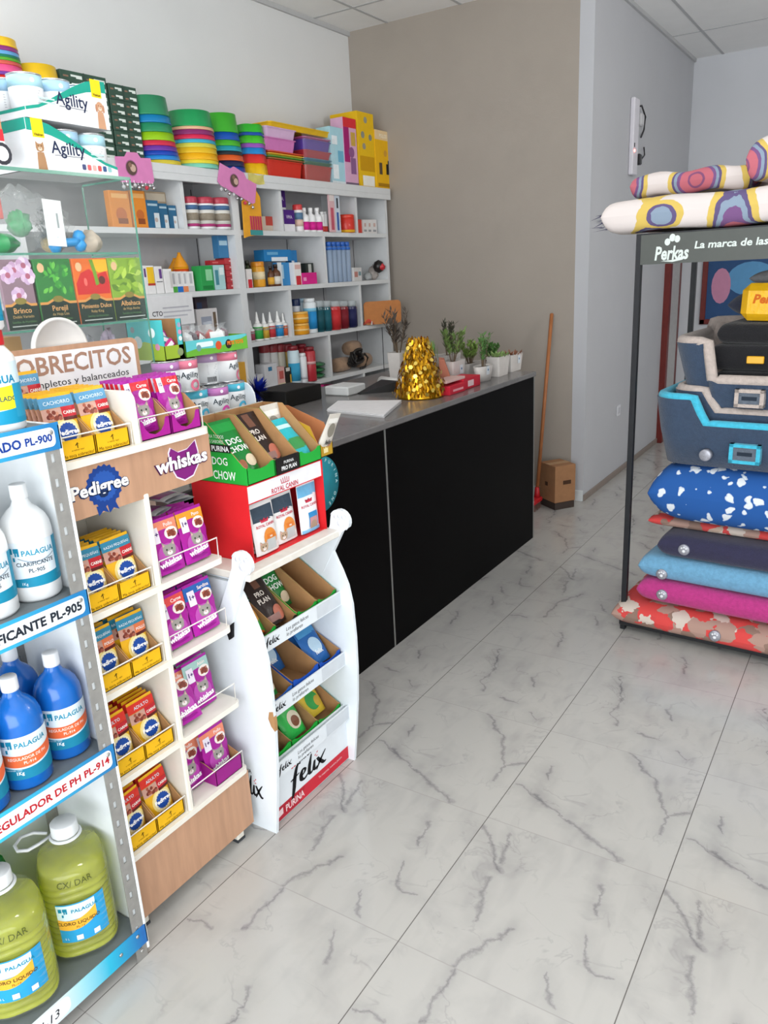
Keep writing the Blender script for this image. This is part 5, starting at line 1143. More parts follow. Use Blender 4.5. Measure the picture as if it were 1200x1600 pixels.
# packs of cans on the cabinet's roof
def can_pack(loc, flip, label, rz=0.):
    o = E('can_pack', loc, label, 'can pack', 'six-can packs on the glass cabinet', rz)
    W, D, Hh = .288, .192, .128
    k = 0
    for ix in range(2):
        for iy in range(3):
            can_mesh(MB(), '#9fc3dd' if (ix + iy) % 2 else '#a9d3e0', False, ang=.5, h=.113).build('can', o).location = (-.047 - .094 * ix, -.094 + .094 * iy, .0015)
    prof = [(0, .128), (.12, .126), (.25, .118), (.4, .100), (.55, .078), (.7, .056), (.85, .036), (1, .026)]
    if not flip: pts = [(W * t - W / 2, z) for t, z in prof]
    else: pts = [(W / 2 - W * t, z) for t, z in prof]
    wcol = paper('#e9eaeb'); tcol = paper('#1f9a86')
    mb = MB(); front = [(-W / 2, 0), (W / 2, 0)] + (pts[::-1] if not flip else pts)
    mb.prism(front, 0, 0, .002, wcol)
    ins = [(y, max(0.004, z - (.008 + .022 * max(0, (z - .05) / .078)))) for y, z in pts]
    mb.poly(pts + ins[::-1], lambda u, v: (.0024, u, v), tcol)
    hy = -W / 2 if not flip else W / 2
    for s, hgt in ((-1, pts[0][1] if pts[0][0] < 0 else pts[-1][1]), (1, pts[-1][1] if pts[-1][0] > 0 else pts[0][1])):
        y = s * W / 2; mb.box(-D, 0, min(y, y - s * .002), max(y, y - s * .002), 0, hgt, wcol)
        mb.poly([(-D, hgt - .028), (0, hgt - .028), (0, hgt), (-D, hgt)] if hgt > .1 else [(-D, hgt - .008), (0, hgt - .008), (0, hgt), (-D, hgt)], lambda u, v: (u, y + s * .0005, v), tcol)
    mb.box(-D, .0, -W / 2, W / 2, 0, .0015, wcol)
    yb0 = -W / 2 + .016 if not flip else W / 2 - .054
    mb.box(.002, .0028, yb0, yb0 + .036, .082, .129, paper('#efd021')); mb.text('Vitalcan', .009, FX(.0028, yb0 + .018, .086), ink('#3a3412'), 'C', bold=.02)
    mb.text('Agility', .046, FX(.002, -.040 if flip else -.076, .046, .0008), ink('#2b3350'), 'L', bold=.012, sx=.95)
    mb.poly([(-.032 if flip else -.068, .041), (.066 if flip else .030, .041), (.066 if flip else .030, .0423), (-.032 if flip else -.068, .0423)], lambda u, v: (.0028, u, v), ink('#2b3350'))
    for v in (.052, .042): mb.poly([(-.10 if flip else .055, v), (-.045 if flip else .10, v), (-.045 if flip else .10, v + .004), (-.10 if flip else .055, v + .004)], lambda a, b: (.0026, a, b), paper('#bfe0da'))
    def animal(u, c1, c2, ears):   # a small printed dog or kitten
        mb.poly([(u - .014, .0), (u + .015, .0), (u + .013, .03), (u + .010, .045), (u - .010, .045), (u - .012, .03)], lambda a, b: (.0027, a, b), paper(c1))
        mb.poly(disc(u, .058, .0135, 14, .014) if not ears else cathead(u, .056, .013), lambda a, b: (.0029, a, b), paper(c1)); mb.poly(disc(u, .053, .0065, 10, .005), lambda a, b: (.0031, a, b), paper(c2))
        for s in (-1, 1):
            mb.poly(disc(u + s * .005, .061, .0014, 8), lambda a, b: (.0032, a, b), ink('#2a211c'))
            if not ears: mb.poly(disc(u + s * .013, .054, .004, 10, .011), lambda a, b: (.0030, a, b), paper('#b98566'))
        mb.poly(disc(u, .055, .0015, 6), lambda a, b: (.0033, a, b), ink('#3a2a26'))
    if flip: animal(W / 2 - .030, '#c79878', '#e2c8b4', False)
    else: animal(-W / 2 + .032, '#a9815e', '#d9c4ae', True)
    if not flip:
        for k, c in enumerate(('#4a5078', '#d06464', '#e0a8a0', '#cf5a58', '#3d5a8a', '#8fc0c0')): mb.poly(rrect(.018 + .018 * k, .031 + .018 * k, .010, .025, .003, 2), lambda a, b: (.0026, a, b), paper(c))
    mb.build('wrapper', o)
    return o
zt = GZ[4] + .0008
ya, yb = onx(48, 268, -2.015).y, onx(188, 280, -2.015).y
can_pack((-2.015, (ya + yb) / 2, zt), False, 'white and teal six-can pack with a kitten, lower of the two')
can_pack((-2.022, onx(112, 205, -2.022).y, zt + .1295), True, 'white and teal six-can pack with a puppy, on top of the other', .06)
pbox(onx(-45, 200, -2.0).y, onx(22, 200, -2.0).y - .028, zt, zt + .235, -2.01, .12, '#a9adb8', 'grey box with red band and white base at the left edge on the glass cabinet', marks=[(0, 1, 0, .26, '#e8e8ea'), (0, 1, .26, .38, '#cc3038'), (.86, .13, .3, '#3a3a40'), (.86, .13, .2, '#e8e8ea'), (.72, .98, .38, .56, '#c58a62')])

# ---------------------------------------------------------------- goods on top of the wall shelving
TZ = STOP + .0008
def bowl(cx, cy, z, R, h, c, label, group, lobes=0, lip=.004):
    pr = [(R * .86, 0), (R * .93, h * .5), (R * 1.0, h), (R * 1.0 - lip, h), (R * .9 - lip, h * .5), (R * .82 - lip, .004), (0, .004)]
    fn = (lambda a, r, z_: r * (1 + .10 * abs(math.cos(lobes * a / 2)) - .05)) if lobes else None
    o = MB().lathe(pr, plas(c), n=40, fn=fn).build('plastic_bowl', label=label, cat='bowl', group=group); o.location = (cx, cy, z); return o
def flipbowl(o, h): o.rotation_euler = (PI, 0, 0); o.location.z += h
def bowl_stack(pa, pb, pybase, cols, what, group, X=-3.56, lean=0.0, lobes=0, z0=None):
    """upside-down bowls, one over the other; cols from the top: (pixel height of its rim band, colour, colour word)"""
    y0, y1 = onx(pa, pybase, X).y, onx(pb, pybase, X).y; R = (y1 - y0) / 2; cy = (y0 + y1) / 2
    k = (onx(pa, pybase - 100, X).z - onx(pa, pybase, X).z) / 100
    z = z0 or TZ; seen = {}
    from collections import Counter
    tot = Counter(c[2] for c in cols)
    n = len(cols)
    for i, (ph, c, wd_) in enumerate(cols[::-1]):
        h = ph * k; t = i / max(1, n)
        seen[wd_] = seen.get(wd_, 0) + 1
        pos = 'topmost' if i == n - 1 else 'lowest' if i == 0 else 'counted %s from below' % ['', 'second', 'third', 'fourth', 'fifth', 'sixth', 'seventh', 'eighth', 'ninth', 'tenth'][i]
        bowl_solid(X - .0, cy + lean * t, z, R * (1 - .10 * t), h - .0008, c, '%s plastic bowl, %s of the %s' % (wd_, pos, what), group, lobes); z += h
def bowl_solid(cx, cy, z, R, h, c, label, group, lobes=0):
    fn = (lambda a, r, z_: r * (.84 + .16 * abs(math.cos(lobes * a / 2)) ** .7)) if lobes else None
    r2 = R * (1 - .10 * min(1, h / .08))
    mb = MB().lathe([(R - .004, 0), (R, .0015), (R * .998, min(.006, h * .4)), (R - .003, min(.008, h * .5)), (r2, h), (r2 - .006, h + .0), (0, h)], plas(c), n=40, fn=fn)
    o = mb.build('plastic_bowl', label=label, cat='bowl', group=group); o.location = (cx, cy, z)
bowl_stack(219, 273, 252, [(30, '#2e8a5e', 'dark green'), (12, '#1d7fb8', 'blue'), (14, '#2f8f62', 'dull green'), (13, '#95c51f', 'lime'), (8, '#cf2f4c', 'red'), (8, '#6b3aa0', 'purple'), (7, '#2148b0', 'royal blue'), (7, '#2a86d0', 'sky blue'), (7, '#d8c43c', 'yellow')], 'bowl stack beside the green cartons', 'stack of bowls beside the green cartons', lean=-.035)
bowl_stack(274, 331, 262, [(26, '#1e9a58', 'green'), (5, '#e3b48f', 'peach'), (8, '#8a2f6e', 'plum'), (7, '#d92f54', 'pink red'), (6, '#3aaed0', 'sky blue'), (7, '#d8cf4c', 'pale yellow'), (9, '#e9bf2a', 'yellow'), (10, '#f2b61e', 'golden'), (6, '#e8d43a', 'bright yellow'), (7, '#7fd0b8', 'mint')], 'second bowl stack from the left', 'second stack of bowls on the shelving')
bowl_stack(332, 374, 266, [(30, '#3fae2e', 'leaf green'), (12, '#1d56b8', 'blue'), (9, '#4db52f', 'green'), (8, '#2a9db0', 'teal'), (6, '#2b2f36', 'black'), (9, '#e2622c', 'orange'), (9, '#1d2a52', 'navy'), (9, '#20459c', 'dark blue')], 'third bowl stack from the left', 'third stack of bowls on the shelving', lean=-.02)
bowl_stack(375, 411, 271, [(13, '#32b52f', 'green'), (5, '#1d4fa8', 'blue'), (12, '#4cc12e', 'bright green'), (7, '#9a56b8', 'purple'), (10, '#2389d0', 'sky blue'), (14, '#e0342f', 'red'), (19, '#f0c31f', 'yellow')], 'lobed bowl stack', 'stack of lobed bowls on the shelving', lobes=6)
# shallow dark lid tipped over the back of the second and third stacks
q = onx(330, 178, -3.70)
o = MB().lathe([(.10, 0), (.105, .004), (.105, .022), (.1, .024), (0, .024)], plas('#25452c'), n=32).build('round_tray', label='dark green round tray standing behind the second and third bowl stacks', cat='tray'); o.location = (-3.715, q.y, TZ + .107); o.rotation_euler = (0, PI / 2 - .12, 0)
# bowls at the far left of the shelf, seen over the can packs
Xb = -3.55; yb_ = onx(-2, 110, Xb).y; kz = onx(10, 68, Xb).z
zlo = onx(10, 146, Xb).z
nb = [('#7a6a4a', 'olive', (zlo - TZ) / 2, 0), ('#b8862f', 'mustard', (zlo - TZ) / 2, 0)] + [(c, w_, ph * (kz - zlo) / 78, 1) for c, w_, ph in (('#d8352b', 'red', 20), ('#6f3a98', 'violet', 5), ('#e0558a', 'pink', 11), ('#c8564c', 'dull red', 6), ('#57a332', 'green', 5), ('#1f7a5a', 'dark green', 4), ('#5f9fd0', 'sky blue', 6), ('#8a2f78', 'plum', 7), ('#f0c329', 'yellow', 14))]
z = TZ
for i, (c, wd_, h, _) in enumerate(nb):
    bowl_solid(Xb, yb_, z, .108 * (1 - .012 * i), h - .0008, c, '%s plastic bowl in the leftmost stack, %s' % (wd_, 'topmost' if i == 10 else 'lowest' if i == 0 else 'counted %s from below' % ['', 'second', 'third', 'fourth', 'fifth', 'sixth', 'seventh', 'eighth', 'ninth', 'tenth'][i]), 'leftmost stack of bowls on the shelving'); z += h
y0, y1 = onx(27, 120, Xb).y, onx(85, 120, Xb).y; zt_, zb_ = onx(60, 107, Xb).z, onx(60, 134, Xb).z
hz = (zb_ - TZ) / 3
for i in range(3): bowl_solid(Xb, (y0 + y1) / 2, TZ + hz * i, (y1 - y0) / 2, hz - .0008, ('#c98f2a', '#8a6a3a', '#a4572e')[i], '%s bowl under the big yellow one, %s' % (('ochre', 'brown', 'rust')[i], ('lowest', 'second from below', 'just beneath it')[i]), 'stack under the yellow bowl')
bowl_solid(Xb, (y0 + y1) / 2, zb_, (y1 - y0) / 2, zt_ - zb_, '#e8bd1c', 'big yellow plastic bowl seen above the can packs', 'stack under the yellow bowl')
# dark green cartons with rows of white print
Xg = -3.50
def green_col(pa, pb, n, ptop, where, depth=.2):
    y0, y1 = onx(pa, 235, Xg).y, onx(pb, 235, Xg).y; zt_ = onx((pa + pb) / 2, ptop, Xg).z; h = (zt_ - TZ) / n
    for i in range(n):
        mk = []
        for r in range(2):
            for c in range(2):
                mk.append((.06 + .5 * c, .17 + .5 * c, .62 - .5 * r, .72 - .5 * r, '#8a6a58'))
                mk.append((.22 + .5 * c, .46 + .5 * c, .60 - .5 * r, .80 - .5 * r, '#d8e0da'))
                mk.append((.22 + .5 * c, .33 + .5 * c, .60 - .5 * r, .68 - .5 * r, '#3a5246'))
        mk.append((.485, .515, 0, 1, '#3a4a42'))
        pbox(y0, y1 - .002, TZ + h * i, TZ + h * (i + 1) - .001, Xg, depth, '#3a5246', 'dark green carton, %s of the %s column' % (['lowest', 'second from below', 'middle', 'second from the top', 'topmost'][i], where), 'dark green cartons on the shelving', 'carton', 'carton', mk)
green_col(112, 181, 5, 118, 'left'); green_col(183, 225, 5, 136, 'right')
# litter trays: bare ones and the film-wrapped bundle
def tub_tray(pa, pb, pt, pb_, c, label, group, Xf=-3.50, depth=.22, z0=None, taper=.012, h=None):
    y0, y1 = onx(pa, pb_, Xf).y, onx(pb, pb_, Xf).y
    if z0 is None: z0 = onx((pa + pb) / 2, pb_, Xf).z
    z1 = onx((pa + pb) / 2, pt, Xf).z if h is None else z0 + h
    mb = MB(); w, d, h = (y1 - y0) / 2, depth / 2, z1 - z0
    def ring(w_, d_, z_, r=.025): return [(x, y, z_) for x, y in rrect(-d_, d_, -w_, w_, r, 4)]
    R0, R1, R2 = ring(w - taper, d - taper, 0), ring(w, d, h), ring(w + .006, d + .006, h); n = len(R0)
    R3 = ring(w + .006, d + .006, h - .006)
    vs = R0 + R1 + R3 + R2; fs = [tuple(range(n))[::-1]]
    fs += [(i, (i + 1) % n, n + (i + 1) % n, n + i) for i in range(n)]
    fs += [(n + i, n + (i + 1) % n, 2 * n + (i + 1) % n, 2 * n + i) for i in range(n)] + [(2 * n + i, 2 * n + (i + 1) % n, 3 * n + (i + 1) % n, 3 * n + i) for i in range(n)] + [tuple(range(3 * n, 4 * n))]
    mb.add(vs, fs, plas(c), False); o = mb.build('litter_tray', label=label, cat='tray', group=group); o.location = (Xf - d, (y0 + y1) / 2, z0); return z1
LT_ = 'litter trays piled on the shelving'
z = TZ
kk = lambda px, py: onx(px, py, -3.5).z
z = tub_tray(420, 475, 0, 275, '#d2301f', 'big red litter tray at the bottom of the pile', LT_, z0=z, h=.108) + .001
for c, w_ in (('#a8603a', 'brown'), ('#5f9a3c', 'green'), ('#dcae33', 'yellow'), ('#d9542e', 'orange')):
    z = tub_tray(420, 475, 0, 232, c, 'shallow %s litter tray above the big red one' % w_, LT_, z0=z, h=.013) + .001
z2 = tub_tray(414, 463, 0, 225, '#d079b8', 'pink litter tray upon the coloured shallow ones', LT_, z0=z, h=.075, Xf=-3.49) + .001
z3 = tub_tray(414, 462, 0, 190, '#d6b3d4', 'pale pink litter tray topmost at the left of the pile', LT_, z0=z2, h=.062, Xf=-3.49) + .001
BU = 'film-wrapped litter trays on the shelving'
z = TZ
for c, h, w_ in (('#a83026', .105, 'dark red'), ('#2a6a4a', .022, 'green'), ('#20708a', .02, 'teal'), ('#a82c38', .05, 'crimson'), ('#5a3f9a', .065, 'violet'), ('#b04f86', .015, 'rose')):
    z = tub_tray(480, 521, 0, 282, c, '%s litter tray in the film-wrapped bundle' % w_, BU, z0=z, h=h, Xf=-3.485, depth=.24) + .001
z = tub_tray(422, 523, 0, 200, '#e3b81d', 'yellow litter tray lying across the top of both piles', LT_, z0=max(z, z3), h=.034, Xf=-3.50, depth=.24)
y0, y1 = onx(476, 282, -3.47).y, onx(525, 282, -3.47).y
o = MB().grid(lambda u, v: (-3.462 + .004 * math.sin(u * 23 + v * 11) + .003 * math.sin(v * 37), y0 + (y1 - y0) * u, TZ + .003 + (z - TZ - .05) * v), 18, 18, film('#f2f2f4', .09)).build('wrapping_film', label='crumpled clear film over the front of the wrapped litter trays', cat='film'); 
# boxes at the right end
pbox(onx(520, 283, -3.49).y, onx(541, 283, -3.49).y, TZ, onx(531, 200, -3.49).z, -3.49, .12, '#a9d3df', 'pale blue box with white print, left of the pink toy box', 'boxes at the right end of the shelf top', marks=[(.1, .5, .1, .35, '#e8f1f4'), (.5, .9, .4, .6, '#6fb2cf'), (.1, .5, .7, .85, '#e6eef2'), (0, 1, 0, .06, '#dfe8ec')])
pbox(onx(541, 285, -3.485).y, onx(561, 285, -3.485).y - .003, TZ, onx(552, 186, -3.485).z, -3.485, .11, '#d8a8c4', 'pink box with red top and purple side', 'boxes at the right end of the shelf top', marks=[(0, 1, .86, 1, '#d8323a'), (0, .42, .35, .86, '#a3256e'), (.55, .9, .60, .80, '#c9a34a'), (.55, .5, .22, '#8d5a8a'), (.45, .85, .18, .42, '#8a5f8c'), (0, 1, 0, .05, '#7a6a80')])
pbox(onx(563, 288, -3.48).y, onx(588, 288, -3.48).y, TZ, onx(575, 177, -3.48).z, -3.48, .24, '#e6b91c', 'tall yellow box with grey ovals and a white label', 'boxes at the right end of the shelf top', marks=[(.08, .95, .22, .42, '#c9960f'), (.5, .9, .10, '#9a9a8a'), (.3, .70, .11, '#8f8f80'), (.75, .68, .10, '#8a8a7c'), (.35, .55, .1, '#9a9484'), (.18, .9, .02, .16, '#eceae2')])
pbox(onx(589, 291, -3.475).y, onx(614, 291, -3.475).y, TZ, onx(600, 205, -3.475).z, -3.475, .14, '#eab41a', 'yellow box with a black cockerel, at the right end of the shelf top', 'boxes at the right end of the shelf top', marks=[(0, 1, .84, 1, '#e6c99a'), ('POLLOS', .5, .88, .09, '#f4ecd8', .8), (.6, .62, .10, '#d09a3a'), (.2, .38, .25, .45, '#5a4a3a'), (.62, .84, .26, .44, '#1d1a18'), (.72, .80, .42, .5, '#1d1a18'), (.1, .9, .04, .10, '#a97a14')])
pbox(onx(558, 200, -3.66).y, onx(582, 200, -3.66).y, TZ, onx(570, 186, -3.66).z, -3.73, .04, '#d9b220', 'yellow box end at the back, behind the pink box', 'boxes at the right end of the shelf top')
# pink hanging cards with glittering charms
def pink_card(px0, px1, py0, py1, label, tilt, X=-3.422, charms=True):
    a, b = onx(px0, (py0 + py1) / 2, X), onx(px1, (py0 + py1) / 2, X); w = b.y - a.y; zc = onx((px0 + px1) / 2, (py0 + py1) / 2, X).z; h = onx(px0, py0, X).z - onx(px0, py1, X).z
    o = E('hanging_card', (X, (a.y + b.y) / 2, zc), label, 'card', 'pink hanging cards on the shelving'); o.rotation_euler = (tilt, 0, 0)
    mb = MB(); pts = [(-.5, -.42), (-.42, -.5), (.44, -.5), (.5, -.4), (.48, .36), (.2, .34), (.12, .5), (-.16, .5), (-.24, .34), (-.5, .32)]
    mb.prism([(u * w, v * h) for u, v in pts], 0, -.0015, .0015, paper('#d884b8')); mb.build('card', o)
    mb = MB(); mb.poly(disc(-.1 * w, -.02 * h, h * .27, 20), lambda u, v: (.002, u, v), paper('#b06a98')); mb.poly(disc(-.1 * w, -.02 * h, h * .24, 20), lambda u, v: (.0023, u, v), paper('#5f4a44'))
    mb.poly(disc(-.06 * w, -.02 * h, h * .13, 12), lambda u, v: (.0026, u, v), paper('#c9a99a')); mb.poly(disc(-.13 * w, .08 * h, h * .08, 12), lambda u, v: (.0028, u, v), paper('#8a6a5c')); mb.build('dog_picture', o)
    for k in range(3): mb = MB(); 
    if charms:
        for k in range(9):
            u = -.42 + .84 * k / 8; c = MB().lathe([(0, -.012), (.009, -.006), (.011, 0), (.008, .007), (0, .012)], CANM if k % 3 else plas(('#b9b9bb', '#c33b4a', '#2f8a4a')[k % 3 + k // 4]), (.008, 0, 0), 10).tube([(.004, 0, .012), (.003, 0, .025)], .001, CANM, 5).build('charm', o)
            c.location = (.004, u * w, -.5 * h - .024 + .010 * (k % 2))
    return o
pink_card(182, 238, 238, 286, 'pink hanging card with a dog picture, at the corner of the can packs', .02)
pink_card(342, 400, 264, 306, 'pink hanging card with a dog picture, over the upright between the two shelvings', -.33)
# orange pouch of treats hanging below the second card
o = E('hanging_pouch', (-3.43, onx(395, 340, -3.43).y, onx(395, 340, -3.43).z), 'orange hanging pouch with crimson sticks, below the second pink card', 'pouch')
k = .0043
MB().prism([(u * k, v * k) for u, v in ((-22, -28), (-14, -26), (18, -22), (19, 28), (6, 44), (-2, 30), (-20, 22))], 0, -.004, .004, foil('#e3a02c')).build('pouch', o)
mb = MB()
for i in range(5): mb.box(.0045, .008, (-8 + 5.2 * i) * k, (-4 + 5.2 * i) * k, -17 * k, 2 * k, plas('#b8304a'), .002)
mb.build('treat_window', o)
MB().box(.0042, .006, -9 * k, 18 * k, -24 * k, -17 * k, paper('#3f8f90')).build('teal_band', o)
# yellow film of the pack over the shelf edge
y0, y1 = onx(388, 275, -3.42).y, onx(413, 275, -3.42).y
o = MB().grid(lambda u, v: (-3.424 + .003 * math.sin(9 * u + 5 * v), y0 + (y1 - y0) * u, onx(400, 272, -3.42).z - .055 * v + .004 * math.sin(7 * u)), 8, 6, film('#e8d84a', .6)).build('yellow_wrapper', label='yellow clear wrapper hanging over the shelf edge under the lobed bowls', cat='wrapper')

# ---------------------------------------------------------------- goods inside the wall shelving
RZs = {6: LEV[5] + .0006, 5: LEV[4] + .0006, 4: LEV[3] + .0006, 3: LEV[2] + .0006, 2: LEV[1] + .0006}
USED = []      # volumes already taken on the shelves
def settle(row, x0, x1, y0, y1, z0, z1):
    """keeps a piece clear of the uprights and of its neighbours; returns its shift (dx, dy)"""
    dx = dy = 0
    for _ in range(6):
        hit = False
        for r, s0, s1 in SOLID:
            if r in (0, row) and y1 + dy > s0 and y0 + dy < s1:
                dy += (s0 - .001 - (y1 + dy)) if (y0 + y1) / 2 + dy < (s0 + s1) / 2 else (s1 + .001 - (y0 + dy)); hit = True
        for a0, a1, b0, b1, c0, c1 in USED:
            if z1 > c0 + .001 and z0 < c1 - .001 and x1 + dx > a0 and x0 + dx < a1 and y1 + dy > b0 and y0 + dy < b1:
                ly, hy = b0 - .0008 - (y1 + dy), b1 + .0008 - (y0 + dy); sh = ly if abs(ly) < abs(hy) else hy
                if abs(sh) < .045: dy += sh
                elif x0 + dx - (x1 + dx - a0) > SBK + .014: dx -= (x1 + dx - a0) + .0008
                else: dx += a1 - (x0 + dx) + .0008
                hit = True
        if not hit: break
    for r, s0, s1 in SOLID:
        if r in (0, row) and y1 + dy > s0 and y0 + dy < s1: dy += (s0 - .001 - (y1 + dy)) if (y0 + y1) / 2 + dy < (s0 + s1) / 2 else (s1 + .001 - (y0 + dy))
    USED.append((x0 + dx, x1 + dx, y0 + dy, y1 + dy, z0, z1)); return dx, dy
def PB(a, b, top, row, col, label, group=None, xf=-3.472, d=.08, z=None, marks=(), **kw):
    zz = RZs[row] if z is None else z; m = (a + b) / 2
    z1 = onx(m, top, xf).z
    y0, y1, z1 = onx(a, top + 20, xf).y, onx(b, top + 20, xf).y - .001, min(max(z1, zz + .02), zz + .296)
    if row != 2 and xf < SX: dx, dy = settle(row, xf - d, xf, y0, y1, zz, z1)
    else: dx = dy = 0
    return pbox(y0 + dy, y1 + dy, zz, z1, xf + dx, d, col, label, group, marks=marks, **kw)
def PP(a, b, top, row, body, cap, label, kind='jar', group=None, xf=-3.498, band=None, **kw):
    m = (a + b) / 2; y0, y1 = onx(a, top + 25, xf).y, onx(b, top + 25, xf).y
    z = RZs[row] if 'z' not in kw else kw.pop('z'); h = min(.296, max(.03, onx(m, top, xf).z - z)); R = (y1 - y0) / 2 * .96
    dx, dy = settle(row, xf - R, xf + R, (y0 + y1) / 2 - R, (y0 + y1) / 2 + R, z, z + h)
    return pot((xf + dx, (y0 + y1) / 2 + dy, z), R, h, body, cap, label, kind, group, band=band, **kw)
# row under the top board
for i, (a, b, s) in enumerate(((172, 203, 'left, behind the cabinet glass'), (206, 228, 'right, just clear of the glass'))):
    PB(a, b, 298, 6, '#dd8a35', 'orange treat packet standing at the %s' % s, 'orange treat packets', xf=-3.470, d=.04, name='treat_packet', cat='packet', marks=[(.5, .35, .28, '#c06a35'), (.1, .9, .8, .92, '#e9b06a'), (.3, .8, .1, .25, '#8a4a2a')])
for i, (a, b, t) in enumerate(((230, 249, 313), (249, 263, 318), (264, 277, 321))):
    PB(a, b, t, 6, '#2f6488', 'dark blue packet with white corner, %s of three' % ('leftmost', 'middle', 'rightmost')[i], 'dark blue packets', xf=-3.470 - .012 * i, d=.03, name='treat_packet', cat='packet', marks=[(.55, .98, .02, .55, '#cfd8dc'), (.1, .9, .8, .88, '#a9c2cf'), (.7, .3, .14, '#b9a9a2')])
PB(234, 266, 300, 6, '#b9a48a', 'open tan card tray behind the dark blue packets', xf=-3.570, d=.08, marks=[(.05, .95, .75, .95, '#d6c9b4')])
for i, (a, b) in enumerate(((288, 307), (308, 331), (332, 356))):
    PP(a, b, 308 + i, 6, '#e9e8ea', '#b53a4e', 'white jar with pink-red lid and dog picture, %s of three' % ('leftmost', 'middle', 'rightmost')[i], 'jar', 'white supplement jars', band=[(.60, .74, '#4a6a92'), (.08, .17, '#a83a72'), (.17, .60, '#dedcd4'), (.27, .50, '#b7a58a')], name='supplement_jar', cat='jar')
PB(405, 427, 338, 6, '#c9b8a8', 'small beige and red box beside the orange hanging pouch', xf=-3.520, marks=[(.5, 1, .4, 1, '#b8473c')])
PP(409, 419, 312, 6, '#3a3d2a', '#1f2018', 'small dark bottle at the left end of the right-hand shelving, top row', 'neck', xf=-3.590)
for i, (t, z) in enumerate(((328, None), (295, .092))):
    o = PB(444, 461, t, 6, '#e2e0e4', ('purple and white box under an identical one', 'purple and white box on top of an identical one')[i], 'purple and white boxes', z=None if z is None else RZs[6] + .1035, marks=[(0, 1, .34, 1, '#4a2378'), ('VMA', .5, .6, .22, '#c9b8d8', 1)])
PP(461, 471, 320, 6, '#e6e2e2', '#cc3a3c', 'small white jar with red lid right of the purple boxes', 'jar', band=[(.45, .7, '#5a7a98'), (.2, .45, '#d8b8a8')])
for i, (a, b) in enumerate(((471, 481), (481, 491), (491, 501))):
    PP(a, b, 325, 6, '#e9e9ea', '#f0f0f0', 'white bottle with magenta label, %s of three' % ('leftmost', 'middle', 'rightmost')[i], 'neck', 'white bottles with magenta labels', band=[(.08, .42, '#d1268c')], name='lotion_bottle')
for i, (a, b) in enumerate(((501, 506), (506, 511))):
    PP(a, b, 331, 6, '#e6e6e6', '#dddddd', 'thin white tube with red base, %s of two' % ('left', 'right')[i], 'tube', 'thin white tubes', band=[(.04, .3, '#cc4a42')], name='tube', cat='tube')
o = PB(513, 522, 287, 6, '#d8b0b4', 'long pale pink hanging pack on the upright edge', 'long hanging packs', xf=-3.44, d=.012, marks=[(.25, .75, .05, .55, '#c05a6a'), (.1, .9, .7, .95, '#e2d6d2')])
o = PB(522, 531, 300, 6, '#c9d2dc', 'long pale pack with a blue stick beside the pink one', 'long hanging packs', xf=-3.445, d=.012, marks=[(.35, .7, .05, .5, '#3a5fa8'), (.4, .7, .6, .85, '#3a4048')])
PP(535, 551, 336, 6, '#cf3328', '#d8402c', 'red tapered cup with yellow edge', 'jar', band=[(0.02, .16, '#e0a82a')], name='cup', cat='cup')
PB(559, 566, 343, 6, '#d1483c', 'narrow red box at the left of the last top cubby', xf=-3.520)
for i, (a, b) in enumerate(((566, 573), (573, 580), (580, 588))):
    PB(a, b, 343, 6, '#dddad8', 'small white box, %s of three in the last top cubby' % ('leftmost', 'middle', 'rightmost')[i], 'small white boxes in the last top cubby', xf=-3.510, marks=[(.3, .7, .5, .75, '#c9a9a0'), (.2, .8, .15, .3, '#9a9a9c')])
blob((-3.53, onx(594, 352, -3.53).y, RZs[6]), .03, .03, .035, plas('#2f8f92'), 'teal fish-shaped toy in the last top cubby', amp=.5, group=None)
# second row
def wb(a, b, t, label, marks, xf=-3.470, col='#e4e3e3', d=.05): PB(a, b, t, 5, col, label, 'small medicine boxes on the second row', xf=xf, d=d, marks=marks)
wb(222, 230, 415, 'white box with dark print, leftmost by the glass edge', [(.5, .9, .6, .9, '#6a4a7a')])
wb(230, 242, 415, 'white box with yellow picture and red line', [(.05, .95, .35, .95, '#edbf2c'), (0, 1, .30, .38, '#b8433a')])
wb(243, 255, 416, 'white box with purple mark, right of the yellow one', [(.55, .9, .55, .9, '#6a4a8a'), (.1, .9, .42, .45, '#5a5a5e')])
wb(257, 270, 420, 'plain white box right of the purple-marked one', [(.7, .95, .2, .9, '#c9c6c4')])
for i, (a, b, c, w_) in enumerate(((268, 277, '#58b04a', 'green'), (277, 286, '#2a6fc0', 'blue'), (286, 294, '#e28a5a', 'orange'), (294, 304, '#c9c9cc', 'grey'))):
    wb(a, b, 424, 'little white box with %s foot' % w_, [(0, 1, 0, .28, c), (.3, .7, .4, .9, '#b9b9bd')], -3.50)
for i, (a, b, t) in enumerate(((278, 297, 394), (292, 312, 401))):
    PP(a, b, t, 5, '#e8a71c', '#ea9a1e', 'yellow bottle with pointed cap and orange band, %s one' % ('left and rear', 'right and front')[i], 'cone', 'yellow pointed bottles', xf=-3.570 + .02 * i, band=[(.42, .58, '#d4501c')], name='pointed_bottle')
PB(314, 334, 415, 5, '#2f9a50', 'green box with pale print on the second row', xf=-3.470, d=.07, marks=[(.4, .9, .4, .85, '#8fd0a0'), (.1, .9, .05, .2, '#1f7a3c')])
PB(335, 352, 414, 5, '#a9cdd0', 'pale teal box right of the green one', xf=-3.470, d=.07, marks=[(.1, .4, .2, .8, '#4a8a98'), (.5, .9, .6, .9, '#dde9ea')])
zt5 = onx(360, 403, -3.505).z; hh = (zt5 - RZs[5]) / 5
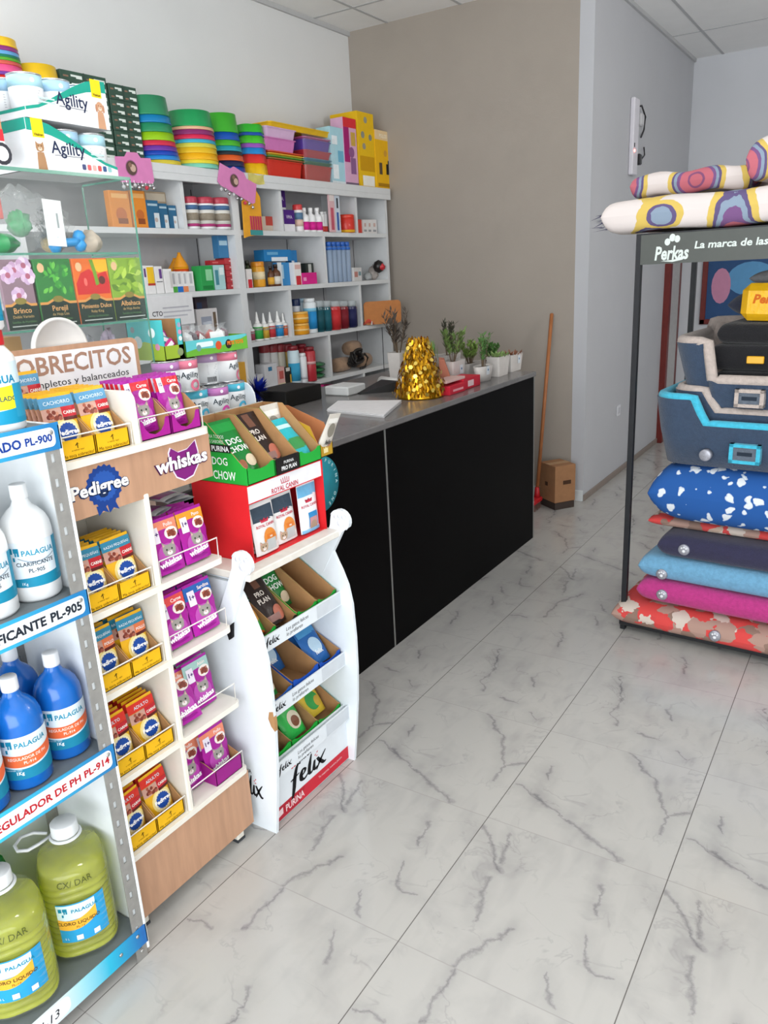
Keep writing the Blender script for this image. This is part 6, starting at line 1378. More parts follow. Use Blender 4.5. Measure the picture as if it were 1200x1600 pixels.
for i in range(5): pbox(onx(353, 425, -3.505).y, onx(371, 425, -3.505).y, RZs[5] + hh * i, RZs[5] + hh * (i + 1) - .001, -3.505, .08, '#b23a40', 'crimson box, %s of the five stacked by the upright' % ['lowest', 'second from below', 'middle', 'fourth from below', 'topmost'][i], 'stacked crimson boxes', marks=[(.35, .75, .4, .65, '#e0b0b0')])
z1 = max(onx(325, 415, -3.5).z, onx(343, 414, -3.5).z) + .002
pbox(onx(329, 407, -3.51).y, onx(352, 407, -3.51).y - .002, z1, z1 + .026, -3.51, .05, '#b02f36', 'long red box lying on the green and teal boxes', marks=[(.1, .5, .35, .65, '#d06a6a')])
pbox(onx(347, 385, -3.51).y - .032, onx(362, 385, -3.51).y - .032, zt5 + .0, onx(354, 367, -3.51).z, -3.51, .05, '#3f7aa8', 'blue box standing on the stacked crimson boxes', marks=[(.1, .9, .55, .75, '#a9c9da')])
o = MB().tube([(0, -.02, 0), (0, -.025, .04), (0, -.04, .07)], [.012, .01, .006], plas('#8a4438'), 8).tube([(0, .02, 0), (0, .03, .05), (0, .045, .085)], [.012, .011, .006], plas('#9a3f42'), 8).build('rubber_toy', label='dark red forked rubber toy behind the blue box', cat='toy'); o.location = (-3.575, onx(354, 390, -3.57).y, zt5 + .001)
PP(383, 393, 407, 5, '#2f3a22', '#23261c', 'dark green bottle at the left end of the right-hand second row', 'neck', xf=-3.530)
PP(396, 411, 409, 5, '#e2a02a', '#d98a22', 'amber tub with orange lid on the second row', 'jar', xf=-3.550, band=[(.3, .6, '#ecd8b0')], name='tub', cat='tub')
PB(391, 400, 420, 5, '#e6e0de', 'small white box with red foot before the amber tub', xf=-3.470, d=.04, marks=[(.2, .9, 0, .45, '#c8323c')])
for i, (a, b, t) in enumerate(((409, 416, 413), (416, 423, 416), (423, 433, 413))):
    PP(a, b, t, 5, '#5a3420', '#2a1c16', 'brown medicine bottle, %s of three' % ('leftmost', 'middle', 'rightmost')[i], 'neck', 'brown medicine bottles', xf=-3.500, band=[(.1, .45, ('#d8c4a0', '#d9a23a', '#d8d4cc')[i])], name='medicine_bottle')
PB(433, 452, 410, 5, '#3a86c0', 'blue and white curved pack on the second row', xf=-3.510, d=.04, marks=[(0, .35, 0, 1, '#e2e6ea'), (.35, .5, .3, .9, '#a9cbe0')])
PP(446, 456, 420, 5, '#3a3a44', '#26262c', 'small dark bottle right of the blue and white pack', 'neck', xf=-3.480, band=[(.1, .4, '#c9c9cf')])
PB(456, 467, 410, 5, '#e8e4e2', 'white box with red foot beside the magenta pack', xf=-3.470, d=.05, marks=[(.2, .9, 0, .4, '#c8323c'), (.1, .9, .7, .9, '#d8b0a8')])
zb5 = onx(440, 408, -3.56).z
pbox(onx(413, 400, -3.545).y, onx(455, 400, -3.545).y, zb5, onx(434, 390, -3.545).z, -3.545, .09, '#2a80be', 'long blue box lying across the bottles of the second row', marks=[(.25, .85, 0, .35, '#e6ecf0'), (.1, .5, .55, .8, '#6fb0d8')])
PB(455, 465, 391, 5, '#2f7cba', 'upright end of a blue box behind the white and red one', xf=-3.570, d=.05, marks=[(.1, .5, .3, .7, '#e2e8ee')])
PB(469, 493, 426, 5, '#d42a86', 'magenta pack at the right of the second row', xf=-3.470, d=.05, marks=[(.1, .3, .3, .6, '#f0a0c8')])
PB(479, 491, 411, 5, '#2f3632', 'black box with white figure behind the magenta pack', xf=-3.530, d=.05, marks=[(.3, .7, .5, .95, '#b9bdb6'), (.1, .9, .12, .3, '#4a9a6a')])
PB(492, 502, 411, 5, '#4a5a34', 'dark green box with coral top at the right of its cubby', xf=-3.510, d=.05, marks=[(0, 1, .7, 1, '#d8705a'), (.5, .9, .15, .6, '#c9b89a')])
for i in range(5):
    a = 511 + 7 * i
    PP(a, a + 6.6, 378, 5, '#8fa6c4', '#2f63b8', 'tall clear blue-capped tube, %s of five' % ['leftmost', 'second', 'middle', 'fourth', 'rightmost'][i], 'tube', 'blue-capped tubes', xf=-3.470, band=[(.80, .87, '#3a6cbc')], name='capped_tube', cat='tube', bodym=mat('tube_clear_blue', '#9db2cc', .12, var=0, alpha=.62))
PP(506, 516, 388, 5, '#22386a', '#1c2c58', 'dark navy bottle behind the blue-capped tubes', 'tube', xf=-3.590)
PB(549, 570, 418, 5, '#dfdedd', 'small white box with red print in the last cubby, second row', xf=-3.470, d=.06, marks=[(.1, .5, .3, .7, '#c98a80'), (.6, .9, .4, .7, '#7a9aa0')], yaw=.25)
blob((-3.56, onx(589, 405, -3.56).y - .06, RZs[5]), .035, .05, .055, mat('film_bag_toy', '#cfc4bc', .12, var=.2, alpha=.6, bump=.8), 'clear bag with a red and black toy, second row by the taupe wall', 'bag', 'clear_bag', .4, 14, None, None, 18)
o = MB().lathe([(0, -.03), (.022, -.02), (.03, 0), (.022, .02), (0, .03)], plas('#26211f'), n=16).lathe([(0, -.02), (.016, -.012), (.02, 0), (.0, .02)], plas('#c22f38'), (.018, 0, 0), 14).build('round_toy', label='red and black round toy on the clear bag, second row', cat='toy'); o.location = (-3.50, onx(591, 403, -3.50).y, RZs[5] + .10); o.scale = (1.5, 1.7, 1.7)
blob((-3.52, onx(574, 420, -3.52).y, RZs[5]), .03, .035, .03, mat('film_bag_grey', '#c4c8c8', .12, var=.2, alpha=.5, bump=.8), 'small grey clear bag beside the white box, second row', 'bag', 'clear_bag', .4, 14, None, None, 16)
# third row
o = PB(222, 303, 462, 4, '#dedee0', 'white notice board with grey lines standing in front of white boxes', xf=-3.44, d=.006, name='notice_board', cat='board', marks=[('CTO', .27, .36, .22, '#3c3c44', 1), (.38, .9, .58, .63, '#b4b4bc'), (.38, .95, .44, .49, '#b8b8c0'), (.38, .86, .30, .35, '#b8b8c0')], z=onx(262, 510, -3.44).z)
PB(224, 268, 512, 4, '#d6d2d2', 'wide white box under the notice board', xf=-3.45, d=.10)
for i, (a, b) in enumerate(((274, 285), (286, 301))):
    PB(a, b, 500, 4, '#d9d2d2', 'white medicine box with dark label, %s of two under the notice board' % ('left', 'right')[i], 'white medicine boxes under the notice board', xf=-3.465, d=.07, marks=[(.15, .8, .35, .55, '#5a4f55'), (.5, .9, .3, .4, '#8ab0a8'), (.1, .9, .7, .8, '#b9a9aa')])
PB(306, 325, 460, 4, '#4a3f48', 'dark box with reddish picture at the back of its cubby', xf=-3.590, d=.05, marks=[(.5, .9, .2, .7, '#8a4a40'), (.1, .5, .5, .9, '#3a4868')])
PB(308, 341, 482, 4, '#d2cfd0', 'pale box with a bird picture in the third row', xf=-3.510, d=.05, marks=[(.2, .7, .6, .8, '#9aa0b0'), (.78, .92, .1, .9, '#6a5a4a'), (.75, .9, .0, .3, '#d8a24a')])
PB(312, 352, 500, 4, '#2a6aa8', 'blue flat box before the bird box', xf=-3.49, d=.05, marks=[(0, .2, .4, 1, '#c9ccd2')])
for i, (a, b, c, w_) in enumerate(((389, 397, '#9a4a5a', 'plum'), (397, 408, '#3aa04a', 'green'), (408, 418, '#c8a03a', 'ochre'), (418, 428, '#c03a40', 'red'), (429, 440, '#2a8ac4', 'blue'), (440, 448, '#d0603a', 'orange'))):
    PP(a, b, (500, 487, 489, 487, 486, 489)[i], 4, '#e6e6e4', '#f0f0ee', 'white dropper bottle with %s label' % w_, 'drop', 'dropper bottles', band=[(.06, .48, c), (.36, .44, '#e8e8e6')], name='dropper_bottle')
for i in range(2):
    z0 = RZs[4] + i * .078
    y0, y1 = onx(459, 505, -3.50).y, onx(479, 505, -3.50).y
    pot((-3.51, (y0 + y1) / 2, z0), (y1 - y0) / 2 * .96, .076, '#e0981f', '#e6b45a', ('amber jar under another', 'amber jar on top of another')[i], 'jar', 'amber jars', band=[(.35, .5, '#eccb86')], name='amber_jar', cat='jar')
PP(458, 468, 467, 4, '#d8dce4', '#22305c', 'pale bottle with navy cap behind the amber jars', 'jar', xf=-3.590)
PP(467, 478, 466, 4, '#c9dbe6', '#a8c6d8', 'pale blue tube behind the amber jars', 'tube', xf=-3.590, name='tube', cat='tube')
PP(478, 491, 466, 4, '#dfe6ea', '#dfe3e6', 'blue and white upright tube right of the amber jars', 'tube', band=[(.12, .62, '#2a8ac8'), (.62, .72, '#7fc0dc')], name='tube', cat='tube')
for i, (a, b, c, w_) in enumerate(((491, 501, '#1c4f58', 'dark teal'), (502, 513, '#1f5a66', 'teal'), (514, 528, '#c02f32', 'red'), (529, 541, '#7a1f2a', 'dark red'), (542, 554, '#23264f', 'navy'))):
    PP(a, b, 470, 4, c, '#b9c2c4', '%s shampoo bottle with clear cap' % w_, 'jar', 'coloured shampoo bottles', xf=-3.480, band=[(.05, .7, c)], bodym=mat('shampoo_' + c.strip('#'), c, .12, var=.05, coat=.5), capm=mat('cap_clear', '#c9d2d4', .08, var=0, alpha=.45), name='shampoo_bottle')
bp, bq = onx(568, 480, -3.465), onx(626, 478, -3.29); d = bq - bp; wl = math.hypot(d.x, d.y) / 2
o = MB().prism(rrect(-wl, wl, 0, .175, .03), 0, -.004, .004, mat('orange_board', '#b8743a', .5, var=.06)).build('orange_board', label='orange-brown board sticking out past the end of the third row', cat='board'); o.location = ((bp.x + bq.x) / 2, (bp.y + bq.y) / 2, RZs[4] + .002)
o.rotation_euler = (0, 0, math.atan2(d.y, d.x) - PI / 2)
o = MB().grid(lambda u, v: (.035 * math.sin(PI * v), -.045 + .09 * u, .055 * math.sin(PI * u) * (1 - v) + .004), 12, 6, cloth('#c9482f')).box(.0, .04, .018, .024, .0, .03, cloth('#e0d8d4')).build('folded_band', label='folded red and white band lying before the orange board', cat='band'); o.location = (-3.46, onx(577, 490, -3.44).y, RZs[4]); o.rotation_euler = (0, 0, -.6)
# fourth row
PB(371, 386, 566, 3, '#d9a23a', 'amber cardboard shape beside the cans, at the upright', xf=-3.47, d=.04, marks=[(0, .3, .3, 1, '#e8e4de')])
for i, (a, c) in enumerate(((408, '#d8d6d6'), (420, '#dddbd8'), (431, '#d8d2c0'), (443, '#c9a84a'))):
    PP(a, a + 12, 537, 3, c, '#a83a40', '%s jar with dark red lid at the back of the fourth row, %s of four' % (('white', 'white', 'cream', 'yellowish')[i], ('leftmost', 'second', 'third', 'rightmost')[i]), 'jar', 'jars with dark red lids', xf=-3.610, name='lidded_jar', cat='jar')
PB(414, 434, 568, 3, '#dadadd', 'white house-shaped box with blue mark', xf=-3.49, d=.08, marks=[(.3, .6, .72, .88, '#3f7fa8')])
PB(399, 413, 585, 3, '#d0d0d4', 'low grey-white box at the left of the fourth row', xf=-3.470, d=.07)
PB(435, 446, 573, 3, '#e0b0aa', 'pink and red small box on the fourth row', xf=-3.49, d=.05, marks=[(.2, .8, .4, .8, '#c9605a'), (0, 1, 0, .2, '#d8c8a8')])
PB(447, 456, 574, 3, '#2b2622', 'black small box with yellow edge', xf=-3.49, d=.05, marks=[(.75, 1, .0, .6, '#d2a43a'), (.1, .8, .8, 1, '#d8d4cc')])
PP(453, 465, 540, 3, '#c9dde4', '#8a2a32', 'white and blue spray bottle with dark red top', 'tube', band=[(.08, .55, '#3a9cc4')], name='spray_bottle')
PP(465, 474, 552, 3, '#dfe0e2', '#e6e6e6', 'white spray bottle between blue and red ones', 'tube', band=[(.12, .2, '#b8b8be')], xf=-3.480, name='spray_bottle')
PP(466, 478, 537, 3, '#a83238', '#8f2430', 'tall red spray bottle at the back of the fourth row', 'tube', xf=-3.590, name='spray_bottle')
PP(475, 487, 542, 3, '#b02f38', '#7a2028', 'red spray bottle at the front of the fourth row', 'tube', band=[(.5, .58, '#d8a8a8')], xf=-3.470, name='spray_bottle')
for i in range(3):
    z0 = RZs[3] + .0405 * i
    blob((-3.52, onx(500, 580, -3.52).y - .036 + .004 * i, z0), .05, .068, .0175, mat('green_wrapped', '#2f6a42', .25, var=.6, scale=24, bump=.4), 'flat dark green pack, %s of three' % ('lowest', 'middle', 'topmost')[i], 'pack', 'flat_pack', .22, 10, None, 'flat dark green packs', 16)
for i, (px, py, dz, rx) in enumerate(((533, 585, 0, .0), (566, 572, 0, .0), (553, 545, .107, .1))):
    y = onx(px, py, -3.55).y
    o = MB(Matrix.Rotation(PI / 2, 4, 'X')).lathe([(0, -.085), (.05, -.08), (.055, -.02), (.054, .05), (.048, .08), (.02, .083), (0, .08)], cloth('#a98a70'), n=20).build('cloth_roll', label='beige fabric roll, %s' % ('left one on the board', 'right one on the board', 'upper one lying across the others')[i], cat='roll', group='beige fabric rolls'); o.location = (-3.55 - .02 * (i == 2), y, RZs[3] + .056 + dz); o.rotation_euler = (0, 0, .12 * (i - 1))
mb = MB()
for k in range(5): mb.tube([(.01 * k, .035 * math.cos(a) + .012 * math.sin(3 * a + k), .03 * math.sin(a) + .004 * k) for a in [i * 2 * PI / 18 for i in range(18)]], .007, mat('leather_black', '#2a2725', .35), 6, True)
mb.tube([(.02, .03, .0), (.03, .06, .02), (.03, .085, .0), (.02, .07, -.04), (.01, .04, -.045)], .006, mat('leather_black', '#2a2725', .35), 6)
o = mb.build('leather_leash', label='coiled black leather leash lying over the beige rolls', cat='leash'); o.location = (-3.485, onx(553, 562, -3.48).y, RZs[3] + .085); o.scale = (1.3, 1.7, 1.7)
# fifth row
for i, (a, b) in enumerate(((492, 508), (508, 524))):
    PB(a, b, 602, 2, '#cc2f80', 'magenta box in the fifth row, %s of two' % ('left', 'right')[i], 'magenta boxes in the fifth row', xf=-3.47, d=.08, marks=[('Mini', .45, .5, .2, '#f0b0d0', 1), (.0, 1, 0, .08, '#b0286c')])
blob((-3.55, onx(472, 612, -3.55).y, RZs[2]), .05, .06, .09, cloth('#7a2638'), 'dark red soft thing at the left of the fifth row', 'soft goods', 'soft_goods', .3, 9, None, None, 12)
PB(583, 604, 592, 2, '#d5d5d3', 'white box at the right end of the fifth row', xf=-3.47, d=.12)

# ---------------------------------------------------------------- things on the counter
ZC = CTOP + .0006
A, B_, C_, D_ = (onz(px, py, CTOP + .016) for px, py in ((511, 639), (528, 626), (627, 625), (600, 648)))
mb = MB(); n = 5
for i in range(n):
    z0, z1 = ZC + .0032 * i, ZC + .0032 * (i + 1) - .0004; j = .002 * math.sin(i * 2.3)
    vs = [(p.x + j, p.y + j, z) for z in (z0, z1) for p in (A, B_, C_, D_)]
    mb.add(vs, [(3, 2, 1, 0), (4, 5, 6, 7), (0, 1, 5, 4), (1, 2, 6, 5), (2, 3, 7, 6), (3, 0, 4, 7)], paper('#dcdadb'))
mb.build('paper_pad', label='thick white pad of paper lying on the grey counter top', cat='paper pad')
P0, P1 = onz(564, 616, CTOP), onz(604, 609, CTOP)
o = E('open_folder', (P0.x, P0.y, ZC), 'black folder propped open on the counter, left of the gold tree', 'folder')
d = P1 - P0; a = math.atan2(d.y, d.x); o.rotation_euler = (0, 0, a); L = d.length
MB().add([(0, 0, 0), (L, -.12, 0), (L, -.12, .062), (L, .03, .062), (0, .03, .004), (L, .03, 0), (0, .03, 0), (0, 0, .004)], [(0, 1, 2, 7), (7, 2, 3, 4), (1, 5, 3, 2), (0, 6, 5, 1), (0, 7, 4, 6), (4, 3, 5, 6)], mat('folder_black', '#161515', .5)).build('cover', o)
MB().tube([(L + .012, -.14, .034), (L + .016, .06, .04)], .033, paper('#cfcdca'), 14).build('white_spine', o)
q = onz(590, 603, CTOP + .05)
pbox(q.y - .09, q.y + .09, ZC, ZC + .05, q.x - .14, .16, '#cfd0cf', 'low white tray at the back edge of the counter behind the black folder', name='paper_tray', cat='tray', bev=.006)
q = onz(452, 630, CTOP)
pbox(q.y - .14, q.y + .17, ZC, ZC + .085, max(q.x, -2.60), .22, '#1a1918', 'black flat box on the counter beside the blue tinsel bow', name='black_case', cat='case', bev=.004)
# blue tinsel bow
rng = random.Random(11); bt = mat('tinsel_blue', '#152a9a', .3, .5, var=.2)
q = onz(401, 630, CTOP); q = onx(401, 612, max(q.x, -2.72))
mb = MB()
for i in range(120):
    v = Vector((rng.gauss(0, 1), rng.gauss(0, 1), rng.gauss(0, 1))).normalized(); r = rng.uniform(.05, .088)
    s = v.cross(Vector((.3, .5, .8))).normalized() * .008; p = v * r; p.z *= 1.15
    mb.add([tuple(s), tuple(-s), tuple(p * .6 - s * 1.3), tuple(p), tuple(p * .6 + s * 1.3)], [(0, 1, 2, 3, 4)], bt)
o = mb.build('tinsel_bow', label='dark blue tinsel bow standing on the counter behind the food cans', cat='bow'); o.location = (q.x, q.y, CTOP + .098)
# gold tinsel tree
gold = mat('tinsel_gold', '#c8921f', .22, .9, var=.25, scale=40)
gold2 = mat('tinsel_gold_pale', '#e8c860', .2, .9, var=.1)
q = onz(657, 620, CTOP); top = onx(654, 529, q.x)
Ht = top.z - CTOP; Rb = (onx(686, 615, q.x).y - onx(628, 620, q.x).y) / 2 * .76
o = E('tinsel_tree', (q.x, q.y, ZC), 'small gold tinsel Christmas tree on the counter', 'tinsel tree')
MB().lathe([(Rb * .82, 0), (Rb * .80, .01), (Rb * .22, Ht * .97), (0, Ht * .98)], gold, n=24).build('cone', o)
mb = MB()
for i in range(620):
    t = i / 620; z = .02 + Ht * .93 * t; a = i * 2.39996; R = (Rb * .84) * (1 - t) + Rb * .24 * t + rng.uniform(.002, .022)
    c = Vector((R * math.cos(a), R * math.sin(a), z)); nrm = Vector((math.cos(a + rng.uniform(-.7, .7)), math.sin(a + rng.uniform(-.7, .7)), rng.uniform(-.3, .7))).normalized()
    u = nrm.cross(Vector((0, 0, 1))).normalized(); v = u.cross(nrm); big = i % 6 == 0
    w, h = (.012, .012) if big else (.006, .016)
    mb.add([tuple(c + u * w * math.cos(k * PI / 3) + v * h * math.sin(k * PI / 3)) for k in range(6)], [tuple(range(6))], gold2 if big else gold)
mb.build('tinsel', o, kind='stuff')
# terracotta-coloured card, red boxes
q = onz(683, 606, CTOP); o = MB().prism([(-.005, 0), (.075, 0), (.02, .165), (-.01, .17)], 1, -.06, .06, mat('terracotta_card', '#b5705a', .8)).build('card_wedge', label='terracotta-coloured wedge between the gold tree and the red boxes', cat='card'); o.location = (-2.125, 3.925, ZC); o.rotation_euler = (0, 0, .5)
y0, y1, y2 = onx(690, 612, -1.975).y, onx(722, 610, -1.975).y, onx(748, 600, -1.975).y
rb = '#c9283c'
pbox(y0 + .05, y1 - .002, ZC, ZC + .047, -1.952, .08, rb, 'red flat box with white line of print, next to the gold tree', 'red flat boxes', marks=[(.2, .85, .3, .55, '#e8a0a8')])
pbox(y1, y2, ZC, ZC + .06, -1.965, .12, rb, 'red flat box with a small white label, nearer the plant pots', 'red flat boxes', marks=[(.25, .6, .2, .75, '#e9c9cc')])
pbox(y0 + .06, y1 + .04, ZC + .0605, ZC + .075, -1.975, .09, '#d8b4ae', 'pale pink wrapped pack lying on the red flat boxes', name='pack', cat='pack')
# potted plants
POTM = mat('pot_white', '#cfc9c4', .6, var=.04)
SOIL = mat('potting_soil', '#3b2a20', .95, var=.3, scale=60)
POTS = [(-2.13, 3.92, .066), (-2.01, (y0 + y1) / 2, .066), (-2.02, (y1 + y2) / 2, .066)]
def plant(pl, pr, pyt, pyb, x, kind, label, tagc=None, square=True):
    y0, y1 = onx(pl, pyb, x).y, onx(pr, pyb, x).y; w = (y1 - y0) / 2; h = max(.06, onx((pl + pr) / 2, pyt, x).z - ZC)
    cx, cy = x - min(w, .046), (y0 + y1) / 2; dd = min(w, .046) / w
    o = E('potted_plant', (cx, cy, ZC), label, 'plant', 'potted plants on the counter')
    mb = MB()
    if square:
        R0 = rrect(-w * .82, w * .82, -w * .82, w * .82, w * .2, 3); R1 = rrect(-w, w, -w, w, w * .2, 3); n = len(R0)
        mb.add([(a, b, 0) for a, b in R0] + [(a, b, h) for a, b in R1] + [(a * .9, b * .9, h) for a, b in R1] + [(a * .88, b * .88, h - .015) for a, b in R1],
               [tuple(range(n))[::-1]] + [(k * n + i, k * n + (i + 1) % n, (k + 1) * n + (i + 1) % n, (k + 1) * n + i) for k in range(3) for i in range(n)], POTM)
        mb.add([(a * .88, b * .88, h - .012) for a, b in R1], [tuple(range(n))], SOIL)
    else:
        mb.lathe([(w * .75, 0), (w, h), (w * .92, h), (w * .9, h - .012)], POTM, n=24); mb.lathe([(w * .9, h - .012), (0, h - .012)], SOIL, n=24)
    mb.v = [(p[0] * dd, p[1], p[2]) for p in mb.v]; mb.build('pot', o)
    R_ = random.Random(label); mb = MB()
    if kind[0] == 'grass':
        g = mat('leaf_grass', '#5f9a35', .6, var=.25)
        for i in range(70):
            a = R_.uniform(0, 6.28); r = R_.uniform(0, w * .55); H = kind[1] * R_.uniform(.6, 1); b = Vector((r * math.cos(a), r * math.sin(a), h - .012)); t = b + Vector((R_.uniform(-.03, .03), R_.uniform(-.03, .03), H))
            s = Vector((math.sin(a), -math.cos(a), 0)) * .003; mb.add([tuple(b - s), tuple(b + s), tuple((b + t) / 2 + s + Vector((0, 0, .01))), tuple(t), tuple((b + t) / 2 - s + Vector((0, 0, .01)))], [(0, 1, 2, 3, 4)], g)
    elif kind[0] == 'twig':
        lm = mat('leaf_' + kind[2].strip('#'), kind[2], .65, var=.25); st = mat('stem_brown', '#6a5a48', .8)
        for i in range(kind[3]):
            a = R_.uniform(0, 6.28); sp = kind[4]; H = kind[1] * R_.uniform(.7, 1.0)
            b = Vector((.01 * math.cos(a), .01 * math.sin(a), h - .012)); t = Vector((sp * math.cos(a) * R_.uniform(.3, 1), sp * math.sin(a) * R_.uniform(.3, 1), h + H))
            mb.tube([tuple(b), tuple(b.lerp(t, .5) + Vector((0, 0, .01))), tuple(t)], [.0025, .002, .001], st, 5)
            for k in range(kind[5]):
                f = R_.uniform(.25, 1); p = b.lerp(t, f); aa = R_.uniform(0, 6.28); ll = kind[6] * R_.uniform(.7, 1.2); dv = Vector((math.cos(aa) * .6, math.sin(aa) * .6, R_.uniform(.3, 1))).normalized() * ll
                s = dv.cross(Vector((0.1, .2, 1))).normalized() * ll * kind[7]
                mb.add([tuple(p), tuple(p + dv * .5 + s), tuple(p + dv), tuple(p + dv * .5 - s)], [(0, 1, 2, 3)], lm)
    elif kind[0] == 'rosette':
        lm = mat('leaf_' + kind[2].strip('#'), kind[2], .5, var=.2)
        for i in range(26):
            a = i * 2.4; r = w * .75 * (i / 26) ** .5; p = Vector((r * math.cos(a), r * math.sin(a), h - .008)); dv = Vector((math.cos(a) * .5, math.sin(a) * .5, .8)) * kind[1] * R_.uniform(.6, 1); s = Vector((-math.sin(a), math.cos(a), 0)) * kind[1] * .22
            mb.add([tuple(p), tuple(p + dv * .5 + s), tuple(p + dv), tuple(p + dv * .5 - s)], [(0, 1, 2, 3)], lm)
    mb.build('leaves', o, kind='stuff')
    if tagc:
        w = w * dd; MB().box(w + .0005, w + .002, tagc - .022, tagc + .016, h * .45, h * .45 + .05, paper('#d9dde2')).poly(disc(tagc - .003, h * .45 + .028, .007, 10), lambda u, v: (w + .0025, u, v), paper('#3f6f9a')).build('price_tag', o)
    return o
plant(627, 645, 549, 622, -2.46, ('twig', .25, '#5a5048', 12, .10, 22, .05, .10), 'potted plant with tall dark narrow leaves behind the gold tree')
plant(668, 696, 556, 596, -2.22, ('grass', .11), 'potted plant like bright green grass behind the terracotta card')
plant(709, 729, 563, 597, -2.09, ('twig', .17, '#6f8a4a', 12, .085, 22, .042, .15), 'potted plant with grey-green leaves and a square price tag, nearest the red boxes', .02)
plant(700, 722, 553, 585, -2.235, ('twig', .20, '#4a4a3c', 11, .055, 26, .036, .12), 'potted plant with dark upright sprigs behind the grey-green one')
plant(733, 756, 566, 590, -2.19, ('twig', .13, '#7d9a4a', 14, .085, 20, .038, .2), 'potted plant with yellowish green leaves in the middle of the pots')
plant(755, 777, 571, 596, -1.985, ('twig', .19, '#5f8a4a', 9, .04, 16, .036, .16), 'potted plant with one tall green sprig, front pot by the white tag', -.03, False)
plant(762, 788, 562, 583, -2.20, ('twig', .12, '#5a8a44', 14, .08, 18, .036, .22), 'potted plant with low leafy green growth at the back of the pots')
plant(780, 798, 556, 586, -1.99, ('rosette', .05, '#7f9a5a'), 'pot with a small pale green succulent, second from the counter end')
plant(800, 818, 553, 580, -2.0, ('rosette', .04, '#8a5a44'), 'pot with a low reddish succulent and hanging tag at the counter end', .02)

# ---------------------------------------------------------------- by the taupe wall
WD = mat('broom_wood', '#a5673c', .55, var=.1, scale=12)
t0, t1 = ony(862, 491, 5.615), ony(839, 781, 5.35)
o = E('broom', (t1.x, t1.y, 0), 'broom with orange-brown wooden handle leaning on the taupe wall', 'broom')
b0 = Vector((0, 0, t1.z + .0)); t = Vector((t0.x - t1.x, t0.y - t1.y, t0.z)); b0.z = max(.12, b0.z)
MB().tube([tuple(b0), tuple(t)], .0135, WD, 12).lathe([(.0135, 0), (.01, .006), (0, .008)], WD, tuple(t), 12).build('handle', o)
MB().lathe([(.024, .085), (.02, .125), (.0155, .165)], plas('#c3262e'), n=14).box(-.055, .035, -.13, .03, .055, .09, plas('#c3262e'), .008).build('head', o)
mb = MB(); R_ = random.Random(4); br = plas('#8f6a60')
for i in range(150):
    x, y = R_.uniform(-.045, .025), R_.uniform(-.122, .022); mb.tube([(x, y, .058), (x * 1.25, y * 1.06, .004)], .0016, br, 3)
mb.build('bristles', o, kind='stuff')
cbx = E('cardboard_box', (-1.99, 5.47, 0), 'brown cardboard box on a dark base, standing by the taupe wall', 'box', rz=-.62)
MB().box(-.105, .10, -.09, .09, .055, .335, BROWN.copy() if False else mat('carton_brown', '#9a6f4c', .85, var=.06), .003).build('carton', cbx)
MB().box(-.1, .095, -.085, .085, .001, .054, mat('box_base_dark', '#3b2f29', .8)).build('dark_base', cbx)
mb = MB(); dk = ink('#4a3426')
mb.box(-.03, .005, -.0915, -.0904, .17, .20, dk); mb.build('print_mark', cbx); MB().box(.1004, .1012, -.02, .05, .19, .22, dk).build('print_mark', cbx); MB().box(-.03, .03, -.09, .09, .3352, .3357, mat('packing_tape', '#b08a62', .4)).build('packing_tape', cbx)
# alarm panel, cables and socket on the passage wall
lp = E('emergency_light', (CW, 6.61, 2.66), 'white emergency light panel with a red lamp on the passage wall', 'light')
MB().box(.001, .035, -.075, .06, -.27, .27, plas('#dcd9e0'), .006).build('panel', lp)
mled = bpy.data.materials.new('red_lamp'); mled.use_nodes = True; bb = mled.node_tree.nodes['Principled BSDF']; bb.inputs['Base Color'].default_value = (1, .1, .08, 1); bb.inputs['Emission Color'].default_value = (1, .12, .10, 1); bb.inputs['Emission Strength'].default_value = 9
MB(Matrix.Translation((.036, -.045, -.10)) @ Matrix.Rotation(PI / 2, 4, 'Y')).lathe([(.011, 0), (.009, .006), (0, .008)], mled, n=12).build('red_lamp', lp)
MB().box(.0355, .037, -.055, -.035, -.075, -.045, ink('#3a3840')).build('switch', lp)
mb = MB(); kb = plas('#2b2a2e')
mb.tube([(.02, .06, .22), (.03, .13, .235), (.03, .25, .17), (.02, .26, .08), (.015, .20, .02)], .007, kb, 6)
mb.tube([(.015, .30, -.04), (.02, .31, -.10), (.02, .22, -.14), (.015, .12, -.13), (.01, .07, -.14)], .006, kb, 6); mb.build('cable', lp)
MB().box(.002, .05, .08, .14, -.19, -.11, plas('#232226'), .01).build('plug', lp)
MB().box(.001, .03, .14, .23, .10, .19, plas('#c9c8ca'), .01).build('junction_box', lp)
ck = E('power_socket', (CW, 6.52, .56), 'white wall socket low on the passage wall', 'socket')
MB().box(.001, .009, -.055, .045, -.045, .045, plas('#dddde2'), .004).build('plate', ck); MB().box(.009, .013, -.03, .02, -.025, .025, plas('#c2c2c8'), .003).build('outlet', ck)
pf = E('framed_poster', (-1.05, CB, 1.45), 'red-framed poster of blue and pink shapes on the far passage wall', 'poster')
mb = MB()
for a in ((-.60, -.55, -.35, .35), (.55, .60, -.35, .35), (-.60, .60, -.35, -.30), (-.60, .60, .30, .35)): mb.box(a[0], a[1], -.03, -.001, a[2], a[3], mat('door_frame_dark_red', '#6e1f18'), .004)
mb.build('frame', pf)
mb = MB().box(-.55, .55, -.012, -.001, -.30, .30, paper('#31527f'))
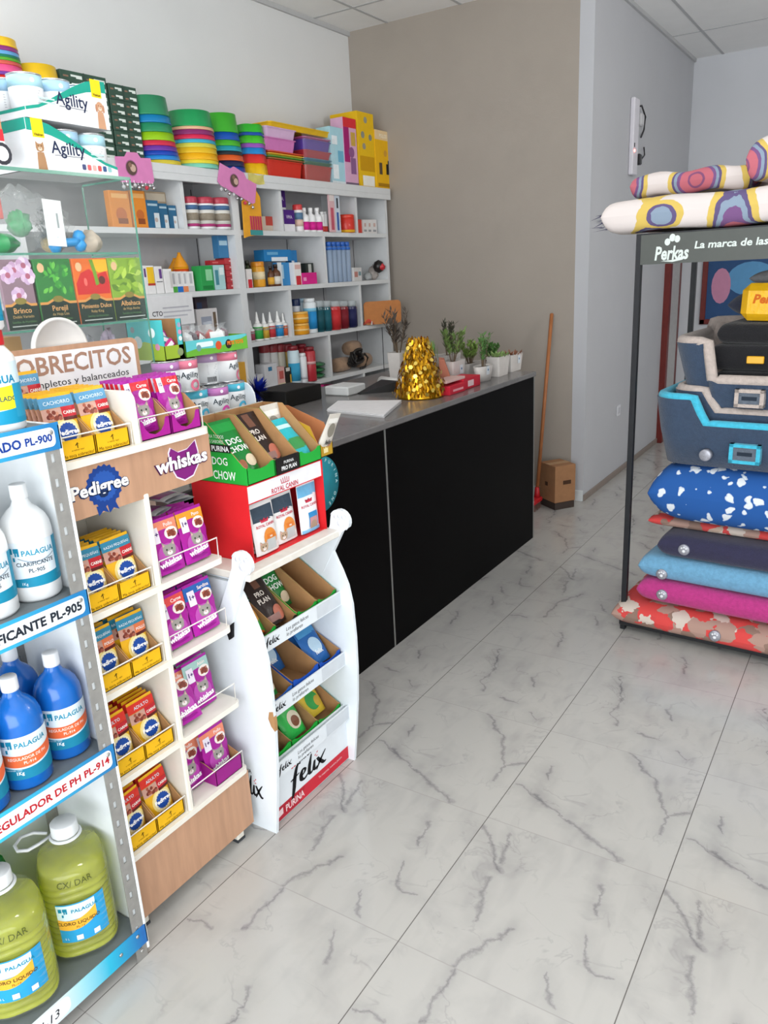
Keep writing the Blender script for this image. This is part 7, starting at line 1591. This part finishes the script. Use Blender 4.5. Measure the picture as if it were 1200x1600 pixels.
for pts, c in ((disc(-.15, .08, .22, 20, .16), '#5f9ac8'), (disc(-.42, .02, .09, 16, .17), '#c78aa8'), (disc(.05, -.12, .2, 18, .12), '#24406a'), (disc(.25, .1, .16, 18), '#7fb4d8')): mb.poly(pts, lambda u, v, e=len(mb.f) * .00002: (u, -.0125 - e, v), paper(c))
mb.build('print', pf)

# ---------------------------------------------------------------- rack of pet beds
KX, KY, KA = -.957, 3.60, math.radians(-5)
RM = Matrix.Translation((KX, KY, 0)) @ Matrix.Rotation(KA, 4, 'Z')
def rk(x, y, z): return RM @ Vector((x, y, z))
FRM = mat('rack_black_steel', '#26272a', .45, .3, var=.05)
pr_ = E('pet_bed_rack', (KX, KY, 0), 'black steel display rack with lettered top board, filled with pet beds', 'rack', rz=KA)
WR, DR = .96, .80
for x in (0, WR):
    for y in (0, DR): MB().box(x - .0125, x + .0125, y - .0125, y + .0125, .0, 1.86, FRM, .002).build('post', pr_)
MB().box(-.012, WR + .012, -.03, DR + .012, .03, .062, FRM, .004).build('base_tray', pr_)
for y in (0, DR): MB().box(.0125, WR - .0125, y - .01, y + .01, 1.835, 1.855, FRM).build('top_bar', pr_)
for x in (0, WR): MB().box(x - .01, x + .01, .0125, DR - .0125, 1.835, 1.855, FRM).build('top_bar', pr_)
MB().box(-.012, WR + .012, -.012, DR + .012, 1.855, 1.862, FRM).build('top_tray', pr_)
MB().box(.012, WR + .012, -.020, -.0135, 1.735, 1.856, mat('header_board_grey', '#4a4d49', .5, var=.03)).build('header_board', pr_)
mb = MB(); sil = ink('#cfd8d2')
def fit(t, x0, x1, z, h, bold=0., shear=0.):
    w = glyphs(t, bold, shear)[2] * h; mb.text(t, h, FY(x0, -.020, z, .001), sil, bold=bold, shear=shear, sx=(x1 - x0) / w)
fit('Perkas', .072, .215, 1.752, .075, .03, .15)
for u, v, r in ((.125, 1.822, .012), (.145, 1.838, .013), (.165, 1.832, .012)): mb.poly(disc(u, v, r, 12, r * 1.2), lambda a, b: (a, -.0209, b), sil)
mb.poly([(.10, 1.746), (.15, 1.741), (.19, 1.748), (.215, 1.765), (.19, 1.756), (.15, 1.749)], lambda a, b: (a, -.0209, b), sil)
fit('La marca de las mascotas', .235, .70, 1.790, .040, .025, .12)
mb.build('lettering', pr_)
# fabrics with their printed patterns
def fabric(name, build):
    m = bpy.data.materials.new(name); m.use_nodes = True; nt = m.node_tree; b = nt.nodes['Principled BSDF']; b.inputs['Roughness'].default_value = .92
    tc = nt.nodes.new('ShaderNodeTexCoord'); out = build(nt, tc.outputs['Object']); nt.links.new(out, b.inputs['Base Color']); return m
def ramp(nt, src, stops, const=True):
    r = nt.nodes.new('ShaderNodeValToRGB'); r.color_ramp.interpolation = 'CONSTANT' if const else 'LINEAR'; el = r.color_ramp.elements
    while len(el) < len(stops): el.new(.5)
    for e, (p, h) in zip(el, stops): e.position = p; e.color = (*rgb(h), 1)
    nt.links.new(src, r.inputs[0]); return r.outputs[0]
def vor(nt, vec, scale, feat='F1', rnd=1.0):
    v = nt.nodes.new('ShaderNodeTexVoronoi'); v.inputs['Scale'].default_value = scale; v.feature = feat; v.inputs['Randomness'].default_value = rnd; nt.links.new(vec, v.inputs['Vector']); return v
def warp(nt, vec, sc, amt):
    n = nt.nodes.new('ShaderNodeTexNoise'); n.inputs['Scale'].default_value = sc; nt.links.new(vec, n.inputs['Vector'])
    m = nt.nodes.new('ShaderNodeVectorMath'); m.operation = 'MULTIPLY_ADD'; m.inputs[1].default_value = (amt, amt, amt); nt.links.new(n.outputs['Color'], m.inputs[0]); nt.links.new(vec, m.inputs[2]); return m.outputs[0]
def mandala(nt, vec):
    w = warp(nt, vec, 22, .012); v = vor(nt, w, 3.3, rnd=.5)
    return ramp(nt, v.outputs['Distance'], [(0, '#6a4a7a'), (.06, '#b4606c'), (.11, '#7d4a6e'), (.14, '#ba6470'), (.24, '#74507e'), (.28, '#8494a6'), (.32, '#5d5078'), (.35, '#cfb25a'), (.41, '#d6ccc8')])
def floral(nt, vec):
    v = vor(nt, warp(nt, vec, 26, .06), 17, rnd=1.0)
    return ramp(nt, v.outputs['Color'], [(0, '#a8877a'), (.28, '#cf4340'), (.45, '#cbbcb0'), (.58, '#8a6f62'), (.70, '#c94443'), (.84, '#b9a08e')])
def bluewhite(nt, vec):
    v = vor(nt, warp(nt, vec, 18, .07), 16, rnd=1.0)
    return ramp(nt, v.outputs['Distance'], [(0, '#d8dde2'), (.27, '#b9c6d6'), (.32, '#1a5298')])
MAN, FLO, BLW = fabric('fabric_mandala', mandala), fabric('fabric_floral', floral), fabric('fabric_blue_print', bluewhite)
def pillow(x0, x1, y0, y1, z0, z1, m, label, cat='cushion', sag=.0, name='cushion', pw=18, badge=None, group=None, wr=.0005):
    cx, cy, cz = (x0 + x1) / 2, (y0 + y1) / 2, z0; a, b, c = (x1 - x0) / 2, (y1 - y0) / 2, (z1 - z0) / 2; mb = MB()
    ph = random.Random(label).uniform(0, 6)
    def P(u, v, s):
        # square section with soft rolled edges
        uu, vv = 2 * u - 1, 2 * v - 1
        su = math.copysign(abs(math.sin(uu * PI / 2)) ** 1.0, uu); sv = math.copysign(abs(math.sin(vv * PI / 2)), vv)
        e = (max(0, 1 - abs(su) ** pw) * max(0, 1 - abs(sv) ** pw)) ** .5
        w_ = wr * math.sin(su * 7 + ph) * math.sin(sv * 5 + ph) * e
        return (su * a, sv * b, c + s * c * e + w_ - sag * (abs(sv) ** 3) * (1 if sv < 0 else 0))
    N = 28
    mb.grid(lambda u, v: P(u, v, 1), N, N, m); mb.grid(lambda u, v: P(1 - u, v, -1), N, N, m)
    if badge:
        bu, bz = badge
        BM = Matrix.Translation((bu - cx, -b - .004, bz - z0)) @ Matrix.Rotation(PI / 2, 4, 'X')
    o = mb.build(name, label=label, cat=cat, group=group); p = rk(cx, cy, cz); o.location = p; o.rotation_euler = (0, 0, KA)
    if badge:
        bd = MB(BM).lathe([(.026, -.012), (.026, .001), (.022, .003), (0, .003)], mat('badge_grey', '#9a9aa2', .4, .4, var=.2, scale=90), n=20)
        for k in range(3): bd.lathe([(.005, .003), (.004, .0045), (0, .005)], ink('#e3e4e8'), (-.010 + .010 * k, .008 + .004 * (k == 1), 0), 8)
        bd.lathe([(.008, .003), (.006, .0045), (0, .005)], ink('#e3e4e8'), (0, -.006, 0), 10); bd.build('badge', o)
    return o
PG = 'flat cushions stacked in the rack'
pillow(-.04, .93, -.065, .70, .063, .168, FLO, 'red and beige floral cushion at the bottom of the rack', sag=.02, badge=(.45, .10), group=PG)
pillow(.06, .93, -.01, .66, .1695, .287, cloth('#b5327c'), 'magenta cushion on the floral one', badge=(.185, .225), group=PG)
pillow(.06, .93, .0, .66, .2885, .408, cloth('#6a9fc0'), 'light blue cushion on the magenta one', badge=(.175, .325), group=PG)
pillow(.145, .93, .0, .66, .4095, .523, cloth('#2c2a45'), 'dark navy cushion on the light blue one', badge=(.27, .465), group=PG)
pillow(.06, .90, .10, .70, .5245, .572, FLO, 'thin red floral cushion between the navy and royal blue ones', group=PG)
pillow(.09, .93, -.01, .66, .5735, .860, BLW, 'thick royal blue cushion with white animal print', pw=7, group=PG)
FLC, CYN, NVY = cloth('#b9aba3'), cloth('#3fb4d0'), cloth('#34455c')
def bed(x0, x1, y0, y1, z0, h, hl, rim, inner, label, step=.26, label_at=None, rr=.023, taper=.05, badge=None, labcol=None):
    cx, cy = (x0 + x1) / 2, (y0 + y1) / 2; a, b = (x1 - x0) / 2, (y1 - y0) / 2; o = E('pet_bed', rk(cx, cy, z0), label, 'pet bed', rz=KA)
    path = rrect(-a, a, -b, b, .11, 8); P = []
    for i in range(len(path)):      # denser along the straight runs
        p, q = Vector(path[i]), Vector(path[(i + 1) % len(path)]); n = max(1, int((q - p).length / .03)); P += [p.lerp(q, k / n) for k in range(n)]
    def top(p):
        if p.y < -b + .02:
            t = abs(p.x) / a; e = 1 - step * 2
            k = min(1, max(0, (t - (e - .05)) / .10)); k = k * k * (3 - 2 * k); return hl + (h - hl) * k
        return h + (.05 if p.y > b - .05 else 0) * 1
    n = len(P); vs = []
    for p in P: vs.append((p.x * (1 - taper / a), p.y * (1 - taper / b), .0))
    for p in P: vs.append((p.x * (1 - taper * .5 / a) * 1.015, p.y * (1 - taper * .5 / b) * 1.015, top(p) * .5))
    for p in P: vs.append((p.x, p.y, top(p)))
    for p in P: vs.append((p.x * (1 - .05 / a), p.y * (1 - .05 / b), top(p)))
    for p in P: vs.append((p.x * (1 - .085 / a), p.y * (1 - .085 / b), .03))
    f1 = [(k * n + i, k * n + (i + 1) % n, (k + 1) * n + (i + 1) % n, (k + 1) * n + i) for k in range(2) for i in range(n)]
    mb = MB().add(vs, f1 + [tuple(range(n))[::-1]], NVY, True); mb.build('outer_wall', o)
    mb = MB().add(vs, [(k * n + i, k * n + (i + 1) % n, (k + 1) * n + (i + 1) % n, (k + 1) * n + i) for k in (2, 3) for i in range(n)] + [tuple(4 * n + i for i in range(n))], inner, True); mb.build('lining', o)
    mb = MB().tube([(p.x * (1 - .022 / a), p.y * (1 - .022 / b), top(p) + .004) for p in P], rr, rim, 10, True); mb.build('rim', o)
    if label_at:
        lx, lz, w_, h_ = label_at; yb = -b - .006
        mb = MB(); lc = labcol or rim
        for (u0, u1, v0, v1) in ((-w_, w_, -h_, -h_ + .014), (-w_, w_, h_ - .014, h_), (-w_, -w_ + .016, -h_, h_), (w_ - .016, w_, -h_, h_)): mb.box(lx - cx + u0, lx - cx + u1, yb - .008, yb + .03, lz - z0 + v0, lz - z0 + v1, lc)
        mb.box(lx - cx - w_ + .012, lx - cx + w_ - .012, yb - .003, yb + .03, lz - z0 - h_ + .01, lz - z0 + h_ - .01, cloth('#5d6672')); mb.box(lx - cx - .03, lx - cx + .03, yb - .0045, yb, lz - z0 - .008, lz - z0 + .008, ink('#26303c')); mb.build('label_frame', o)
    if badge:
        bu, bz = badge; MB(Matrix.Translation((bu - cx, -b - .008, bz - z0)) @ Matrix.Rotation(PI / 2, 4, 'X')).lathe([(.026, -.03), (.026, .001), (.022, .003), (0, .003)], mat('badge_grey', '#9a9aa2'), n=20).build('badge', o)
    return o
bed(.085, .92, -.02, .66, .862, .30, .19, CYN, NVY, 'navy pet bed with turquoise rim and label frame, lowest of the beds', label_at=(.50, .945, .062, .042), rr=.021, badge=(.34, .925), step=.24)
bed(.1475, .8575, .04, .60, .896, .295, .205, FLC, FLC, 'navy pet bed with cream fleece rim, nested in the turquoise-rimmed one', rr=.019, step=.24)
bed(.145, .86, .022, .618, .93, .47, .31, FLC, FLC, 'navy pet bed with cream fleece rim, topmost, holding black beds', label_at=(.49, 1.175, .058, .038), rr=.024, step=.22, taper=.12)
for i, (z0, z1, x0) in enumerate(((1.13, 1.27, .30), (1.271, 1.385, .28), (1.386, 1.475, .31))):
    o = pillow(x0, .745, .135, .53, z0, z1, cloth('#131216'), 'black padded bed lying in the topmost fleece bed, %s of three' % ('lowest', 'middle', 'topmost')[i], group='black padded beds')
    if i < 2:
        MB().box(-.035, .035, -.006, .002, -.016, .016, plas('#e5a91e'), .003).build('yellow_tag', o).location = (.475 - (x0 + .745) / 2, -.199, (z1 - z0) * .45)
o = MB().box(0, .30, 0, .10, 0, .155, foil('#e6b01d'), .03).build('yellow_pack', label='yellow pack with orange lettering on the black beds', cat='pack'); o.location = rk(.385, .16, 1.484); o.rotation_euler = (0, .03, KA)
mb = MB(); mb.text('Perros', .05, FY(.05, .0, .075, .001), ink('#c8641c'), bold=.04, shear=.2); mb.box(.20, .26, -.004, 0, .02, .045, ink('#b8401c')); mb.build('lettering', o)
pillow(.31, .80, .27, .62, 1.478, 1.61, cloth('#2c3040'), 'dark grey padded bed standing behind the yellow pack', pw=4, group='black padded beds')
pillow(.36, .82, .40, .66, 1.612, 1.69, cloth('#8a8a8c'), 'grey fleece cushion lying behind the yellow pack', pw=4)
# cushions on the rack's roof
TP = 'mandala cushions on top of the rack'
pillow(-.16, .86, -.05, .72, 1.872, 2.006, MAN, 'cream mandala cushion with yellow rings, lower one on the rack roof', group=TP, pw=24, wr=.008)
pillow(-.13, .385, .20, .76, 2.026, 2.12, MAN, 'cream mandala cushion lying behind, upper one on the rack roof', group=TP, pw=24, wr=.008)
pillow(.40, .95, .02, .55, 2.030, 2.19, MAN, 'cream mandala cushion at the right picture edge, topmost on the rack', group=TP, pw=18, wr=.012)
mb = MB(); R_ = random.Random(8); fr = cloth('#3a2f6a')
for i in range(60):
    p = Vector((0, R_.uniform(-.05, .22), R_.uniform(-.04, .02))); d = Vector((-1, R_.uniform(-.7, .5), R_.uniform(-.5, .3))).normalized() * R_.uniform(.03, .065); s_ = d.cross(Vector((.2, .3, 1))).normalized() * .006
    mb.add([tuple(p - s_), tuple(p + s_), tuple(p + d)], [(0, 1, 2)], fr)
low = [o for o in COL.objects if o.get('label', '').startswith('cream mandala cushion with yellow rings')][0]
o = mb.build('fringe', low); o.location = (-.505, -.335, .06)
